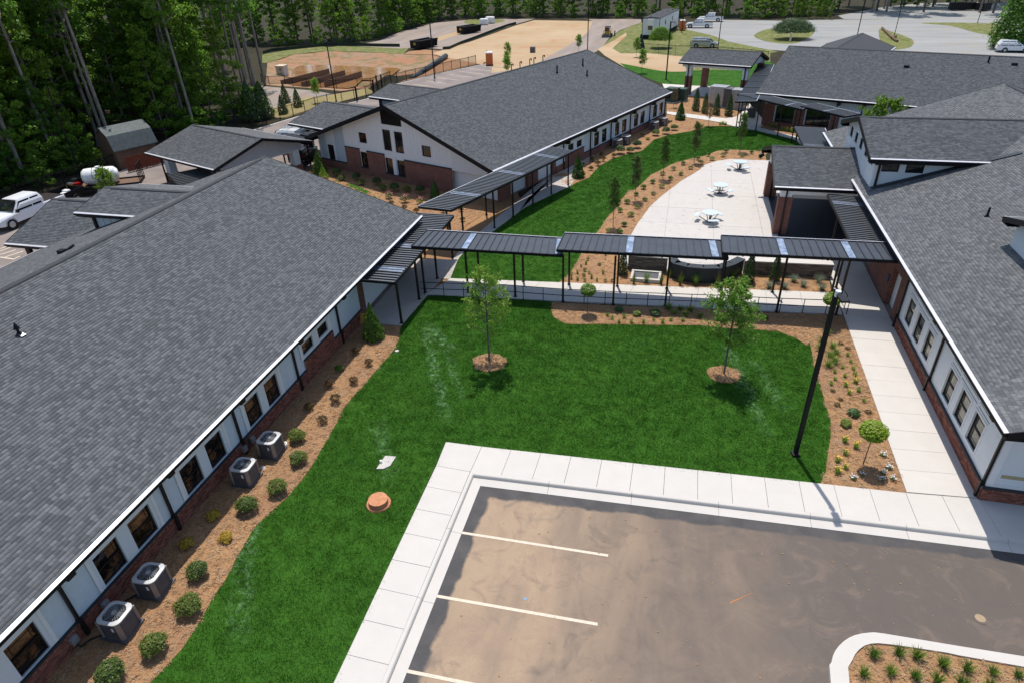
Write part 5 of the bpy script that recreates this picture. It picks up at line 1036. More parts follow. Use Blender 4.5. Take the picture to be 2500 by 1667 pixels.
# ------------------------------------------------------------------ seat wall, water basin and bench
def low_wall(label, pts, h, mat, capmat, th=.42, ledger=True, cat='wall', capw=.1):
    c = np.mean(pts, 0); off = (c[0], c[1], 0); t = thing('garden_wall', label, cat, off); m = MB(off)
    for a, b in zip(pts[:-1], pts[1:]): a, b = Vector((*a, 0)), Vector((*b, 0)); n = Vector((-(b-a).y, (b-a).x, 0)).normalized(); m.prism([tuple(p.xy) for p in (a, b, b+n*th, a+n*th)], 0, h)
    m.obj('wall_core', MT['flash' if not ledger else 'mortar'], t); 
    if ledger:
        for a, b in zip(pts[:-1], pts[1:]):
            a, b = Vector((*a, 0)), Vector((*b, 0)); L = (b-a).length; d = (b-a)/L; n = Vector((d.y, -d.x, 0))
            z = .0; 
            while z < h-.02:
                hh = min(random.choice((.07, .09, .11)), h-z); s_ = 0
                while s_ < L:
                    w = min(random.uniform(.22, .6), L-s_); 
                    if L-s_-w < .12: w = L-s_
                    p = random.uniform(.015, .05); q = MB(off); q.cbox(a+d*(s_+w/2)+n*p/2+Vector((0, 0, z+hh/2)), (w-.008, p+.02, hh-.008), (d, n, Vector((0, 0, 1)))); q.obj('stone', MT['stone'], t); s_ += w
                z += hh
    m = MB(off)
    for a, b in zip(pts[:-1], pts[1:]): a, b = Vector((*a, 0)), Vector((*b, 0)); n = Vector((-(b-a).y, (b-a).x, 0)).normalized(); m.prism([tuple(p.xy) for p in (a-n*.08, b-n*.08, b+n*(th+.08), a+n*(th+.08))], h, h+.07)
    m.obj('wall_cap', MT[capmat], t); return t
low_wall('short stacked stone wall with metal bench in front, under the middle canopy', [(-2.56, 39.02), (-.11, 38.9)], 1.02, 'stone', 'conc')
low_wall('curved smooth dark grey garden wall between the two stone walls', [(.0, 38.9), (.3, 38.2), (1.1, 37.85), (2.1, 37.8), (3.1, 38.0), (3.9, 38.7), (4.55, 39.6)], 1.0, 'stone', 'flash', ledger=False)
low_wall('long stacked stone wall with pale cap at the patio front, by the blue grasses', [(4.61, 39.65), (9.82, 39.95)], .88, 'stone', 'conc')
bn = thing('drain_grate', 'flat grey metal grate in a concrete curb before the stone wall', 'grate', (-1.35, 37.9, 0)); off = (-1.35, 37.9, 0)
m = MB(off); m.box(-2.25, -.4, 37.3, 37.5, 0, .25); m.box(-2.25, -.4, 38.4, 38.55, 0, .28); m.box(-2.25, -2.1, 37.5, 38.4, 0, .26); m.box(-.55, -.4, 37.5, 38.4, 0, .26); m.obj('curb_frame', MT['conc'], bn)
m = MB(off); m.box(-2.1, -.55, 37.5, 38.4, .1, .2); m.obj('grate', MT['dsteel'], bn)
# ------------------------------------------------------------------ picnic tables
def picnic(label, x, y, rz, first=None):
    if first is not None: t = copy_tree(first); t.location = (x, y, .055); t.rotation_euler = (0, 0, rz); tag(t, label); return t
    t = thing('picnic_table', label, 'table', (x, y, .055), rz, 'round metal picnic tables on the patio')
    m = MB(); m.cyl((0, 0, .73), (0, 0, .76), .60, .60, 40); m.cyl((0, 0, .69), (0, 0, .73), .56, .59, 40); m.obj('table_top', MT['tabletop'], t)
    for i in range(3):
        a = i*2*PI/3+.5; c, s = math.cos(a), math.sin(a); n = 12; ps = []
        for k_ in range(n+1): ph = a-.42+.84*k_/n; ps.append((math.cos(ph)*.78, math.sin(ph)*.78))
        for k_ in range(n, -1, -1): ph = a-.42+.84*k_/n; ps.append((math.cos(ph)*1.12, math.sin(ph)*1.12))
        m = MB(); 
        for k_ in range(n): m.prism([ps[k_], ps[k_+1], ps[2*n-k_], ps[2*n+1-k_]], .43, .46)
        b = m.obj('seat', MT['tabletop'], t)
        m = MB(); m.tube([(c*.08, s*.08, .02), (c*.35, s*.35, .10), (c*.75, s*.75, .30), (c*.9, s*.9, .43)], .03); m.tube([(c*.08, s*.08, .03), (c*.2, s*.2, .4), (c*.32, s*.32, .69)], .03); m.obj('leg', MT['dsteel'], t)
    m = MB(); m.cyl((0, 0, 0), (0, 0, .05), .2, .2, 16); m.cyl((0, 0, .05), (0, 0, .69), .05, .05, 8); m.obj('pedestal', MT['dsteel'], t)
    return t
pt = picnic('round pale metal picnic table nearest to the canopies', 2.62, 48.3, 0.3)
picnic('round pale metal picnic table in the middle of the three on the patio', 3.5, 54.9, 1.1, pt); picnic('round pale metal picnic table at the far end of the patio', 5.35, 61.8, .6, pt)
# ------------------------------------------------------------------ air conditioning condensers
MT['cornerg'] = plain('corner_grey', (0.24, 0.225, 0.22), 0.4, 0.5, 0.3)
def condenser():
    t = thing('ac_condenser', 'x', 'air conditioner', (0, 0, 0)); w = .405; r = .20
    def rr(w, r, n=4):
        o = []
        for cx, cy, a0 in ((w-r, w-r, 0), (-w+r, w-r, 90), (-w+r, -w+r, 180), (w-r, -w+r, 270)):
            for i in range(n+1): a = R(a0+90*i/n); o.append((cx+r*math.cos(a), cy+r*math.sin(a)))
        return o
    m = MB(); m.box(-.45, .45, -.45, .45, 0, .09); m.obj('pad', MT['dsteel'], t)
    m = MB(); m.prism(rr(w-.01, r), .09, .82); m.obj('cabinet', MT['acgrey'], t)
    m = MB(); [m.prism(rr(w, r), z, z+.018) for z in np.arange(.16, .78, .055)]; m.obj('louvers', MT['dsteel'], t)
    m = MB()
    for cx, cy in ((w-.06, w-.06), (-w+.06, w-.06), (-w+.06, -w+.06), (w-.06, -w+.06)):
        m.cbox((cx*.98, cy*.98, .455), (.15, .06, .73), (Vector((.7071, .7071, 0)), Vector((-.7071, .7071, 0)), Vector((0, 0, 1))))
    m.obj('corner_post', MT['cornerg'], t, kind='stuff')
    m = MB(); o = rr(w+.015, r+.01, 6); n = len(o); ri = [(.345*math.cos(math.atan2(p[1], p[0])), .345*math.sin(math.atan2(p[1], p[0]))) for p in o]
    for i in range(n):
        j = (i+1) % n; m.poly([(*o[i], .86), (*o[j], .86), (*ri[j], .875), (*ri[i], .875)]); m.poly([(*o[i], .81), (*o[j], .81), (*o[j], .86), (*o[i], .86)]); m.poly([(*ri[i], .875), (*ri[j], .875), (*ri[j], .80), (*ri[i], .80)])
    m.obj('top_cover', MT['actop'], t)
    m = MB(); m.cyl((0, 0, .825), (0, 0, .828), .345, .345, 24); fb = m.obj('fan_well', MT['rubber'], t)
    m = MB()
    for i in range(3):
        a = i*2*PI/3; c, s = math.cos(a), math.sin(a); m.cbox((c*.19, s*.19, .845), (.26, .15, .008), (Vector((c, s, 0)), Vector((-s, c, .35)).normalized(), Vector((s*.35, -c*.35, 1)).normalized()))
    m.obj('fan_blade', MT['dsteel'], t)
    m = MB(); m.cyl((0, 0, .85), (0, 0, .885), .085, .085, 16); m.obj('fan_hub', MT['gal'], t)
    m = MB()
    for i in range(24): a = i*2*PI/24; m.bar((.085*math.cos(a), .085*math.sin(a), .878), (.345*math.cos(a), .345*math.sin(a), .873), .005)
    for r_ in (.15, .21, .27): m.tube([(r_*math.cos(a), r_*math.sin(a), .876) for a in np.linspace(0, 2*PI, 25)], .003, 4)
    m.obj('fan_guard', MT['gal'], t)
    m = MB(); m.box(.13, .2, -w-.012, -w+.0, .52, .68); m.obj('rating_label', MT['wplastic'], t)
    return t
ac0 = condenser()
labs = ['grey condenser nearest the camera at the bottom left brick wall', 'second grey condenser up from the bottom left along the brick wall', 'third grey condenser up along the left brick wall, beside the wall boxes', 'fourth and farthest grey condenser of the left brick wall, by the pale cap',
        'first condenser at the centre block, behind its two round shrubs', 'second condenser at the centre block, just past the first', 'third condenser at the centre block, nearer of the far pair', 'farthest condenser at the centre block, near the cone evergreen']
pos_ = [(-15.80, 9.42, .04), (-15.83, 10.98, .08), (-15.83, 16.38, .05), (-15.72, 18.1, .02)]+[(*(-6.33, 67.91), -A_B), (*(-5.61, 69.42), -A_B), (*(-3.12, 75.89), -A_B), (*(-2.25, 77.85), -A_B)]
for i, (x, y, a) in enumerate(pos_):
    t = ac0 if i == 0 else copy_tree(ac0); t.location = (x, y, .03); t.rotation_euler = (0, 0, a); t['label'] = labs[i]; t['group'] = 'air conditioning condensers along the walls'
for i, (a, b) in enumerate((((-16.85, 8.55, .3), (-16.1, 9.2, .15)), ((-16.85, 9.9, .3), (-16.1, 10.7, .2)))):
    m = MB(a); mid = ((a[0]+b[0])/2-.1, (a[1]+b[1])/2, .06); m.tube([a, (a[0]+.2, a[1]+.05, .1), mid, b], .028); tag(m.obj('refrigerant_hose', MT['rubber']), ['thin black hose from wall box to the nearest left condenser', 'black hose lying between wall box and second left condenser'][i], 'hose')
# small things on the lawn
def disc(name, label, cat, x, y, parts):
    t = thing(name, label, cat, (x, y, 0)); 
    for nm, mt, r0, r1, z0, z1, n in parts: m = MB(); m.cyl((0, 0, z0), (0, 0, z1), r0, r1, n); m.obj(nm, MT[mt], t)
    return t
c = (-10.01, 16.32)
disc('manhole', 'raised clay stained round manhole in the lawn between bed and sidewalk', 'manhole', *c, [('collar', 'terracotta', .50, .46, -.02, .06, 28), ('riser', 'terracotta', .37, .36, .06, .20, 28), ('lid', 'terracotta', .385, .38, .20, .26, 28)])
sq = [(-10.9, 18.09), (-10.86, 18.92), (-10.39, 18.97), (-10.41, 18.39), (-10.61, 18.16)]
m = MB((*sq[0], 0)); m.prism(sq, .0, .05); tag(m.obj('concrete_pad', MT['patio']), 'bare tan concrete pad set flush in the lawn above the manhole', 'pad')
m = MB((*(-10.86, 18.49), 0)); x, y = (-10.86, 18.49); m.cyl((x, y, .05), (x, y, .16), .06, .05, 12); tag(m.obj('pipe_stub', MT['wplastic']), 'white pipe stub on the tan concrete pad', 'pipe')
for i, (x, y) in enumerate(((-15.6, 18.72), (-15.62, 17.17))): disc('cleanout_cap', ['white round cleanout cap beside the fourth left condenser', 'small white cleanout cap between the left condensers and the shrubs'][i], 'cap', x, y, [('ring', 'wplastic', .20-.07*i, .17-.07*i, 0, .06, 20), ('lid', 'conc', .12-.04*i, .11-.04*i, .06, .10, 16)])
x, y = (10.57, 15.87); disc('valve_cover', 'small tan round valve cover in the asphalt right of the stripes', 'manhole', x, y, [('ring', 'asphalt', .22, .22, -.14, -.122, 20), ('lid', 'wood2', .15, .15, -.14, -.115, 20)])
x, y = (-13.61, 26.82); disc('splash_block', 'pale flat splash block at the bed and lawn edge below the cone evergreen', 'block', x, y, [('block', 'conc', .13, .11, 0, .06, 6)])
wf = thing('wet_floor_sign', 'small yellow wet floor sign leaning by the entry behind the cone evergreen', 'sign', (*(-16.75, 29.38), 0))
for s_ in (-1, 1):
    m = MB(); m.cbox((0, s_*.1, .3), (.28, .02, .62), (Vector((1, 0, 0)), Vector((0, .95, s_*.3)).normalized(), Vector((0, -s_*.3, .95)).normalized())); m.obj('panel', MT['yellow'], wf)
# ------------------------------------------------------------------ lamp posts
def lamp_post(label, x, y, h, rz, head=True, r=.075, dbl=False):
    t = thing('lamp_post', label, 'lamp post', (x, y, 0), rz, 'dark lamp posts around the campus')
    m = MB(); m.box(-r, r, -r, r, .02, h); m.obj('pole', MT['black'], t)
    m = MB(); m.box(-r*2, r*2, -r*2, r*2, 0, .10); m.obj('base_cover', MT['bronze'], t)
    if head:
        for s_ in ((1, -1) if dbl else (1,)):
            m = MB(); m.box(-.05, .05, min(s_*r, s_*.35), max(s_*r, s_*.35), h-.12, h-.04); m.obj('arm', MT['black'], t)
            m = MB(); y0, y1 = sorted((s_*.32, s_*.92)); m.box(-.13, .13, y0, y1-.12, h-.10, h-.03); hd = m.obj('lamp_head', MT['bronze'], t)
            m = MB(); m.box(-.09, .09, y0+.08, y1-.2, h-.112, h-.10); m.obj('lens', MT['wplastic'], hd)
    return t
lp = lamp_post('tall dark square lamp post rising from the lawn corner at the right', 5.84, 22.54, 7.6, R(-169))
m = MB(); m.cyl((0, .12, 7.4), (0, .12, 7.62), .10, .10, 12); m.obj('camera_dome', MT['wplastic'], lp)
for i, (x, y, h, l) in enumerate(((-47.87, 87.12, 7.9, 'lamp post behind the centre block by the young tree and pond fence'), (-39.95, 106.1, 8.1, 'lamp post at the curb of the striped far stalls'), (-3.16, 106.42, 7.9, 'lamp post on the back lawn left of the gabled shelter'), (-18.77, 132, 9.0, 'lamp post just beyond the far ridge of the centre block'), (-2.3, 163.5, 10, 'thin pole between the trailer and the orange toilet by the trees'), (4.94, 138.1, 15.5, 'tall thin pole beside the silver minivan'), (28.7, 139, 15, 'tall thin pole rising behind the far right ridge'), (38.4, 153.6, 13, 'leaning tall pole with timber braces on the grass island'), (60.3, 177.5, 9, 'thin pole at the roadside verge at the upper right'), (22.6, 184, 7, 'short pole behind the dark red pickup'), (-57.6, 51.4, 8.2, 'lamp post standing in front of the left woods by the tank trailer'))):
    lamp_post(l, x, y, h, R(200+20*i), head=i not in (5, 6, 7, 9), r=.07 if i < 5 or i > 9 else .055)
# ------------------------------------------------------------------ plants
def quads_at(C, N, size, aspect=1.0, fold=0.0, rs=None):
    """leaf quads at centres C with normals N"""
    rs = rs or rng; n = len(C); N = N/np.linalg.norm(N, axis=1, keepdims=True)
    t = rs.normal(size=(n, 3)); t -= (t*N).sum(1, keepdims=True)*N; t /= np.linalg.norm(t, axis=1, keepdims=True); b = np.cross(N, t)
    s = (np.asarray(size)*rs.uniform(.7, 1.3, n))[:, None]; a = s*.5; c = s*.5*aspect
    V = np.stack([C-t*a, C-b*c, C+t*a, C+b*c], 1)   # diamond leaf
    return V.reshape(-1, 3), (np.arange(n)*4)[:, None]+np.arange(4)[None]
def leafmesh(name, C, N, size, mat, shade, aspect=.75, extra=None):
    V, F = quads_at(C, N, size, aspect); me = bpy.data.meshes.new(name)
    me.vertices.add(len(V)); me.vertices.foreach_set('co', V.astype(np.float32).ravel()); nf = len(F)
    me.loops.add(nf*4); me.loops.foreach_set('vertex_index', F.astype(np.int32).ravel()); me.polygons.add(nf)
    me.polygons.foreach_set('loop_start', np.arange(0, nf*4, 4, dtype=np.int32)); me.polygons.foreach_set('loop_total', np.full(nf, 4, np.int32))
    at = me.attributes.new('shade', 'FLOAT', 'FACE'); at.data.foreach_set('value', np.clip(shade, 0, 1).astype(np.float32)); me.materials.append(MT[mat]); me.update(calc_edges=True); return me
def rdir(n): v = rng.normal(size=(n, 3)); return v/np.linalg.norm(v, axis=1, keepdims=True)
def shrub_mesh(w, h, n, size, mat, lumps=7, up=.5):
    D = rdir(n); D[:, 2] = np.abs(D[:, 2])*.9-.12; L = rdir(lumps); L[:, 2] = np.abs(L[:, 2])
    bump = 1+.34*np.max(np.clip(D@L.T, 0, 1)**9, 1)-.17+rng.normal(0, .08, n); r = rng.uniform(.55, 1, n)**.5*bump
    C = D*r[:, None]*np.array([w/2, w/2, h*.58])+np.array([0, 0, h*.42]); C[:, 2] = np.maximum(C[:, 2], .03)
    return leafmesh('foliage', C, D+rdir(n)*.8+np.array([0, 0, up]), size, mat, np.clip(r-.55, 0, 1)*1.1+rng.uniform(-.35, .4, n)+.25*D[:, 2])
def cone_mesh(w, h, n, size, mat, power=1.0, lean=0):
    z = rng.uniform(0, 1, n)**1.25; a = rng.uniform(0, 2*PI, n); rr = w/2*(1-z)**power*np.minimum(1, .75+z*3)*(1+.12*np.sin(a*5+z*20)+rng.normal(0, .06, n))*rng.uniform(.72, 1.02, n)
    C = np.stack([np.cos(a)*rr, np.sin(a)*rr, z*h+.04], 1); N = np.stack([np.cos(a), np.sin(a), np.full(n, .5)], 1)+rdir(n)*.7
    return leafmesh('foliage', C, N, size, mat, .45+rng.uniform(-.45, .5, n))
def blades_mesh(name, n, h, w, mat, spread=.6, curl=.7, base=.05, lw=.012, seg=3):
    V, F, S = [], [], []
    for i in range(n):
        a = random.uniform(0, 2*PI); d = np.array([math.cos(a), math.sin(a)]); o = d*random.uniform(0, base)+np.random.default_rng(i).normal(0, base*.3, 2); L = h*random.uniform(.65, 1.1); s = spread*random.uniform(.3, 1.1); pn = np.array([-d[1], d[0]]); k0 = len(V)
        for j in range(seg+1):
            t = j/seg; r = s*w*(t**1.4); z = L*(t-curl*s*t*t*.45); ww = lw*(1-t*.85); q = o+d*r
            V += [(*(q-pn*ww), z), (*(q+pn*ww), z)]
        for j in range(seg): F.append((k0+2*j, k0+2*j+1, k0+2*j+3, k0+2*j+2)); S.append(random.random()*.6+.4*j/seg)
    me = bpy.data.meshes.new(name); me.from_pydata(V, [], F); at = me.attributes.new('shade', 'FLOAT', 'FACE'); at.data.foreach_set('value', S); me.materials.append(MT[mat]); me.update(); return me
def mobj(name, me, parent=None, loc=(0, 0, 0), rz=0, sc_=1.0):
    o = bpy.data.objects.new(name, me); col.objects.link(o); o.location = loc; o.rotation_euler = (0, 0, rz); o.scale = (sc_, sc_, sc_) if not isinstance(sc_, tuple) else sc_
    if parent is not None: o.parent = parent
    return o
def plant(name, label, cat, group, p, meshes, sc_=1.0, z=.03):
    """meshes: list of (part name, mesh); one mesh only -> the plant itself"""
    rz = random.uniform(0, 6.28)
    if len(meshes) == 1: o = mobj(name, meshes[0][1], None, (*p, z), rz, sc_); return tag(o, label, cat, group)
    t = thing(name, label, cat, (*p, z), rz, group); t.scale = (sc_,)*3 if not isinstance(sc_, tuple) else sc_
    for nm, me in meshes: mobj(nm, me, t)
    return t
def petals(n, r, z0, z1, size, mat): 
    a = rng.uniform(0, 2*PI, n); q = rng.uniform(0, r, n); C = np.stack([np.cos(a)*q, np.sin(a)*q, rng.uniform(z0, z1, n)], 1); return leafmesh('flower', C, np.array([[0, 0, 1.]])+rdir(n)*.5, size, mat, np.ones(n), 1.0)
def branch_mesh(name, segs, mat='bark', n=6):
    m = MB(); [m.cyl(a, b, r0, r1, n, False) for a, b, r0, r1 in segs]; me = bpy.data.meshes.new(name); me.from_pydata(m.v, [], m.f); me.materials.append(MT[mat]); me.polygons.foreach_set('use_smooth', [True]*len(me.polygons)); me.update(); return me
# holly shrubs in the left bed
holly = [[('foliage', shrub_mesh(.86, .80, 2400, .058, 'leafd')), ('stem', branch_mesh('stem', [((0, 0, 0), (.02, 0, .4), .03, .015), ((0, 0, .1), (.15, .1, .45), .015, .008), ((0, 0, .1), (-.15, -.05, .45), .015, .008)]))] for _ in range(4)]
HL = [(-14.87, 7.95), (-14.22, 9.02), (-14.12, 10.51), (-14.73, 11.81), (-14.83, 14.87)]+[(-14.18, 16.03), (-14.27, 17.76), (-15.08, 19.04)]
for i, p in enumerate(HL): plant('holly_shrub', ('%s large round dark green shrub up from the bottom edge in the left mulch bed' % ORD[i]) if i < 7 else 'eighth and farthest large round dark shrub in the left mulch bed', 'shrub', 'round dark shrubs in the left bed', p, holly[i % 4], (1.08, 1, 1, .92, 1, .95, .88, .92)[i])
gold = [[('foliage', shrub_mesh(.55, .34, 800, .06, 'leafg'))] for _ in range(2)]
for p, l in zip([(-14.78, 13.43), (-16.05, 12.87), (-15.93, 14.28)], ('bright gold low shrub in full sun in the left mulch bed', 'gold low shrub half in shade by the left brick wall', 'gold and green low shrub at the shade line, next to a dark round shrub')): plant('gold_shrub', l, 'shrub', 'gold shrubs in the left bed', p, gold[0], 1.0)
redt = [[('foliage', shrub_mesh(.52, .5, 420, .055, 'leafr', up=.2)), ('stem', branch_mesh('stem', [((0, 0, 0), (random.uniform(-.2, .2), random.uniform(-.2, .2), .45), .008, .004) for _ in range(7)]))] for _ in range(3)]
for i, p in enumerate([(-14.56, 20.41), (-14.72, 21.97), (-15.69, 21.19), (-15.59, 23.07), (-14.55, 23.57), (-14.51, 25.27), (-15.69, 26.19)]): plant('small_shrub', '%s thin red tinged shrub counting up the left bed from the condensers' % ORD[i], 'shrub', 'small sparse shrubs in the left bed', p, redt[i % 3], (1, 1.15, .95, 1, 1, .9, .85)[i])
plant('small_shrub', 'small bright green ball shrub at the shade line of the left bed', 'shrub', None, (-15.78, 24.47), [('foliage', shrub_mesh(.48, .42, 600, .05, 'leafc'))])
# cone evergreens
cone = [[('foliage', cone_mesh(1.35, 2.15, 5200, .085, 'leafc', .95)), ('trunk', branch_mesh('trunk', [((0, 0, 0), (0, 0, 1.6), .05, .02)]))] for _ in range(2)]
for p, l, s in zip([(-15.37, 27.83), (-8.75, 57.64), (-0.39, 80.83), (-33.25, 55.17), (-19.8, 50.19)], ('big dark cone evergreen at the end of the left building by its entry', 'cone shaped evergreen by the end post of the centre block canopy', 'cone evergreen at the far corner of the centre block by the path', 'tall cone evergreen at the left corner of the white gable', 'slim cone evergreen in front of the gable behind the slatted canopy'), (1, .98, 1.0, 1.1, .75)): plant('cone_evergreen', l, 'evergreen', 'cone shaped evergreens', p, cone[0], s)
# two young lawn trees with airy crowns
def airy_tree(h, w, seed, nl=3000, mat='leafy', trunk=.05, base=.25, size=.10, narrow=False):
    rs = random.Random(seed); segs = [((0, 0, 0), (0, 0, h*.5), trunk, trunk*.7), ((0, 0, h*.5), (.03, .02, h*.93), trunk*.7, .008)]; tips = []
    nb = 34 if not narrow else 30
    for i in range(nb):
        z0 = h*(base+(.92-base)*i/nb); a = i*2.4+rs.uniform(-.4, .4); L = (w/2)*(math.sin(min(1, (1-(z0/h-base)/(1-base))*1.25)*PI*.5)**.8)*rs.uniform(.65, 1.1); rise = L*(.75 if not narrow else 2.2)
        e = Vector((math.cos(a)*L, math.sin(a)*L, min(h, z0+rise))); s0 = Vector((0, 0, z0)); segs.append((tuple(s0), tuple(e), .014, .004)); tips.append((s0, e))
        for _ in range(2): f = s0.lerp(e, rs.uniform(.4, .8)); g_ = f+Vector((rs.uniform(-1, 1), rs.uniform(-1, 1), rs.uniform(.1, .8)))*L*.35; segs.append((tuple(f), tuple(g_), .006, .003)); tips.append((f, g_))
    C = []
    for _ in range(nl//14):
        s0, e = rs.choice(tips); c = s0.lerp(e, rs.uniform(.35, 1.08)); C.append(np.array(c)+rng.normal(0, .085 if not narrow else .06, (14, 3)))
    C = np.concatenate(C); n = len(C)
    return [('crown', leafmesh('crown', C, rdir(n)+np.array([0, 0, .5]), size, mat, rng.uniform(0, 1, n))), ('trunk', branch_mesh('trunk', segs))]
for P_, s, l, nl in ((TREE1, 11, 'left young lawn tree with an airy light green crown in a mulch ring', 4600), (TREE2, 5, 'right young lawn tree with a denser light green crown in a mulch ring', 8000)):
    t = plant('young_tree', l, 'tree', None, P_, airy_tree(5.2, 3.0 if s == 11 else 2.8, s, nl, base=.27, size=.095), 1.0, .08)
    m = MB()
    for a in (.5, 2.6, 4.7): m.cyl((math.cos(a)*.62, math.sin(a)*.62, .02), (0, 0, 1.5), .006, .006, 4)
    m.obj('guy_wire', MT['dsteel'], t)
colt = [airy_tree(3.7, 1.05, s, 3600, 'leafc' if s % 2 else 'leafd', .03, .24, .085, True) for s in (3, 4)]
for (p, k_), l in zip(zip([(-4.33, 46.29), (-3.22, 52.3), (-1.27, 58.24), (1.37, 63.58), (5.69, 67.91)], (0, 1, 0, 1, 0)), ('columnar tree nearest the canopies in the patio bed', 'second columnar tree up along the patio bed', 'third and middle columnar tree along the patio bed', 'fourth columnar tree along the patio bed', 'farthest columnar tree at the top end of the patio bed')): plant('columnar_tree', l, 'tree', 'slim columnar trees along the patio bed', p, colt[k_])
for p, l, s in (((2.77, 78.12), 'small thin leaved tree beside the path by the utility units', .75), ((-1.4, 87.15), 'small thin tree at the far corner of the centre block', .7)): plant('small_tree', l, 'tree', None, p, airy_tree(3.4, 1.6, 8, 1500, 'leafr', .03, .3, .08), s)
plant('nook_tree', 'round green tree showing between the far roofs behind the clerestory', 'tree', None, (17.6, 66.6), airy_tree(5.6, 4.2, 21, 9000, 'leafm', .08, .2, .14))
# round headed little maples
def lollipop(seed):
    n = 1500; D = rdir(n); r = rng.uniform(.3, 1, n)**.4; C = D*r[:, None]*np.array([.50, .50, .40])+np.array([0, 0, 1.62]); C[:, 2] = np.where(C[:, 2] < 1.4, 1.4+(C[:, 2]-1.4)*.4, C[:, 2])
    return [('crown', leafmesh('crown', C, D*.6+np.array([0, 0, .8])+rdir(n)*.4, .095, 'leafm', rng.uniform(0, 1, n))), ('trunk', branch_mesh('trunk', [((0, 0, 0), (.02, .01, 1.35), .022, .016)]+[((.02, .01, 1.3), (.3*math.cos(a), .3*math.sin(a), 1.75), .012, .004) for a in np.linspace(0, 5.5, 7)]))]
lol = lollipop(1)
for p, l, s in (((-4.27, 32.79), 'little round headed maple left in the bed by the ramp railing', .92), ((8.68, 33.94), 'little round headed maple right by the ramp railing and lamp post top', .95), ((8.39, 22.45), 'little round headed maple beside the right sidewalk near the parking lot', 1.06)): plant('round_maple', l, 'tree', 'round headed little maples', p, lol, s)
# arborvitae columns
arb = [[('foliage', cone_mesh(.72, 1.75, 2400, .07, 'leafe', .55)), ('trunk', branch_mesh('trunk', [((0, 0, 0), (0, 0, 1.2), .03, .02)]))]]
for p, l, s in zip([(-2.8, 38.21), (4.85, 38.46), (6.42, 39.0), (1.32, 85.64), (2.37, 84.46), (3.69, 83.76), (5.11, 83.35)], ('dark columnar evergreen at the left end of the stone wall', 'dark columnar evergreen left of the pair before the pale capped wall', 'dark columnar evergreen right of the pair before the pale capped wall', 'first dark column evergreen from the left by the utility units', 'second column evergreen from the left by the utility units', 'third column evergreen from the left by the utility units', 'fourth column evergreen by the utility units, nearest the black canopy'), (.98, 1.12, 1.0, 1.45, 1.3, 1.35, 1.4)): plant('column_evergreen', l, 'evergreen', 'narrow column evergreens', p, arb[0], s)
# perennials: (label, place list)
def row(name, cat, tmpl, group, pts, meshes, s=(0.85, 1.15)):
    for i, p in enumerate(pts):
        plant(name, tmpl % (ORD[i] if i < 30 else str(i+1)), cat, group, p, meshes[i % len(meshes)], random.uniform(*s))
hosta = [[('foliage', shrub_mesh(.52, .36, 420, .10, 'leafe', up=1.2))], [('foliage', shrub_mesh(.50, .34, 420, .10, 'leafd', up=1.2))]]
row('hosta', 'plant', '%s broad leaved dark clump from the left along the front of the ramp bed', 'broad leaved clumps by the ramp', [(-2.52, 33.34), (-1.48, 33.02), (-0.48, 33.31), (5.44, 33.88)], hosta)
row('hosta', 'plant', '%s broad leaved dark clump from the top in the right sidewalk bed', 'broad leaved clumps in the right bed', [(8.62, 25.78), (8.15, 24.92)], hosta)
tuft = [[('foliage', blades_mesh('foliage', 70, .26, .16, 'leafy', .8, .6, .06, .010))] for _ in range(2)]
row('grass_tuft', 'plant', '%s small yellow green tuft from the left in the front ramp bed', 'small tufts in the ramp bed', [(-3.11, 32.64), (-2.79, 32.34), (-2.39, 32.05), (-2.17, 32.6), (-1.72, 32.14), (-1.04, 32.27), (-0.52, 32.63), (-0.02, 32.46), (0.41, 32.8), (1.06, 32.86)], tuft)
lily = [[('foliage', blades_mesh('foliage', 90, .45, .38, 'blade', 1.0, 1.0, .07, .014)), ('flower', petals(5, .2, .3, .42, .07, 'petaly'))], [('foliage', blades_mesh('foliage', 90, .42, .36, 'blade', 1.0, 1.0, .07, .014))]]
row('daylily', 'plant', '%s strap leaved daylily clump in the ramp bed, lit ones first', 'daylily clumps by the ramp', [(0.57, 33.5), (1.21, 33.38), (1.98, 33.45), (0.24, 34.07), (0.89, 34.1), (1.47, 34.08)], lily[::-1])
row('daylily', 'plant', '%s daylily clump down from the little maple in the right bed', 'daylily clumps in the right bed', [(8.56, 32.8), (8.2, 31.97), (8.01, 31.2), (8.63, 31.5), (8.65, 30.83), (8.37, 30.5), (8.48, 30.01), (8.13, 29.61)], lily)
row('grass_tuft', 'plant', '%s low dark green tuft from the top in the right sidewalk bed', 'low tufts in the right bed', [(9.23, 30.76), (9.25, 30.19), (8.8, 29.58), (9.27, 29.58), (8.36, 29.09), (9.23, 29.05), (8.77, 28.82), (8.28, 28.46), (8.02, 28.0), (9.16, 27.68), (9.24, 26.86)], tuft)
coreo = [[('foliage', blades_mesh('foliage', 80, .26, .16, 'leafy', .8, .6, .07, .010)), ('flower', petals(12, .16, .2, .3, .05, 'petaly'))]]
row('yellow_flower', 'plant', '%s yellow flowering tuft from the top in the right sidewalk bed', 'yellow flowering tufts in the right bed', [(9.16, 28.41), (8.66, 28.01), (8.71, 27.37), (7.91, 23.76), (8.3, 23.44), (7.81, 22.92), (7.43, 22.4), (7.65, 22.03), (7.3, 21.7)], coreo, (.95, 1.25))
grey = [[('foliage', shrub_mesh(.3, .15, 110, .05, 'leafr'))]]
row('small_perennial', 'plant', '%s faint grey green seedling from the top in the right bed', 'faint seedlings in the right bed', [(9.35, 31.46), (9.05, 31.88), (8.02, 27.45), (8.25, 26.8), (8.03, 26.33), (9.26, 26.03)], grey)
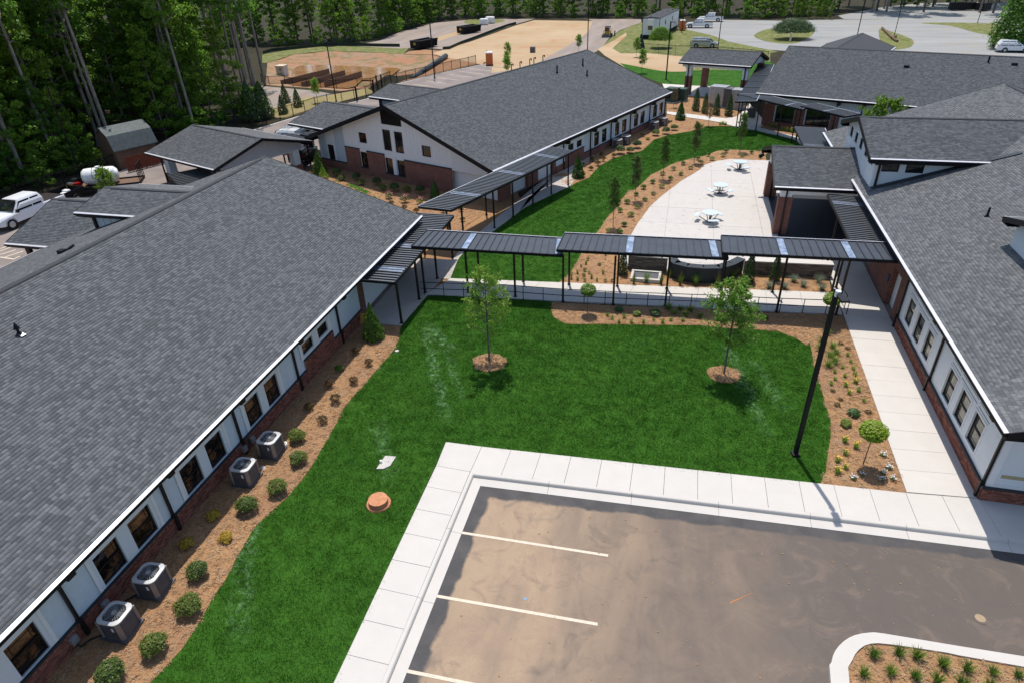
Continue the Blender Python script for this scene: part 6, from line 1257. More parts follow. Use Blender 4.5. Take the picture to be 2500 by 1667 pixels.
dusty = [[('foliage', shrub_mesh(.26, .16, 90, .05, 'leafd')), ('flower', petals(26, .13, .10, .2, .045, 'petalw'))]]
row('white_flower', 'plant', '%s small white flower clump round the little maple near the parking lot', 'white flower clumps by the maple', [(9.26, 23.14), (9.31, 22.38), (9.04, 22.05), (8.24, 21.76), (7.85, 21.47), (8.87, 21.62), (9.34, 21.75)], dusty)
tall = [[('foliage', blades_mesh('foliage', 120, .95, .34, 'blade', .75, .5, .07, .009)), ('plume', blades_mesh('plume', 26, 1.25, .2, 'leafr', .5, .2, .05, .012))], [('foliage', blades_mesh('foliage', 130, 1.0, .5, 'blade', .9, .5, .08, .009))]]
row('ornamental_grass', 'plant', '%s tall feather grass from the left between stone wall and ramp', 'tall feather grasses by the wall', [(-2.0, 37.02), (-1.25, 37.33), (-0.34, 37.24), (0.21, 38.33), (0.8, 37.36), (1.71, 37.5), (3.02, 37.5), (3.92, 38.72)], tall, (.7, .95))
blue = [[('foliage', blades_mesh('foliage', 170, .55, .42, 'bluegrass', 1.0, .8, .07, .009))]]
row('blue_grass', 'plant', '%s pale blue green grass mound from the left below the capped wall', 'pale grass mounds by the patio wall', [(6.04, 37.83), (6.92, 37.96), (7.54, 38.99), (8.03, 38.44), (9.01, 39.17), (9.05, 38.13)], blue, (.95, 1.1))
sg = [[('foliage', blades_mesh('foliage', 60, .34, .16, 'blade', .7, .5, .05, .010))], [('foliage', shrub_mesh(.3, .26, 150, .05, 'leafd'))]]
row('grass_tuft', 'plant', '%s small green clump in the bed left of the stone wall, from its top', 'small clumps left of the stone wall', [(-4.23, 40.98), (-5.3, 39.99), (-5.32, 39.3), (-4.43, 39.3), (-5.57, 38.83), (-5.24, 38.27), (-4.04, 38.11), (-4.92, 37.96), (-5.65, 37.79), (-5.21, 37.51), (-4.67, 37.31), (-6.06, 37.66), (-5.5, 36.86), (-5.03, 36.83), (-4.28, 36.96), (-3.78, 37.0), (-5.91, 36.97), (-3.33, 37.08)], sg, (.8, 1.1))
nan = [[('foliage', shrub_mesh(.55, .5, 420, .075, 'leafc', up=.9)), ('stem', branch_mesh('stem', [((0, 0, 0), (random.uniform(-.2, .2), random.uniform(-.2, .2), .42), .01, .004) for _ in range(6)]))], [('foliage', shrub_mesh(.6, .5, 330, .075, 'leafd', up=.9))]]
row('patio_shrub', 'shrub', '%s small dark shrub up along the curved patio bed from the canopies', 'small shrubs along the patio bed', [(-3.69, 44.95), (-4.52, 45.08), (-3.53, 46.45), (-3.22, 48.54), (-4.11, 49.4), (-2.86, 50.37), (-3.77, 51.36), (-2.42, 52.16), (-3.2, 53.36), (-1.83, 53.81), (-2.74, 55.2), (-1.23, 55.74), (-2.07, 56.79), (-1.36, 59.33), (-0.61, 58.02), (-0.45, 60.94), (0.25, 59.45), (1.07, 61.41), (0.38, 62.7), (1.99, 63.19), (1.7, 64.56), (3.0, 64.52), (2.67, 65.93), (4.06, 65.9), (4.37, 67.44), (5.8, 66.12), (6.76, 67.3), (7.49, 65.92)], nan, (.75, 1.0))
bs = [[('foliage', shrub_mesh(.95, .9, 1100, .085, 'leafe'))], [('foliage', shrub_mesh(.8, .7, 800, .085, 'leafd'))]]
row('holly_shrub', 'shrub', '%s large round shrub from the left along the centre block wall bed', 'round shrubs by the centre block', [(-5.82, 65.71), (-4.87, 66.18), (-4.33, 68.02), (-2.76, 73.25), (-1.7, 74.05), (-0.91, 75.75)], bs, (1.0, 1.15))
row('low_shrub', 'shrub', '%s low shrub from the left in the centre block wall bed', 'low shrubs by the centre block', [(-8.74, 60.88), (-7.9, 59.84), (-7.48, 61.45), (-7.16, 62.99), (-7.46, 64.42), (-8.18, 62.65), (-6.28, 64.27), (-4.08, 72.58)], redt, (.95, 1.2))
plant('gold_shrub', 'yellow green low shrub between the condenser groups of the centre block', 'shrub', None, (-3.48, 71.38), gold[1], 1.0)
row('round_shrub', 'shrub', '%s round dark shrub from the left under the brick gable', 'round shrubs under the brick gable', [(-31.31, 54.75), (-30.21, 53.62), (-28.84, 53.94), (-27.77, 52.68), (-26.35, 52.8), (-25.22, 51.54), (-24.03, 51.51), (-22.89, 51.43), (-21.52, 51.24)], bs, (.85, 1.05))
plant('light_shrub', 'bright green upright shrub beside the cone evergreen at the gable corner', 'shrub', None, (-32.17, 53.84), [('foliage', cone_mesh(1.1, 1.3, 900, .09, 'leafy'))])
rose = [[('foliage', shrub_mesh(.75, .6, 500, .07, 'leafd')), ('flower', petals(45, .36, .3, .62, .07, 'petalp'))]]
row('rose_bush', 'shrub', '%s pink flowering rose bush from the left behind the left roof edge', 'rose bushes by the walkway', [(-23.76, 49.59), (-22.04, 48.87), (-20.61, 48.7)], rose)
row('low_shrub', 'shrub', '%s low shrub from the left round the rose bushes and canopy posts', 'low shrubs near the roses', [(-22.91, 48.05), (-21.39, 47.2), (-20.13, 46.61), (-18.01, 47.08), (-16.65, 47.52), (-15.85, 45.48), (-16.6, 44.0)], redt)
isg = [[('foliage', blades_mesh('foliage', 110, .38, .26, 'blade', .9, .8, .05, .011))] for _ in range(3)]
row('liriope', 'plant', '%s strap leaved tuft in the curbed parking island, left to right', 'tufts in the parking island', [(6.62, 12.95), (7.02, 13.68), (7.38, 13.18), (7.74, 13.86), (8.02, 13.19), (8.24, 13.9), (8.6, 13.23), (8.88, 13.77), (9.22, 13.25), (9.51, 13.79), (9.94, 13.31), (10.19, 13.83), (10.83, 13.87), (10.58, 13.31), (6.75, 12.43), (7.48, 12.49), (8.2, 12.55)], isg, (.85, 1.15))
row('flower_clump', 'plant', '%s yellow green clump from the left in the shaded bed by the far block', 'clumps by the far block', [(8.77, 79.3), (9.21, 79.01), (9.45, 78.2), (9.89, 77.91), (10.53, 76.69), (10.95, 76.42), (11.36, 76.15)], coreo, (1.4, 1.9))
row('flower_clump', 'plant', '%s yellow green clump at the tip of the far lawn by the path', 'clumps at the far lawn tip', [(4.06, 78.86), (4.35, 79.02), (4.63, 78.8)], coreo, (1.4, 1.8))
# young trees and evergreens beyond the road
yt = airy_tree(3.3, 1.4, 31, 2000, 'leafy', .03, .32, .12)
for p, l, s in zip([(-50.35, 86.34), (-31.73, 122.32), (-27.87, 106.7), (-7.19, 111.81), (-9.41, 128.3), (-20.52, 132.64), (-29.01, 111.1)], ('young bright tree by the pond fence lamp post', 'young tree on the straw field behind the far orange toilet', 'young bright tree top just behind the centre ridge', 'young bright tree on the straw slope past the centre roof', 'thin darker young tree by the slope top', 'young bushy tree top over the centre ridge by the lamp post', 'bright tree top peeking over the centre ridge at the stalls'), (1, 1, 1.0, 1.1, 1.0, 1.0, 1.0)): plant('young_tree', l, 'tree', 'young planted trees beyond the buildings', p, yt, s)
er = [('foliage', cone_mesh(1.5, 2.3, 1800, .13, 'leafe', .7)), ('trunk', branch_mesh('trunk', [((0, 0, 0), (0, 0, 1.5), .05, .03)]))]
for p, l, s in zip([(-51.5, 79.16), (-51.78, 83.45), (-55.14, 85.95), (-52.64, 76.61), (-53.51, 75.18)], ('front left planted cedar by the gravel track', 'right planted cedar by the gravel track', 'back planted cedar by the gravel track', 'taller dark cedar at the corner of the woods by the fence', 'dark cedar deepest in the woods corner by the fence'), (1, 1, 1.05, 1.9, 2.0)): plant('cedar', l, 'evergreen', 'planted cedars by the track', p, er, s)
plant('big_shrub', 'large dark bushy shrub in front of the office trailer', 'shrub', None, (-5.93, 139.79), [('foliage', shrub_mesh(4.4, 4.8, 9000, .17, 'leaf', lumps=14))], 1.0, -.2)
plant('big_shrub', 'dark spreading shrub on the round grass island', 'shrub', None, (19.42, 152.07), [('foliage', shrub_mesh(7.5, 5.0, 12000, .20, 'leafe', lumps=14))], 1.0, -.4)
t = plant('evergreen_tree', 'very large dark drooping evergreen at the upper right corner', 'tree', None, (54.44, 138.59), [('foliage', cone_mesh(10, 17, 15000, .42, 'leaf', .7)), ('trunk', branch_mesh('trunk', [((0, 0, 0), (0, 0, 14), .3, .1)]))])
# potted orange and green tree behind the left roofs
plant('autumn_shrub', 'bright green and orange tree top behind the dormer by the tank trailer', 'tree', None, (-49.4, 46.2), airy_tree(2.6, 2.0, 44, 3000, 'leafm', .04, .1, .12))
# ------------------------------------------------------------------ black picket fence
def fence(label, pts, h=1.5, sp=2.2, picket=True, name='picket_fence'):
    c = np.mean(pts, 0); off = (c[0], c[1], 0); t = thing(name, label, 'fence', off); P = [np.array(p) for p in pts]; d = [0]
    for a, b in zip(P[:-1], P[1:]): d.append(d[-1]+np.linalg.norm(b-a))
    at = lambda s: np.array([np.interp(s, d, [p[0] for p in P]), np.interp(s, d, [p[1] for p in P])]); n = int(d[-1]/sp); V = MB(off)
    for i in range(n+1):
        p = at(i*sp); m = MB(off); m.box(p[0]-.035, p[0]+.035, p[1]-.035, p[1]+.035, 0, h+.06); m.obj('post', MT['black'], t)
        if i < n:
            q = at((i+1)*sp)
            for z in (.15, h-.12, h-.02): m = MB(off); m.bar((*p, z), (*q, z), .03, .035); m.obj('rail', MT['black'], t)
            if picket:
                for k_ in range(1, 17): r = p+(q-p)*k_/17; V.box(r[0]-.010, r[0]+.010, r[1]-.010, r[1]+.010, .08, h)
    if picket: V.obj('picket', MT['black'], t, kind='stuff')
    return t
fence('long black picket fence curving along the road in front of the woods', FENCE)
fence('black fence along the edge of the muddy pond', [(-68.1, 100.43), (-65.71, 98.53), (-64.01, 99.98), (-59.18, 96.33), (-57.25, 97.31), (-53.37, 95.26), (-51.22, 96.85), (-48.91, 97.83), (-47.33, 96.89)]+[(-46.63, 105.19)], 1.3, 3.2)
fence('black fence behind the gabled shelter below the gravel lot', [(-8.89, 134.22), (-4.74, 131.97), (-2.52, 130.52), (1.54, 131.28), (11.9, 124.59)]+[(12.03, 123.95), (13.37, 122.72)], 1.6, 3.6)
for i, p in enumerate([(-44.85, 87.61), (-45.55, 96.09), (-44.44, 92.5), (-45.06, 96.79)]):
    m = MB((*p, 0)); m.box(p[0]-.09, p[0]+.09, p[1]-.09, p[1]+.09, 0, 2.0); tag(m.obj('gate_post', MT['black']), 'thick black gate post of the road fence, %s from the left' % ORD[i], 'post', 'thick gate posts')
# ------------------------------------------------------------------ pond things
c = (-70.56, 110.78); t = thing('drain_riser', 'concrete drain box with dark notch standing in the muddy pond', 'drain', (*c, -.9)); 
m = MB(); m.box(-.75, .75, -.75, .75, 0, 1.75); m.obj('box', MT['conc'], t); m = MB(); m.box(-.85, .85, -.85, .85, 1.75, 1.95); m.obj('lid', MT['paint'], t)
m = MB(); m.extr([(-.05, -.76, 1.5), (.3, -.76, 1.5), (.12, -.76, 1.05)], (0, -.01, 0)); m.box(.05, .18, -.77, -.76, .6, .75); m.obj('weir_notch', MT['void'], t)
for (a, b, c_), l in zip([((-65.4, 101.66), (-63.6, 109.48), (-62.59, 113.19)), ((-60.78, 100.15), (-59.57, 107.19), (-58.8, 111.77)), ((-57.24, 101.26), (-55.81, 106.9), (-55.18, 110.91))], ('farthest porous baffle across the muddy pond', 'middle porous baffle across the muddy pond', 'nearest porous baffle across the muddy pond')):
    m = MB((*b, 0))
    for p, q in ((a, b), (b, c_)): m.bar((*p, -.35), (*q, -.35), .12, 1.0)
    tag(m.obj('pond_baffle', MT['wood']), l, 'baffle', 'baffles across the pond')
m = MB((*(-44.4, 115.96), 0)); m.tube([(*(-43.76, 105.34), -.2), (*(-43.6, 109.2), .1), (*(-44.02, 115.98), .3), (*(-44.92, 126.29), .4)], .48, 14); tag(m.obj('culvert_pipe', MT['flash'], smooth=True), 'long thick black corrugated pipe lying behind the fence by the stalls', 'pipe')
def silt(label, pts, h=.6):
    m = MB((*pts[0], 0)); [m.bar((*a, h/2), (*b, h/2), .03, h) for a, b in zip(pts[:-1], pts[1:])]; tag(m.obj('silt_fence', MT['siltgreen']), label, 'fence')
silt('black silt fence along the foot of the woods behind the pond', [(-87.17, 131.1), (-87.45, 135.2), (-84.2, 138.3), (-78.75, 143.5), (-71.7, 143.41), (-64.27, 142.11)]+[(-60.68, 141.85)])
silt('dark silt fence with weeds between straw field and dirt road', [(-49.46, 137.56), (-48.23, 138.3), (-48.24, 146.1), (-47.53, 155.56), (-46.93, 169.23), (-46.13, 179.12), (-45.17, 183.8)], .55)
MT['cardark'] = plain('near_black_paint', (0.02, 0.022, 0.025), 0.2, 0.6)
# ------------------------------------------------------------------ vehicles
def loft(m, secs):
    n = len(secs[0]); b = len(m.v); [m.v.append(tuple(p)) for s_ in secs for p in s_]
    for i in range(len(secs)-1):
        for j in range(n): m.f.append((b+i*n+j, b+i*n+(j+1) % n, b+(i+1)*n+(j+1) % n, b+(i+1)*n+j))
    m.f.append(tuple(b+j for j in range(n))[::-1]); m.f.append(tuple(b+(len(secs)-1)*n+j for j in range(n)))
def sec(x, z0, z1, w, r=.12, tum=.0):
    """closed cross-section at x: rounded upper corners, slight tumblehome"""
    wt = w-tum; return [(x, -w, z0), (x, -w*1.0, z0+(z1-z0)*.55), (x, -wt, z1-r), (x, -wt+r*.7, z1), (x, 0, z1+.02), (x, wt-r*.7, z1), (x, wt, z1-r), (x, w, z0+(z1-z0)*.55), (x, w, z0)]
def wheel(t, x, y, r=.37, w=.24):
    m = MB(); s = 1 if y > 0 else -1; m.cyl((x, y-s*w/2, r), (x, y+s*w/2, r), r, r, 20); o = m.obj('wheel', MT['rubber'], t)
    m = MB(); m.cyl((x, y+s*w/2, r), (x, y+s*(w/2+.012), r), r*.62, r*.55, 16); m.obj('rim', MT['gal'], o)
    m = MB(); m.cyl((x, s*(abs(y)-.02), r+.03), (x, s*(abs(y)+w/2-.02), r+.03), r*1.2, r*1.2, 20); m.obj('wheel_arch', MT['void'], t)
def glassq(t, pts, nm='window'): m = MB(); m.poly(pts); return m.obj(nm, MT['glass'], t)
def vehicle(label, cat, p, rz, body, paint, kind, z=0.0):
    """x forward, length body[0], half width body[1]"""
    t = thing(cat.replace(' ', '_'), label, cat, (*p, z), rz, None); L, W, H = body; pm = MT[paint]; f = L/2
    m = MB()
    if kind == 'pickup':
        loft(m, [sec(-f, .5, 1.05, W*.96, .06), sec(-f+.05, .42, 1.12, W, .06), sec(-f+1.9, .42, 1.14, W, .06), sec(f-1.5, .42, 1.14, W, .08), sec(f-.45, .42, 1.08, W, .14), sec(f-.08, .48, .98, W*.95, .14), sec(f, .52, .85, W*.88, .1)]); m.obj('body', pm, t)
        c0, c1 = -f+1.95, f-1.55
        m = MB(); loft(m, [sec(c0, 1.1, 1.75, W-.08, .1, .1), sec(c0+.15, 1.1, H, W-.06, .1, .14), sec(c1-.75, 1.1, H, W-.06, .12, .14), sec(c1, 1.08, 1.2, W-.06, .06, .02)]); m.obj('cab', pm, t)
        m = MB(); m.box(-f+.08, c0-.08, -W+.1, W-.1, 1.0, 1.165); bd = m.obj('truck_bed', MT['void'], t)
        for s_ in (-1, 1):
            y = s_*(W-.035); y2 = s_*(W-.15); k_ = (c0+c1-.6)/2
            glassq(t, [(c0+.25, y, 1.2), (k_-.05, y, 1.2), (k_-.05, y2, H-.13), (c0+.3, y2, H-.13)]); glassq(t, [(k_+.05, y, 1.2), (c1-.2, y, 1.2), (c1-.72, y2, H-.13), (k_+.05, y2, H-.13)])
            m = MB(); m.box(c1-.25, c1-.1, s_*(W+.0), s_*(W+.22), 1.15, 1.4) if s_ > 0 else m.box(c1-.25, c1-.1, -W-.22, -W, 1.15, 1.4); m.obj('mirror', MT['black'], t)
        glassq(t, [(c1+.04, -W+.16, 1.24), (c1+.04, W-.16, 1.24), (c1-.66, W-.25, H-.02), (c1-.66, -W+.25, H-.02)], 'windshield'); glassq(t, [(c0-.03, -W+.25, 1.25), (c0-.03, W-.25, 1.25), (c0+.06, W-.3, H-.12), (c0+.06, -W+.3, H-.12)], 'rear_window')
    elif kind == 'van':
        loft(m, [sec(-f, .45, H-.1, W*.95, .2, .1), sec(-f+.1, .4, H, W, .22, .1), sec(f-1.7, .4, H, W, .22, .1), sec(f-1.35, .4, H-.12, W, .25, .14), sec(f-.75, .4, 1.4, W, .15, .05), sec(f-.15, .45, 1.05, W*.95, .15), sec(f, .5, .8, W*.88, .1)]); m.obj('body', pm, t)
        for s_ in (-1, 1): glassq(t, [(f-1.75, s_*(W+.004), 1.25), (f-.95, s_*(W+.004), 1.25), (f-1.3, s_*(W-.07), H-.5), (f-1.75, s_*(W-.05), H-.45)])
        glassq(t, [(f-.68, -W+.2, 1.47), (f-.68, W-.2, 1.47), (f-1.29, W-.3, H-.10), (f-1.29, -W+.3, H-.10)], 'windshield')
        m = MB()
        for x in (-f+.5, -f+1.9, f-2.2): m.box(x-.03, x+.03, -W+.15, W-.15, H+.08, H+.14)
        for y in (-.55, -.2, .25): m.box(-f+.2, f-1.6, y-.03, y+.03, H+.15, H+.19)
        for x in np.arange(-f+.3, f-1.6, .3): m.box(x, x+.03, -.55, -.2, H+.15, H+.18)
        m.obj('ladder_rack', MT['gal'], t)
    else:
        hw = (kind == 'minivan'); r_ = f-(.95 if hw else 1.35); 
        loft(m, [sec(-f, .45, .95, W*.92, .1), sec(-f+.08, .35, 1.05, W, .1), sec(f-1.3, .35, 1.05, W, .1), sec(f-.5, .35, .98, W*.98, .16), sec(f-.1, .4, .8, W*.9, .14), sec(f, .45, .7, W*.82, .1)]); m.obj('body', pm, t)
        m = MB(); loft(m, [sec(-f+.05, .98, 1.25, W-.1, .1, .06), sec(-f+.4, .98, H, W-.08, .12, .2), sec(r_-1.15, .98, H, W-.08, .14, .2), sec(r_, .98, 1.08, W-.1, .04, .04)]); m.obj('cabin', pm, t)
        xs = np.linspace(-f+.42, r_-.25, 4)
        for s_ in (-1, 1):
            for i in range(3):
                a, b = xs[i]+.04, xs[i+1]-.04; tb = min(b, r_-1.1); glassq(t, [(a, s_*(W-.055), 1.08), (b, s_*(W-.055), 1.08), (max(tb, a+.1), s_*(W-.235), H-.12), (a+.05, s_*(W-.235), H-.12)])
        glassq(t, [(r_+.03, -W+.2, 1.14), (r_+.03, W-.2, 1.14), (r_-1.05, W-.32, H-.01), (r_-1.05, -W+.32, H-.01)], 'windshield'); glassq(t, [(-f+.03, -W+.25, 1.15), (-f+.03, W-.25, 1.15), (-f+.33, W-.32, H-.12), (-f+.33, -W+.32, H-.12)], 'rear_window')
    rw = .42 if kind == 'pickup' else .36
    for x in (-f+1.15, f-.98):
        for s_ in (-1, 1): wheel(t, x, s_*(W-.10), rw)
    for s_ in (-1, 1):
        m = MB(); m.cbox((f-.1, s_*W*.68, .82), (.18, .34, .16)); m.obj('headlight', MT['wplastic'], t); m = MB(); m.cbox((-f+.02, s_*W*.84, 1.0), (.08, .2, .26)); m.obj('tail_light', MT['redlamp'], t)
    m = MB(); m.box(f-.06, f+.05, -W*.8, W*.8, .42, .60); m.obj('bumper', MT['gal'], t); m = MB(); m.box(-f-.06, -f+.05, -W*.9, W*.9, .45, .60); m.obj('bumper', MT['gal'], t)
    m = MB(); m.box(f-.03, f+.02, -W*.45, W*.45, .66, .92); m.obj('grille', MT['dsteel'], t); return t
tk = vehicle('big white pickup with landscape trailer parked at the left edge', 'pickup truck', (-52.3, 40.3), R(-92), (6.3, 1.02, 2.0), 'carwhite', 'pickup')
vehicle('white pickup parked nearer beside the orange toilet at the woods', 'pickup truck', (1.39, 172.48), R(176), (5.9, 1.0, 1.95), 'carwhite', 'pickup')
vehicle('white pickup parked behind the other one under the trees', 'pickup truck', (4.05, 185.52), R(176), (5.9, 1.0, 1.95), 'carwhite', 'pickup')
vehicle('silver minivan parked facing right above the gabled shelter', 'minivan', (2.41, 140.37), R(-6), (5.1, .97, 1.75), 'carsilver', 'minivan')
vehicle('dark red pickup half hidden behind the grass island shrub', 'pickup truck', (20.8, 171.5), R(-118), (5.4, .95, 1.8), 'carred', 'pickup')
vehicle('white sport utility vehicle cut off by the right frame edge', 'suv', (52.2, 134.5), R(-8), (5.0, .98, 1.85), 'carwhite', 'suv')
vn = vehicle('white cargo van with blue arch logo and ladder rack behind the shelter', 'van', (-40.6, 62.6), R(176), (4.6, 1.0, 2.35), 'carwhite', 'van')
m = MB(); N_ = 14
for i in range(N_):
    a, b = PI*i/N_, PI*(i+1)/N_; f_ = lambda q, r: (-.3-r*math.cos(q)*1.15, 1.012-.0, 1.72+r*.62*math.sin(q))
    m.poly([f_(a, .62), f_(b, .62), f_(b, .50), f_(a, .50)])
m.obj('logo_arch', MT['blueprint'], vn)
fc = bpy.data.curves.new('logo_text', 'FONT'); fc.body = 'Grun'; fc.size = .5; fc.extrude = .004; tx = bpy.data.objects.new('logo_text', fc); col.objects.link(tx)
bpy.context.view_layer.update(); me = bpy.data.meshes.new_from_object(tx.evaluated_get(bpy.context.evaluated_depsgraph_get())); bpy.data.objects.remove(tx)
me.materials.clear(); me.materials.append(MT['blueprint']); tx = bpy.data.objects.new('logo_text', me); col.objects.link(tx); tx.parent = vn; tx.location = (.75, 1.016, 1.2); tx.rotation_euler = (PI/2, 0, PI)
# dark car behind the white gable posts
vehicle('dark car glimpsed between the posts left of the white gable', 'car', (-37.3, 59.4), R(100), (4.2, .9, 1.45), 'cardark', 'suv')
# water tank trailer
tt = thing('tank_trailer', 'long trailer with round white water tank and raised mesh ramp', 'trailer', (-50.9, 47.8, 0), R(30)); 
m = MB(); m.box(-3.3, 3.0, -1.05, 1.05, .55, .68); m.obj('deck', MT['wood'], tt)
m = MB(); [m.box(-3.3, 3.0, y-.04, y+.04, .5, .8) for y in (-1.05, 1.05)]; m.box(-3.35, -3.25, -1.05, 1.05, .5, .8); m.bar((-3.3, 0, .6), (-4.6, 0, .55), .12); m.obj('frame', MT['black'], tt)
for x in (-.4, .5):
    for y in (-1.2, 1.2): wheel(tt, x, y, .36, .2)
m = MB(); m.box(2.95, 3.05, -1.0, 1.0, .7, .76); [m.cyl((3.0, y, .7), (3.0, y, 2.3), .035) for y in (-1.0, -.5, 0, .5, 1.0)]; [m.cyl((3.0, -1, z), (3.0, 1, z), .035) for z in (1.4, 2.3)]; m.obj('ramp_gate', MT['black'], tt)
tn = thing('water_tank', 'white ribbed horizontal water tank on the trailer deck', 'tank', (-51.2, 47.65, .68), R(30))
m = MB()
prof = [(-1.45, .15), (-1.4, .55), (-1.2, .72), (-.9, .75), (-.86, .71), (-.82, .75), (0, .75), (.04, .71), (.08, .75), (.82, .75), (.86, .71), (.9, .75), (1.2, .72), (1.4, .55), (1.45, .15)]
for (x0, r0), (x1, r1) in zip(prof[:-1], prof[1:]): m.cyl((x0, 0, .76), (x1, 0, .76), r0, r1, 24, x0 == -1.45 or x1 == 1.45)
m.obj('shell', MT['wplastic'], tn, smooth=True)
m = MB(); m.cyl((0, 0, 1.48), (0, 0, 1.62), .2, .2, 14); m.obj('lid', MT['wplastic'], tn); m = MB(); [m.box(x-.03, x+.03, -.6, .6, 0, .3) for x in (-1, 0, 1)]; m.obj('cradle', MT['black'], tn)
m = MB(); [m.tube([(x, .77*math.cos(a), .76+.77*math.sin(a)) for a in np.linspace(0, PI, 12)], .02, 4) for x in (-.45, .45)]; m.obj('strap', MT['black'], tn)
hr = thing('hose_reel', 'black hose reel and pump on the front of the tank trailer', 'pump', (-53.0, 46.6, .68)); m = MB(); m.cyl((-.3, 0, .4), (.3, 0, .4), .38, .38, 16); m.obj('reel', MT['black'], hr); m = MB(); m.box(-.4, .4, -.7, -.4, 0, .5); m.obj('engine', MT['dsteel'], hr); m = MB(); m.box(-.3, .3, -1.0, -.75, 0, .4); m.obj('fuel_can', MT['yellow'], hr); m = MB(); m.box(.4, .8, -.8, -.3, 0, .55); m.obj('pump_cover', MT['redlamp'], hr)
tb = thing('debris_trailer', 'dark open trailer with loose white bags behind the white pickup', 'trailer', (-52.3, 44.6, 0), R(88)); m = MB(); m.box(-1.3, 1.0, -1, 1, .5, .6); [m.box(-1.3, 1.0, y-.03, y+.03, .6, 1.15) for y in (-1, 1)]; [m.box(x-.03, x+.03, -1, 1, .6, 1.15) for x in (-1.3, 1.0)]; m.obj('tray', MT['black'], tb)
for y in (-1.12, 1.12): wheel(tb, -.1, y, .35, .2)
for i, (x, y) in enumerate(((-52.1, 44.2), (-52.6, 44.9))): m = MB((x, y, .6)); m.cbox((x, y, .8), (.6, .5, .35)); tag(m.obj('bag', MT['wplastic'], bev=.12), ['front white bag lying in the dark open trailer', 'rear white bag lying in the dark open trailer'][i], 'bag')
# roll-off dumpsters
def dumpster(label, a, rz, L=5.6):
    t = thing('dumpster', label, 'dumpster', (*a, 0), rz, 'black roll-off dumpsters on the dirt road'); W = 1.2; H = 1.6
    m = MB(); m.box(-L/2, L/2, -W, W, .2, .3); m.obj('floor', MT['void'], t)
    for s_ in (-1, 1):
        m = MB(); m.extr([(-L/2, s_*W, .2), (L/2, s_*W, .2), (L/2+.35, s_*(W+.08), H), (-L/2, s_*(W+.08), H)], (0, -s_*.06, 0)); m.obj('side_panel', MT['black'], t)
        m = MB(); [m.box(x, x+.08, min(s_*W, s_*(W+.16)), max(s_*W, s_*(W+.16)), .3, H) for x in np.arange(-L/2+.4, L/2, .6)]; m.obj('side_rib', MT['black'], t)
    for x in (-L/2, L/2+.1): m = MB(); m.box(x-.04, x+.04, -W, W, .2, H); m.obj('end_panel', MT['black'], t)
    m = MB(); [m.box(-L/2, L/2+.35, s_*(W+.06)-.07, s_*(W+.06)+.07, H, H+.1) for s_ in (-1, 1)]; m.box(-L/2-.07, -L/2+.07, -W, W, H, H+.1); m.obj('rim', MT['dsteel'], t)
    m = MB(); m.box(-L/2-.05, -L/2-.04, -.35, .25, .85, 1.3); m.obj('yellow_placard', MT['yellow'], t); m = MB(); m.box(-L/2+.3, L/2-.3, -.9, .9, .3, .9); m.obj('debris', MT['wood'], t)
    return t
dumpster('nearer black open dumpster by the gravel pile and lamp post', (-54.58, 140.23), R(68)); dumpster('farther black open dumpster by the white bags and grass island', (-52.44, 165.38), R(62))
for i, (p, s) in enumerate((((-53.59, 182.65), 1.5), ((-52.95, 186.3), 1.6))):
    m = MB((*p, 0)); m.cbox((p[0], p[1], s*.5), (s*1.5, s, s)); tag(m.obj('bulk_bag', MT['wplastic'], bev=.3), ['left white bulk bag on the grass island by the far dumpster', 'right white bulk bag on the grass island by the far dumpster'][i], 'bag')
# portable toilets
def toilet(label, p, rz):
    t = thing('portable_toilet', label, 'portable toilet', (*p, 0), rz, 'orange portable toilets'); m = MB(); m.box(-.58, .58, -.58, .58, .1, 2.0); m.obj('cabin', MT['orange'], t); m = MB(); m.box(-.62, .62, -.62, .62, 0, .1); m.obj('skid', MT['black'], t)
    m = MB(); m.extr([(-.62, -.62, 2.0), (.62, -.62, 2.0), (.5, -.5, 2.16), (-.5, -.5, 2.16)], (0, 1.2, 0)); m.obj('roof', MT['wplastic'], t); m = MB(); m.cyl((-.4, .4, 2.1), (-.4, .4, 2.4), .05); m.obj('vent_pipe', MT['black'], t)
    m = MB(); m.box(.58, .60, -.42, .42, .15, 1.9); d_ = m.obj('door', MT['orange'], t); m = MB(); m.cyl((.6, 0, 1.5), (.605, 0, 1.5), .2, .2, 20); m.obj('logo_disc', MT['wplastic'], d_); return t
toilet('orange portable toilet at the end of the striped stalls', (-34.21, 118.78), R(12)); toilet('orange portable toilet between office trailer and white pickup', (-2.36, 167.76), R(5))
# skid steer
ss = thing('skid_steer', 'yellow skid steer loader on the dirt road facing us', 'loader', (*(-17.97, 156.77), 0), R(-95)); 
m = MB(); m.box(-1.2, .6, -.55, .55, .35, 1.1); m.obj('chassis', MT['yellow'], ss)
m = MB(); [m.box(x, x+.07, y-.035, y+.035, 1.1, 2.0) for x in (-.7, .5) for y in (-.5, .5)]; m.box(-.75, .6, -.55, .55, 2.0, 2.08); m.obj('cab_frame', MT['black'], ss)
glassq(ss, [(.58, -.45, 1.15), (.58, .45, 1.15), (.58, .45, 1.95), (.58, -.45, 1.95)])
for s_ in (-1, 1):
    m = MB(); m.prism([(-1.2, s_*.58), (1.0, s_*.58), (1.0, s_*.88), (-1.2, s_*.88)], 0.02, .62); m.obj('track', MT['rubber'], ss); m = MB(); m.bar((-1.2, s_*.72, 1.5), (.9, s_*.72, 1.2), .12, .2); m.bar((.9, s_*.72, 1.2), (1.35, s_*.72, .35), .12, .2); m.obj('lift_arm', MT['yellow'], ss)
m = MB(); m.extr([(1.3, -1, 0), (1.95, -1, 0), (1.95, -1, .05), (1.4, -1, .1), (1.35, -1, .6), (1.3, -1, .6)], (0, 2, 0)); m.obj('bucket', MT['dsteel'], ss)
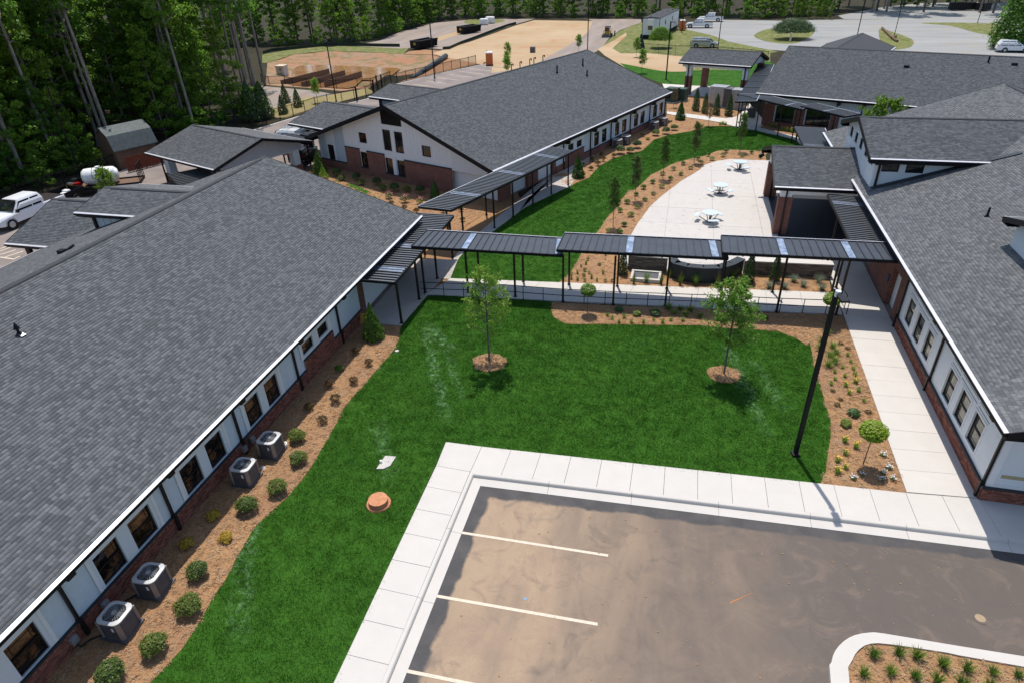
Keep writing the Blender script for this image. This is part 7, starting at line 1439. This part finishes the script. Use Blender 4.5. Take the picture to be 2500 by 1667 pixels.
m = MB((*(-16.6, 158.43), 0)); p = (-16.6, 158.43); m.cbox((p[0], p[1], .5), (.15, 1.2, 1.0)); tag(m.obj('steel_attachment', MT['black']), 'black steel attachment standing beside the skid steer', 'attachment')
# site office trailer
off = (-6.9, 162, 0); ot = thing('office_trailer', 'long grey white site office trailer at the edge of the woods', 'trailer', (*(-8.53, 152.72), 0), R(-10))
m = MB(); m.box(-1.8, 1.8, 0, 19, .8, 3.9); m.obj('body', MT['siding'], ot); m = MB(); m.extr([(-1.9, -.1, 3.9), (1.9, -.1, 3.9), (1.7, -.1, 4.05), (0, -.1, 4.2), (-1.7, -.1, 4.05)], (0, 19.2, 0)); m.obj('roof', MT['felt'], ot)
m = MB(); [m.box(x-.05, x+.05, -.04, .02, .8, 3.9) for x in (-1.8, 1.8)]; m.obj('corner_trim', MT['black'], ot); m = MB(); m.box(-.6, .7, -.6, -.0, 1.7, 3.85); a_ = m.obj('ac_unit', MT['wplastic'], ot); m = MB(); m.box(-.5, .5, -.62, -.6, 1.8, 2.6); m.obj('grille', MT['wood'], a_)
for y in (5, 12): m = MB(); m.box(1.8, 1.84, y, y+.8, 2.3, 3.2); m.obj('window', MT['glass'], ot)
for i in range(5): m = MB(); m.cbox((-.6+.4*i, 2+3.5*i, 4.16), (.35, .5, .1)); m.obj('roof_vent', MT['black'], ot)
for y in (4, 15):
    for s_ in (-1, 1): wheel(ot, s_*1.2, y, .4, .3)
m = MB(); m.box(-1.7, 1.7, .3, 18.8, 0, .8); m.obj('underframe', MT['void'], ot)
m = MB((*(-9.44, 138.81), 0)); p = (-9.44, 138.81); m.cyl((p[0], p[1], 0), (p[0], p[1], 2.6), .9, .15, 10); tag(m.obj('wrapped_cone', MT['flash']), 'tall grey wrapped stake bundle on the slope left of the trailer shrub', 'bundle')
# shed in the woods and red fence
ea, eb, ra, rb = [Vector(v) for v in [(-54.67, 53.41, 1.9), (-52.84, 57.5, 1.9), (-53.96, 51.98, 4.0), (-51.9, 55.69, 4.0)]]
d = (eb-ea).normalized(); L = (eb-ea).length; n = Vector((-d.y, d.x, 0)); off = ((ea+eb)/2+n*1.8); off.z = 0
sh = thing('barn_shed', 'old grey gambrel roofed shed at the edge of the dark woods', 'shed', tuple(off)); o_ = tuple(off); b0 = ea.copy(); b0.z = 0
G_ = lambda a, b, z: tuple(b0+d*a+n*b+Vector((0, 0, z)))
prof = [(0, 1.9), (.65, 3.3), (1.9, 4.0), (3.15, 3.3), (3.8, 1.9)]
m = MB(o_); m.extr([G_(0, a, z) for a, z in prof]+[G_(0, a, z-.08) for a, z in prof[::-1]], d*L); m.obj('roof', MT['membrane'], sh)
m = MB(o_); m.extr([G_(.2, .2, 0), G_(.2, .2, 1.9), G_(.2, .7, 3.2), G_(.2, 1.9, 3.85), G_(.2, 3.1, 3.2), G_(.2, 3.6, 1.9), G_(.2, 3.6, 0)], d*(L-.4)); m.obj('wall', MT['wood'], sh)
rf_ = thing('board_fence', 'low red brown board fence behind the black fence beside the shed', 'fence', tuple(b0-n*1.2)); o_ = tuple(b0-n*1.2)
for i in range(60):
    a = .3+i*.22; m = MB(o_); p = b0+d*a-n*1.3; m.cbox((p.x, p.y, .75), (.2, .03, random.uniform(1.4, 1.5)), (d, n, Vector((0, 0, 1)))); m.obj('board', MT['redwood'], rf_)
# utility units behind the column evergreens
def cabinet(label, p, dims, mat, rz, parts=()):
    t = thing('utility_cabinet', label, 'cabinet', (*p, 0), rz); m = MB(); m.box(-dims[0]/2, dims[0]/2, -dims[1]/2, dims[1]/2, .12, dims[2]); m.obj('housing', MT[mat], t); m = MB(); m.box(-dims[0]/2-.1, dims[0]/2+.1, -dims[1]/2-.1, dims[1]/2+.1, 0, .12); m.obj('pad', MT['conc'], t)
    m = MB(); m.box(-dims[0]/2-.03, dims[0]/2+.03, -dims[1]/2-.03, dims[1]/2+.03, dims[2], dims[2]+.07); m.obj('lid', MT[mat if mat != 'steel' else 'gal'], t)
    for x in np.arange(-dims[0]/2+.25, dims[0]/2, .6): m = MB(); m.box(x, x+.02, -dims[1]/2-.01, -dims[1]/2, .2, dims[2]-.1); m.obj('door_seam', MT['dsteel'], t)
    return t
cabinet('light grey tall generator cabinet left of the dark louvred one', (4.0, 88.9), (2.0, 1.6, 2.3), 'gal', -A_B); cabinet('dark louvred unit between the two grey cabinets', (5.1, 88.0), (.9, 1.2, 2.2), 'dsteel', -A_B); cabinet('mid grey cabinet right of the dark louvred unit', (6.3, 87.5), (1.5, 1.4, 2.2), 'steel', -A_B)
cabinet('left dark green transformer box at the centre block corner', (-1.7, 90.6), (1.4, 1.3, 1.7), 'utilgreen', -A_B); cabinet('right dark green transformer box beside the brick pier', (-.5, 91.4), (1.2, 1.2, 1.5), 'utilgreen', -A_B)
cabinet('low grey flat topped unit behind the generator cabinets', (4.9, 91.5), (2.6, 1.8, 1.6), 'steel', -A_B); cabinet('small dark grey cabinet at the foot of the wide black canopy', (7.6, 82.4), (.8, .6, 1.0), 'flash', -A_B)
tt2 = (64.36, 211.61)
for i, (a, b) in enumerate([((62.52, 205.63), (68.09, 205.83)), ((68.19, 202.82), (70.56, 204.46))]):
    a, b = Vector((*a, 0)), Vector((*b, 0)); m = MB(tuple((a+b)/2)); m.bar(a+Vector((0, 0, 1)), b+Vector((0, 0, 1)), 2.2, 1.6); tag(m.obj('dark_trailer', MT['black'], bev=.1), ['long dark covered trailer parked beyond the road under the trees', 'short dark trailer parked beyond the road under the trees'][i], 'trailer')
lg = thing('log_barrier', 'timber log braces lying under the pole on the right grass island', 'log', (*(38.09, 155.52), 0)); o_ = tuple(lg.location)
for a, b in [((39.17, 167.65), (37.63, 151.86)), ((37.63, 151.86), (37.43, 146.65)), ((37.43, 150.97), (38.78, 153.64))]: m = MB(o_); m.cyl((*a, .25), (*b, .25), .22, .2, 8); m.obj('log', MT['wood'], lg)
m = MB((*(18.46, 145.68), 0)); p = (18.69, 147.93); m.cyl((*p, .0), (p[0], p[1], 1.6), .2, .18, 8); tag(m.obj('white_bollard', MT['paint']), 'pale bollard standing before the shrub on the round island', 'bollard')
m = MB((*(-29.78, 134.17), 0)); p = (-29.71, 133.85); m.cbox((p[0], p[1], .5), (.9, .9, 1.0)); tag(m.obj('drain_box', MT['dsteel']), 'small grey box standing alone on the straw field', 'box')
# ------------------------------------------------------------------ woods
def forest_tree(h, w, base, nc, lpc, size, mat, seed, trunk=.2, pine=False, limb=True):
    rs = np.random.default_rng(seed); R_ = random.Random(seed); bx, by = R_.uniform(-.5, .5), R_.uniform(-.5, .5)
    segs = [((0, 0, -.3), (bx*.3, by*.3, h*.4), trunk, trunk*.75), ((bx*.3, by*.3, h*.4), (bx, by, h*.95), trunk*.75, trunk*.15)]; C, S = [], []
    for i in range(nc):
        t = (i+.5)/nc; z = h*(base+(1-base)*t); prof = math.sin(min(1, (1-t)*1.35+.12)*PI/2)*(.55+.45*math.sin(min(1, t*3+.25)*PI/2)); L = w/2*prof*R_.uniform(.25, 1.05); a = i*2.399+R_.uniform(-.5, .5)
        c = np.array([math.cos(a)*L+bx*t, math.sin(a)*L+by*t, z+R_.uniform(-.4, .4)])
        if limb and i % 2 == 0: segs.append(((bx*t*.6, by*t*.6, max(.5, z-L*.6)), tuple(c), trunk*.22, .02))
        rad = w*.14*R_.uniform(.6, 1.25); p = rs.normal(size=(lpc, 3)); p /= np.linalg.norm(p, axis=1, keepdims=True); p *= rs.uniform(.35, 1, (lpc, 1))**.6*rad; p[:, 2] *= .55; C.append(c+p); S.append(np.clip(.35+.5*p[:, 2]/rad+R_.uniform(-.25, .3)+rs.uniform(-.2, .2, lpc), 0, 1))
    C = np.concatenate(C); S = np.concatenate(S); n = len(C)
    return [('crown', leafmesh('crown', C, rdir(n)+np.array([0, 0, .7]), size, mat, S, .8)), ('trunk', branch_mesh('trunk', segs, 'pbark' if pine else 'bark', 7))]
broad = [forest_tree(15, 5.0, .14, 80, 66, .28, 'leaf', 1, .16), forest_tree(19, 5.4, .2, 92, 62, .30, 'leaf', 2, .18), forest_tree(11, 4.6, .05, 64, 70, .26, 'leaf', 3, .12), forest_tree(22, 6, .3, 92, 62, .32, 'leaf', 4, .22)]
bright = [forest_tree(13, 4.8, .12, 70, 70, .26, 'leafb', 8)]
pine = [forest_tree(27, 6, .55, 50, 60, .34, 'leaf', 5, .22, True), forest_tree(25, 5.5, .45, 50, 60, .34, 'leaf', 6, .19, True)]
under = [forest_tree(4.5, 4.5, .02, 30, 60, .26, 'leaf', 9, .05, limb=False), forest_tree(3.0, 4.0, .02, 22, 60, .24, 'leaf', 10, .04, limb=False)]
FX = sorted(FENCE, key=lambda p: p[1]); fx = lambda y: float(np.interp(y, [p[1] for p in FX], [p[0] for p in FX]))
WL_ = [(-101.83, 135.83), (-98.78, 139.56), (-97.55, 143.45), (-88.43, 142.36), (-78.49, 144.77), (-74.03, 146.08), (-71.3, 155.37), (-72.31, 169.03), (-70.47, 191.29), (-64.46, 198.38), (-44.67, 201.56), (-41.91, 199.28), (-31.14, 196.83), (-21.09, 196.39), (-13.7, 195.59), (-1.81, 194.31), (7.3, 191.86), (20.25, 189.08), (22.33, 191.72), (33.87, 193.35)]
n_tree = 0
def put(meshes, x, y, s, label, group, name='forest_tree'):
    global n_tree
    t = thing(name, label, 'tree', (x, y, -.05), random.uniform(0, 6.28), group); t.scale = (s, s, s*random.uniform(.9, 1.15))
    for nm, me in meshes: mobj(nm, me, t)
    n_tree += 1; return t
# tall bare pine trunks measured one by one
PT_ = [(-62.4, 48.9), (-61.9, 53.0), (-64.4, 50.4), (-67.2, 62.8), (-68.6, 73.0), (-59.9, 72.6), (-71.4, 95.9), (-62.9, 88.0), (-63.9, 91.6), (-76.7, 85.2), (-69.2, 80.1), (-61.5, 81.5), (-66, 98), (-70, 69), (-66.5, 57.5), (-72, 88), (-73.5, 104), (-64.2, 76)]+[(fx(y_)-4-(i_*37 % 17), y_) for i_, y_ in enumerate(np.linspace(38, 82, 26))]
for i, (x, y) in enumerate(PT_): put(pine[i % 2], x, y, 1.0 if i not in (2, 9) else .8, ('tall pine with bare grey trunk, %s of those standing at the woods edge' % ORD[i]) if i < 18 else 'tall pine trunk rising deeper inside the left woods', 'tall bare trunked pines at the woods edge', 'pine_tree')
cnt = 0; pts = []
def ok(x, y, dm):
    return all((x-a)**2+(y-b)**2 > dm*dm for a, b in pts[-160:])
tries = 0
while cnt < 165 and tries < 14000:
    tries += 1; y = random.uniform(30, 135); x = fx(y)-5.5-abs(random.gauss(0, 1))*16
    if y > 78 and x > -67.5-(y-84)*.66: continue
    if -64 < x < -55 and 56 < y < 64.5: continue
    if x < -115 or not ok(x, y, 2.8): continue
    pts.append((x, y)); cnt += 1
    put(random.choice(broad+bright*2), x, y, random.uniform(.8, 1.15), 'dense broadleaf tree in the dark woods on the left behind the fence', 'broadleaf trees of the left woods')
for i in range(70):
    y = random.uniform(34, 95); x = fx(y)-2.6-random.uniform(0, 5)
    if -64.5 < x < -54 and 55.5 < y < 65: continue
    if y > 80 and x > -66-(y-84)*.6: x = -67-(y-84)*.6-random.uniform(0, 4)
    put(random.choice(under), x, y, random.uniform(.45, .85), 'leafy undergrowth shrub at the edge of the left woods', 'undergrowth along the left woods', 'undergrowth_shrub')
# tree line along the back
P = [np.array(p) for p in WL_]; dd = [0]
for a, b in zip(P[:-1], P[1:]): dd.append(dd[-1]+np.linalg.norm(b-a))
s = 0; k_ = 0
while s < dd[-1]:
    q = np.array([np.interp(s, dd, [p[0] for p in P]), np.interp(s, dd, [p[1] for p in P])]); r = np.linalg.norm(q)
    for row_ in range(3):
        j = q*(1+(2.5+row_*5.5+random.uniform(-1, 1.5))/r)
        if -14 < j[0] < -2 and 145 < j[1] < 176: continue
        put(random.choice(broad+bright if row_ else under+[broad[2]]), j[0]+random.uniform(-1, 1), j[1], random.uniform(.85, 1.25), 'leafy tree in the woods that close the view at the back', 'trees of the back woods')
    s += 4.6 if q[1] > 140 else 3.2; k_ += 1
# right part: big trunks with shade beyond the road
for i, (x, y) in enumerate([(47.34, 202.3), (55.97, 202.7), (67.54, 199.58), (69.84, 197.78), (44.32, 204.3)]): put([pine[0], broad[3]][i % 2], x, y, 1.3, '%s large trunk beyond the far road at the upper right' % ORD[i], 'big trunks beyond the road', 'roadside_tree')
for i in range(34): put(random.choice(broad+[pine[0]]), 34+i*2.1+random.uniform(-1, 1), 206+random.uniform(0, 16)+(7 if i > 10 else 0), random.uniform(1, 1.4), 'leafy tree in the woods that close the view at the back', 'trees of the back woods')
for i, p in enumerate([(24.28, 188.67), (25.73, 189.08), (27.31, 188.36), (29.03, 188.74), (30.31, 188.05), (31.73, 186.54)]): put(bright[0], p[0], p[1]+1, (.42, .3, .36, .28, .35, .25)[i], '%s bright green bush from the left along the gravel lot edge' % ORD[i], 'bright bushes at the lot edge', 'bright_bush')
# ------------------------------------------------------------------ grass blades and bark chips (uncountable stuff)
def scatter(name, target, proto_me, dens, mat, smin, smax, seed, tilt=.25, keep=None):
    o = target.copy(); o.data = target.data.copy(); o.name = name; col.objects.link(o); o['kind'] = 'stuff'; o['label'] = {'grass': 'short green lawn grass'}.get(name, name.replace('_', ' '))
    del o['label']
    pr = bpy.data.objects.new(name+'_piece', proto_me)
    g = bpy.data.node_groups.new(name, 'GeometryNodeTree'); g.interface.new_socket('Geometry', in_out='INPUT', socket_type='NodeSocketGeometry'); g.interface.new_socket('Geometry', in_out='OUTPUT', socket_type='NodeSocketGeometry')
    N = g.nodes.new; L = g.links.new; gi, go = N('NodeGroupInput'), N('NodeGroupOutput'); dp = N('GeometryNodeDistributePointsOnFaces'); dp.inputs['Density'].default_value = dens; dp.inputs['Seed'].default_value = seed
    ip = N('GeometryNodeInstanceOnPoints'); oi = N('GeometryNodeObjectInfo'); oi.inputs['Object'].default_value = pr; oi.inputs['As Instance'].default_value = True
    rv = N('FunctionNodeRandomValue'); rv.data_type = 'FLOAT_VECTOR'; rv.inputs[0].default_value = (-tilt, -tilt, 0); rv.inputs[1].default_value = (tilt, tilt, 6.283)
    rs = N('FunctionNodeRandomValue'); rs.data_type = 'FLOAT'; rs.inputs[2].default_value = smin; rs.inputs[3].default_value = smax
    L(gi.outputs[0], dp.inputs[0]); L(dp.outputs['Points'], ip.inputs['Points']); L(oi.outputs['Geometry'], ip.inputs['Instance']); L(rv.outputs[0], ip.inputs['Rotation']); L(rs.outputs[1], ip.inputs['Scale']); L(ip.outputs[0], go.inputs[0])
    md = o.modifiers.new('scatter', 'NODES'); md.node_group = g; return o
def tuft_me(n, h, r, mat, w=.0035):
    V, F = [], []
    for i in range(n):
        a = random.uniform(0, 6.28); d = random.uniform(0, r); x, y = math.cos(a)*d, math.sin(a)*d; b = random.uniform(0, 6.28); hh = h*random.uniform(.6, 1.15); lx, ly = random.uniform(-.5, .5)*hh, random.uniform(-.5, .5)*hh; k0 = len(V); cx, cy = math.cos(b)*w, math.sin(b)*w
        V += [(x-cx, y-cy, 0), (x+cx, y+cy, 0), (x+lx, y+ly, hh)]; F.append((k0, k0+1, k0+2))
    me = bpy.data.meshes.new('grass_blade'); me.from_pydata(V, [], F); me.materials.append(MT[mat]); me.update(); return me
lawns = [o for o in col.objects if o.name.startswith('lawn') and o.get('kind') == 'structure']
tme = tuft_me(26, .045, .24, 'grassblade', .0055)
for i, l in enumerate(lawns): scatter('grass', l, tme, (150, 95, 14)[i] if i < 3 else 8, 'grassblade', .75, 1.3, i+1)
V, F = [], []
for i in range(16):
    a = random.uniform(0, 6.28); x, y = random.uniform(-.12, .12), random.uniform(-.12, .12); l, w = random.uniform(.015, .045), random.uniform(.006, .012); c, s_ = math.cos(a), math.sin(a); z = random.uniform(.004, .03); tz = random.uniform(-.012, .012); k0 = len(V)
    V += [(x-c*l-s_*w, y-s_*l+c*w, z-tz), (x-c*l+s_*w, y-s_*l-c*w, z-tz), (x+c*l+s_*w, y+s_*l-c*w, z+tz), (x+c*l-s_*w, y+s_*l+c*w, z+tz)]; F.append((k0, k0+1, k0+2, k0+3))
cme = bpy.data.meshes.new('bark_chip'); cme.from_pydata(V, [], F); cme.materials.append(MT['chip']); cme.update()
for i, b in enumerate(bed_objs): scatter('bark_chips', b, cme, 26 if i in (0, 1, 7, 8, 9) else 9, 'chip', .8, 1.5, 20+i, .15)
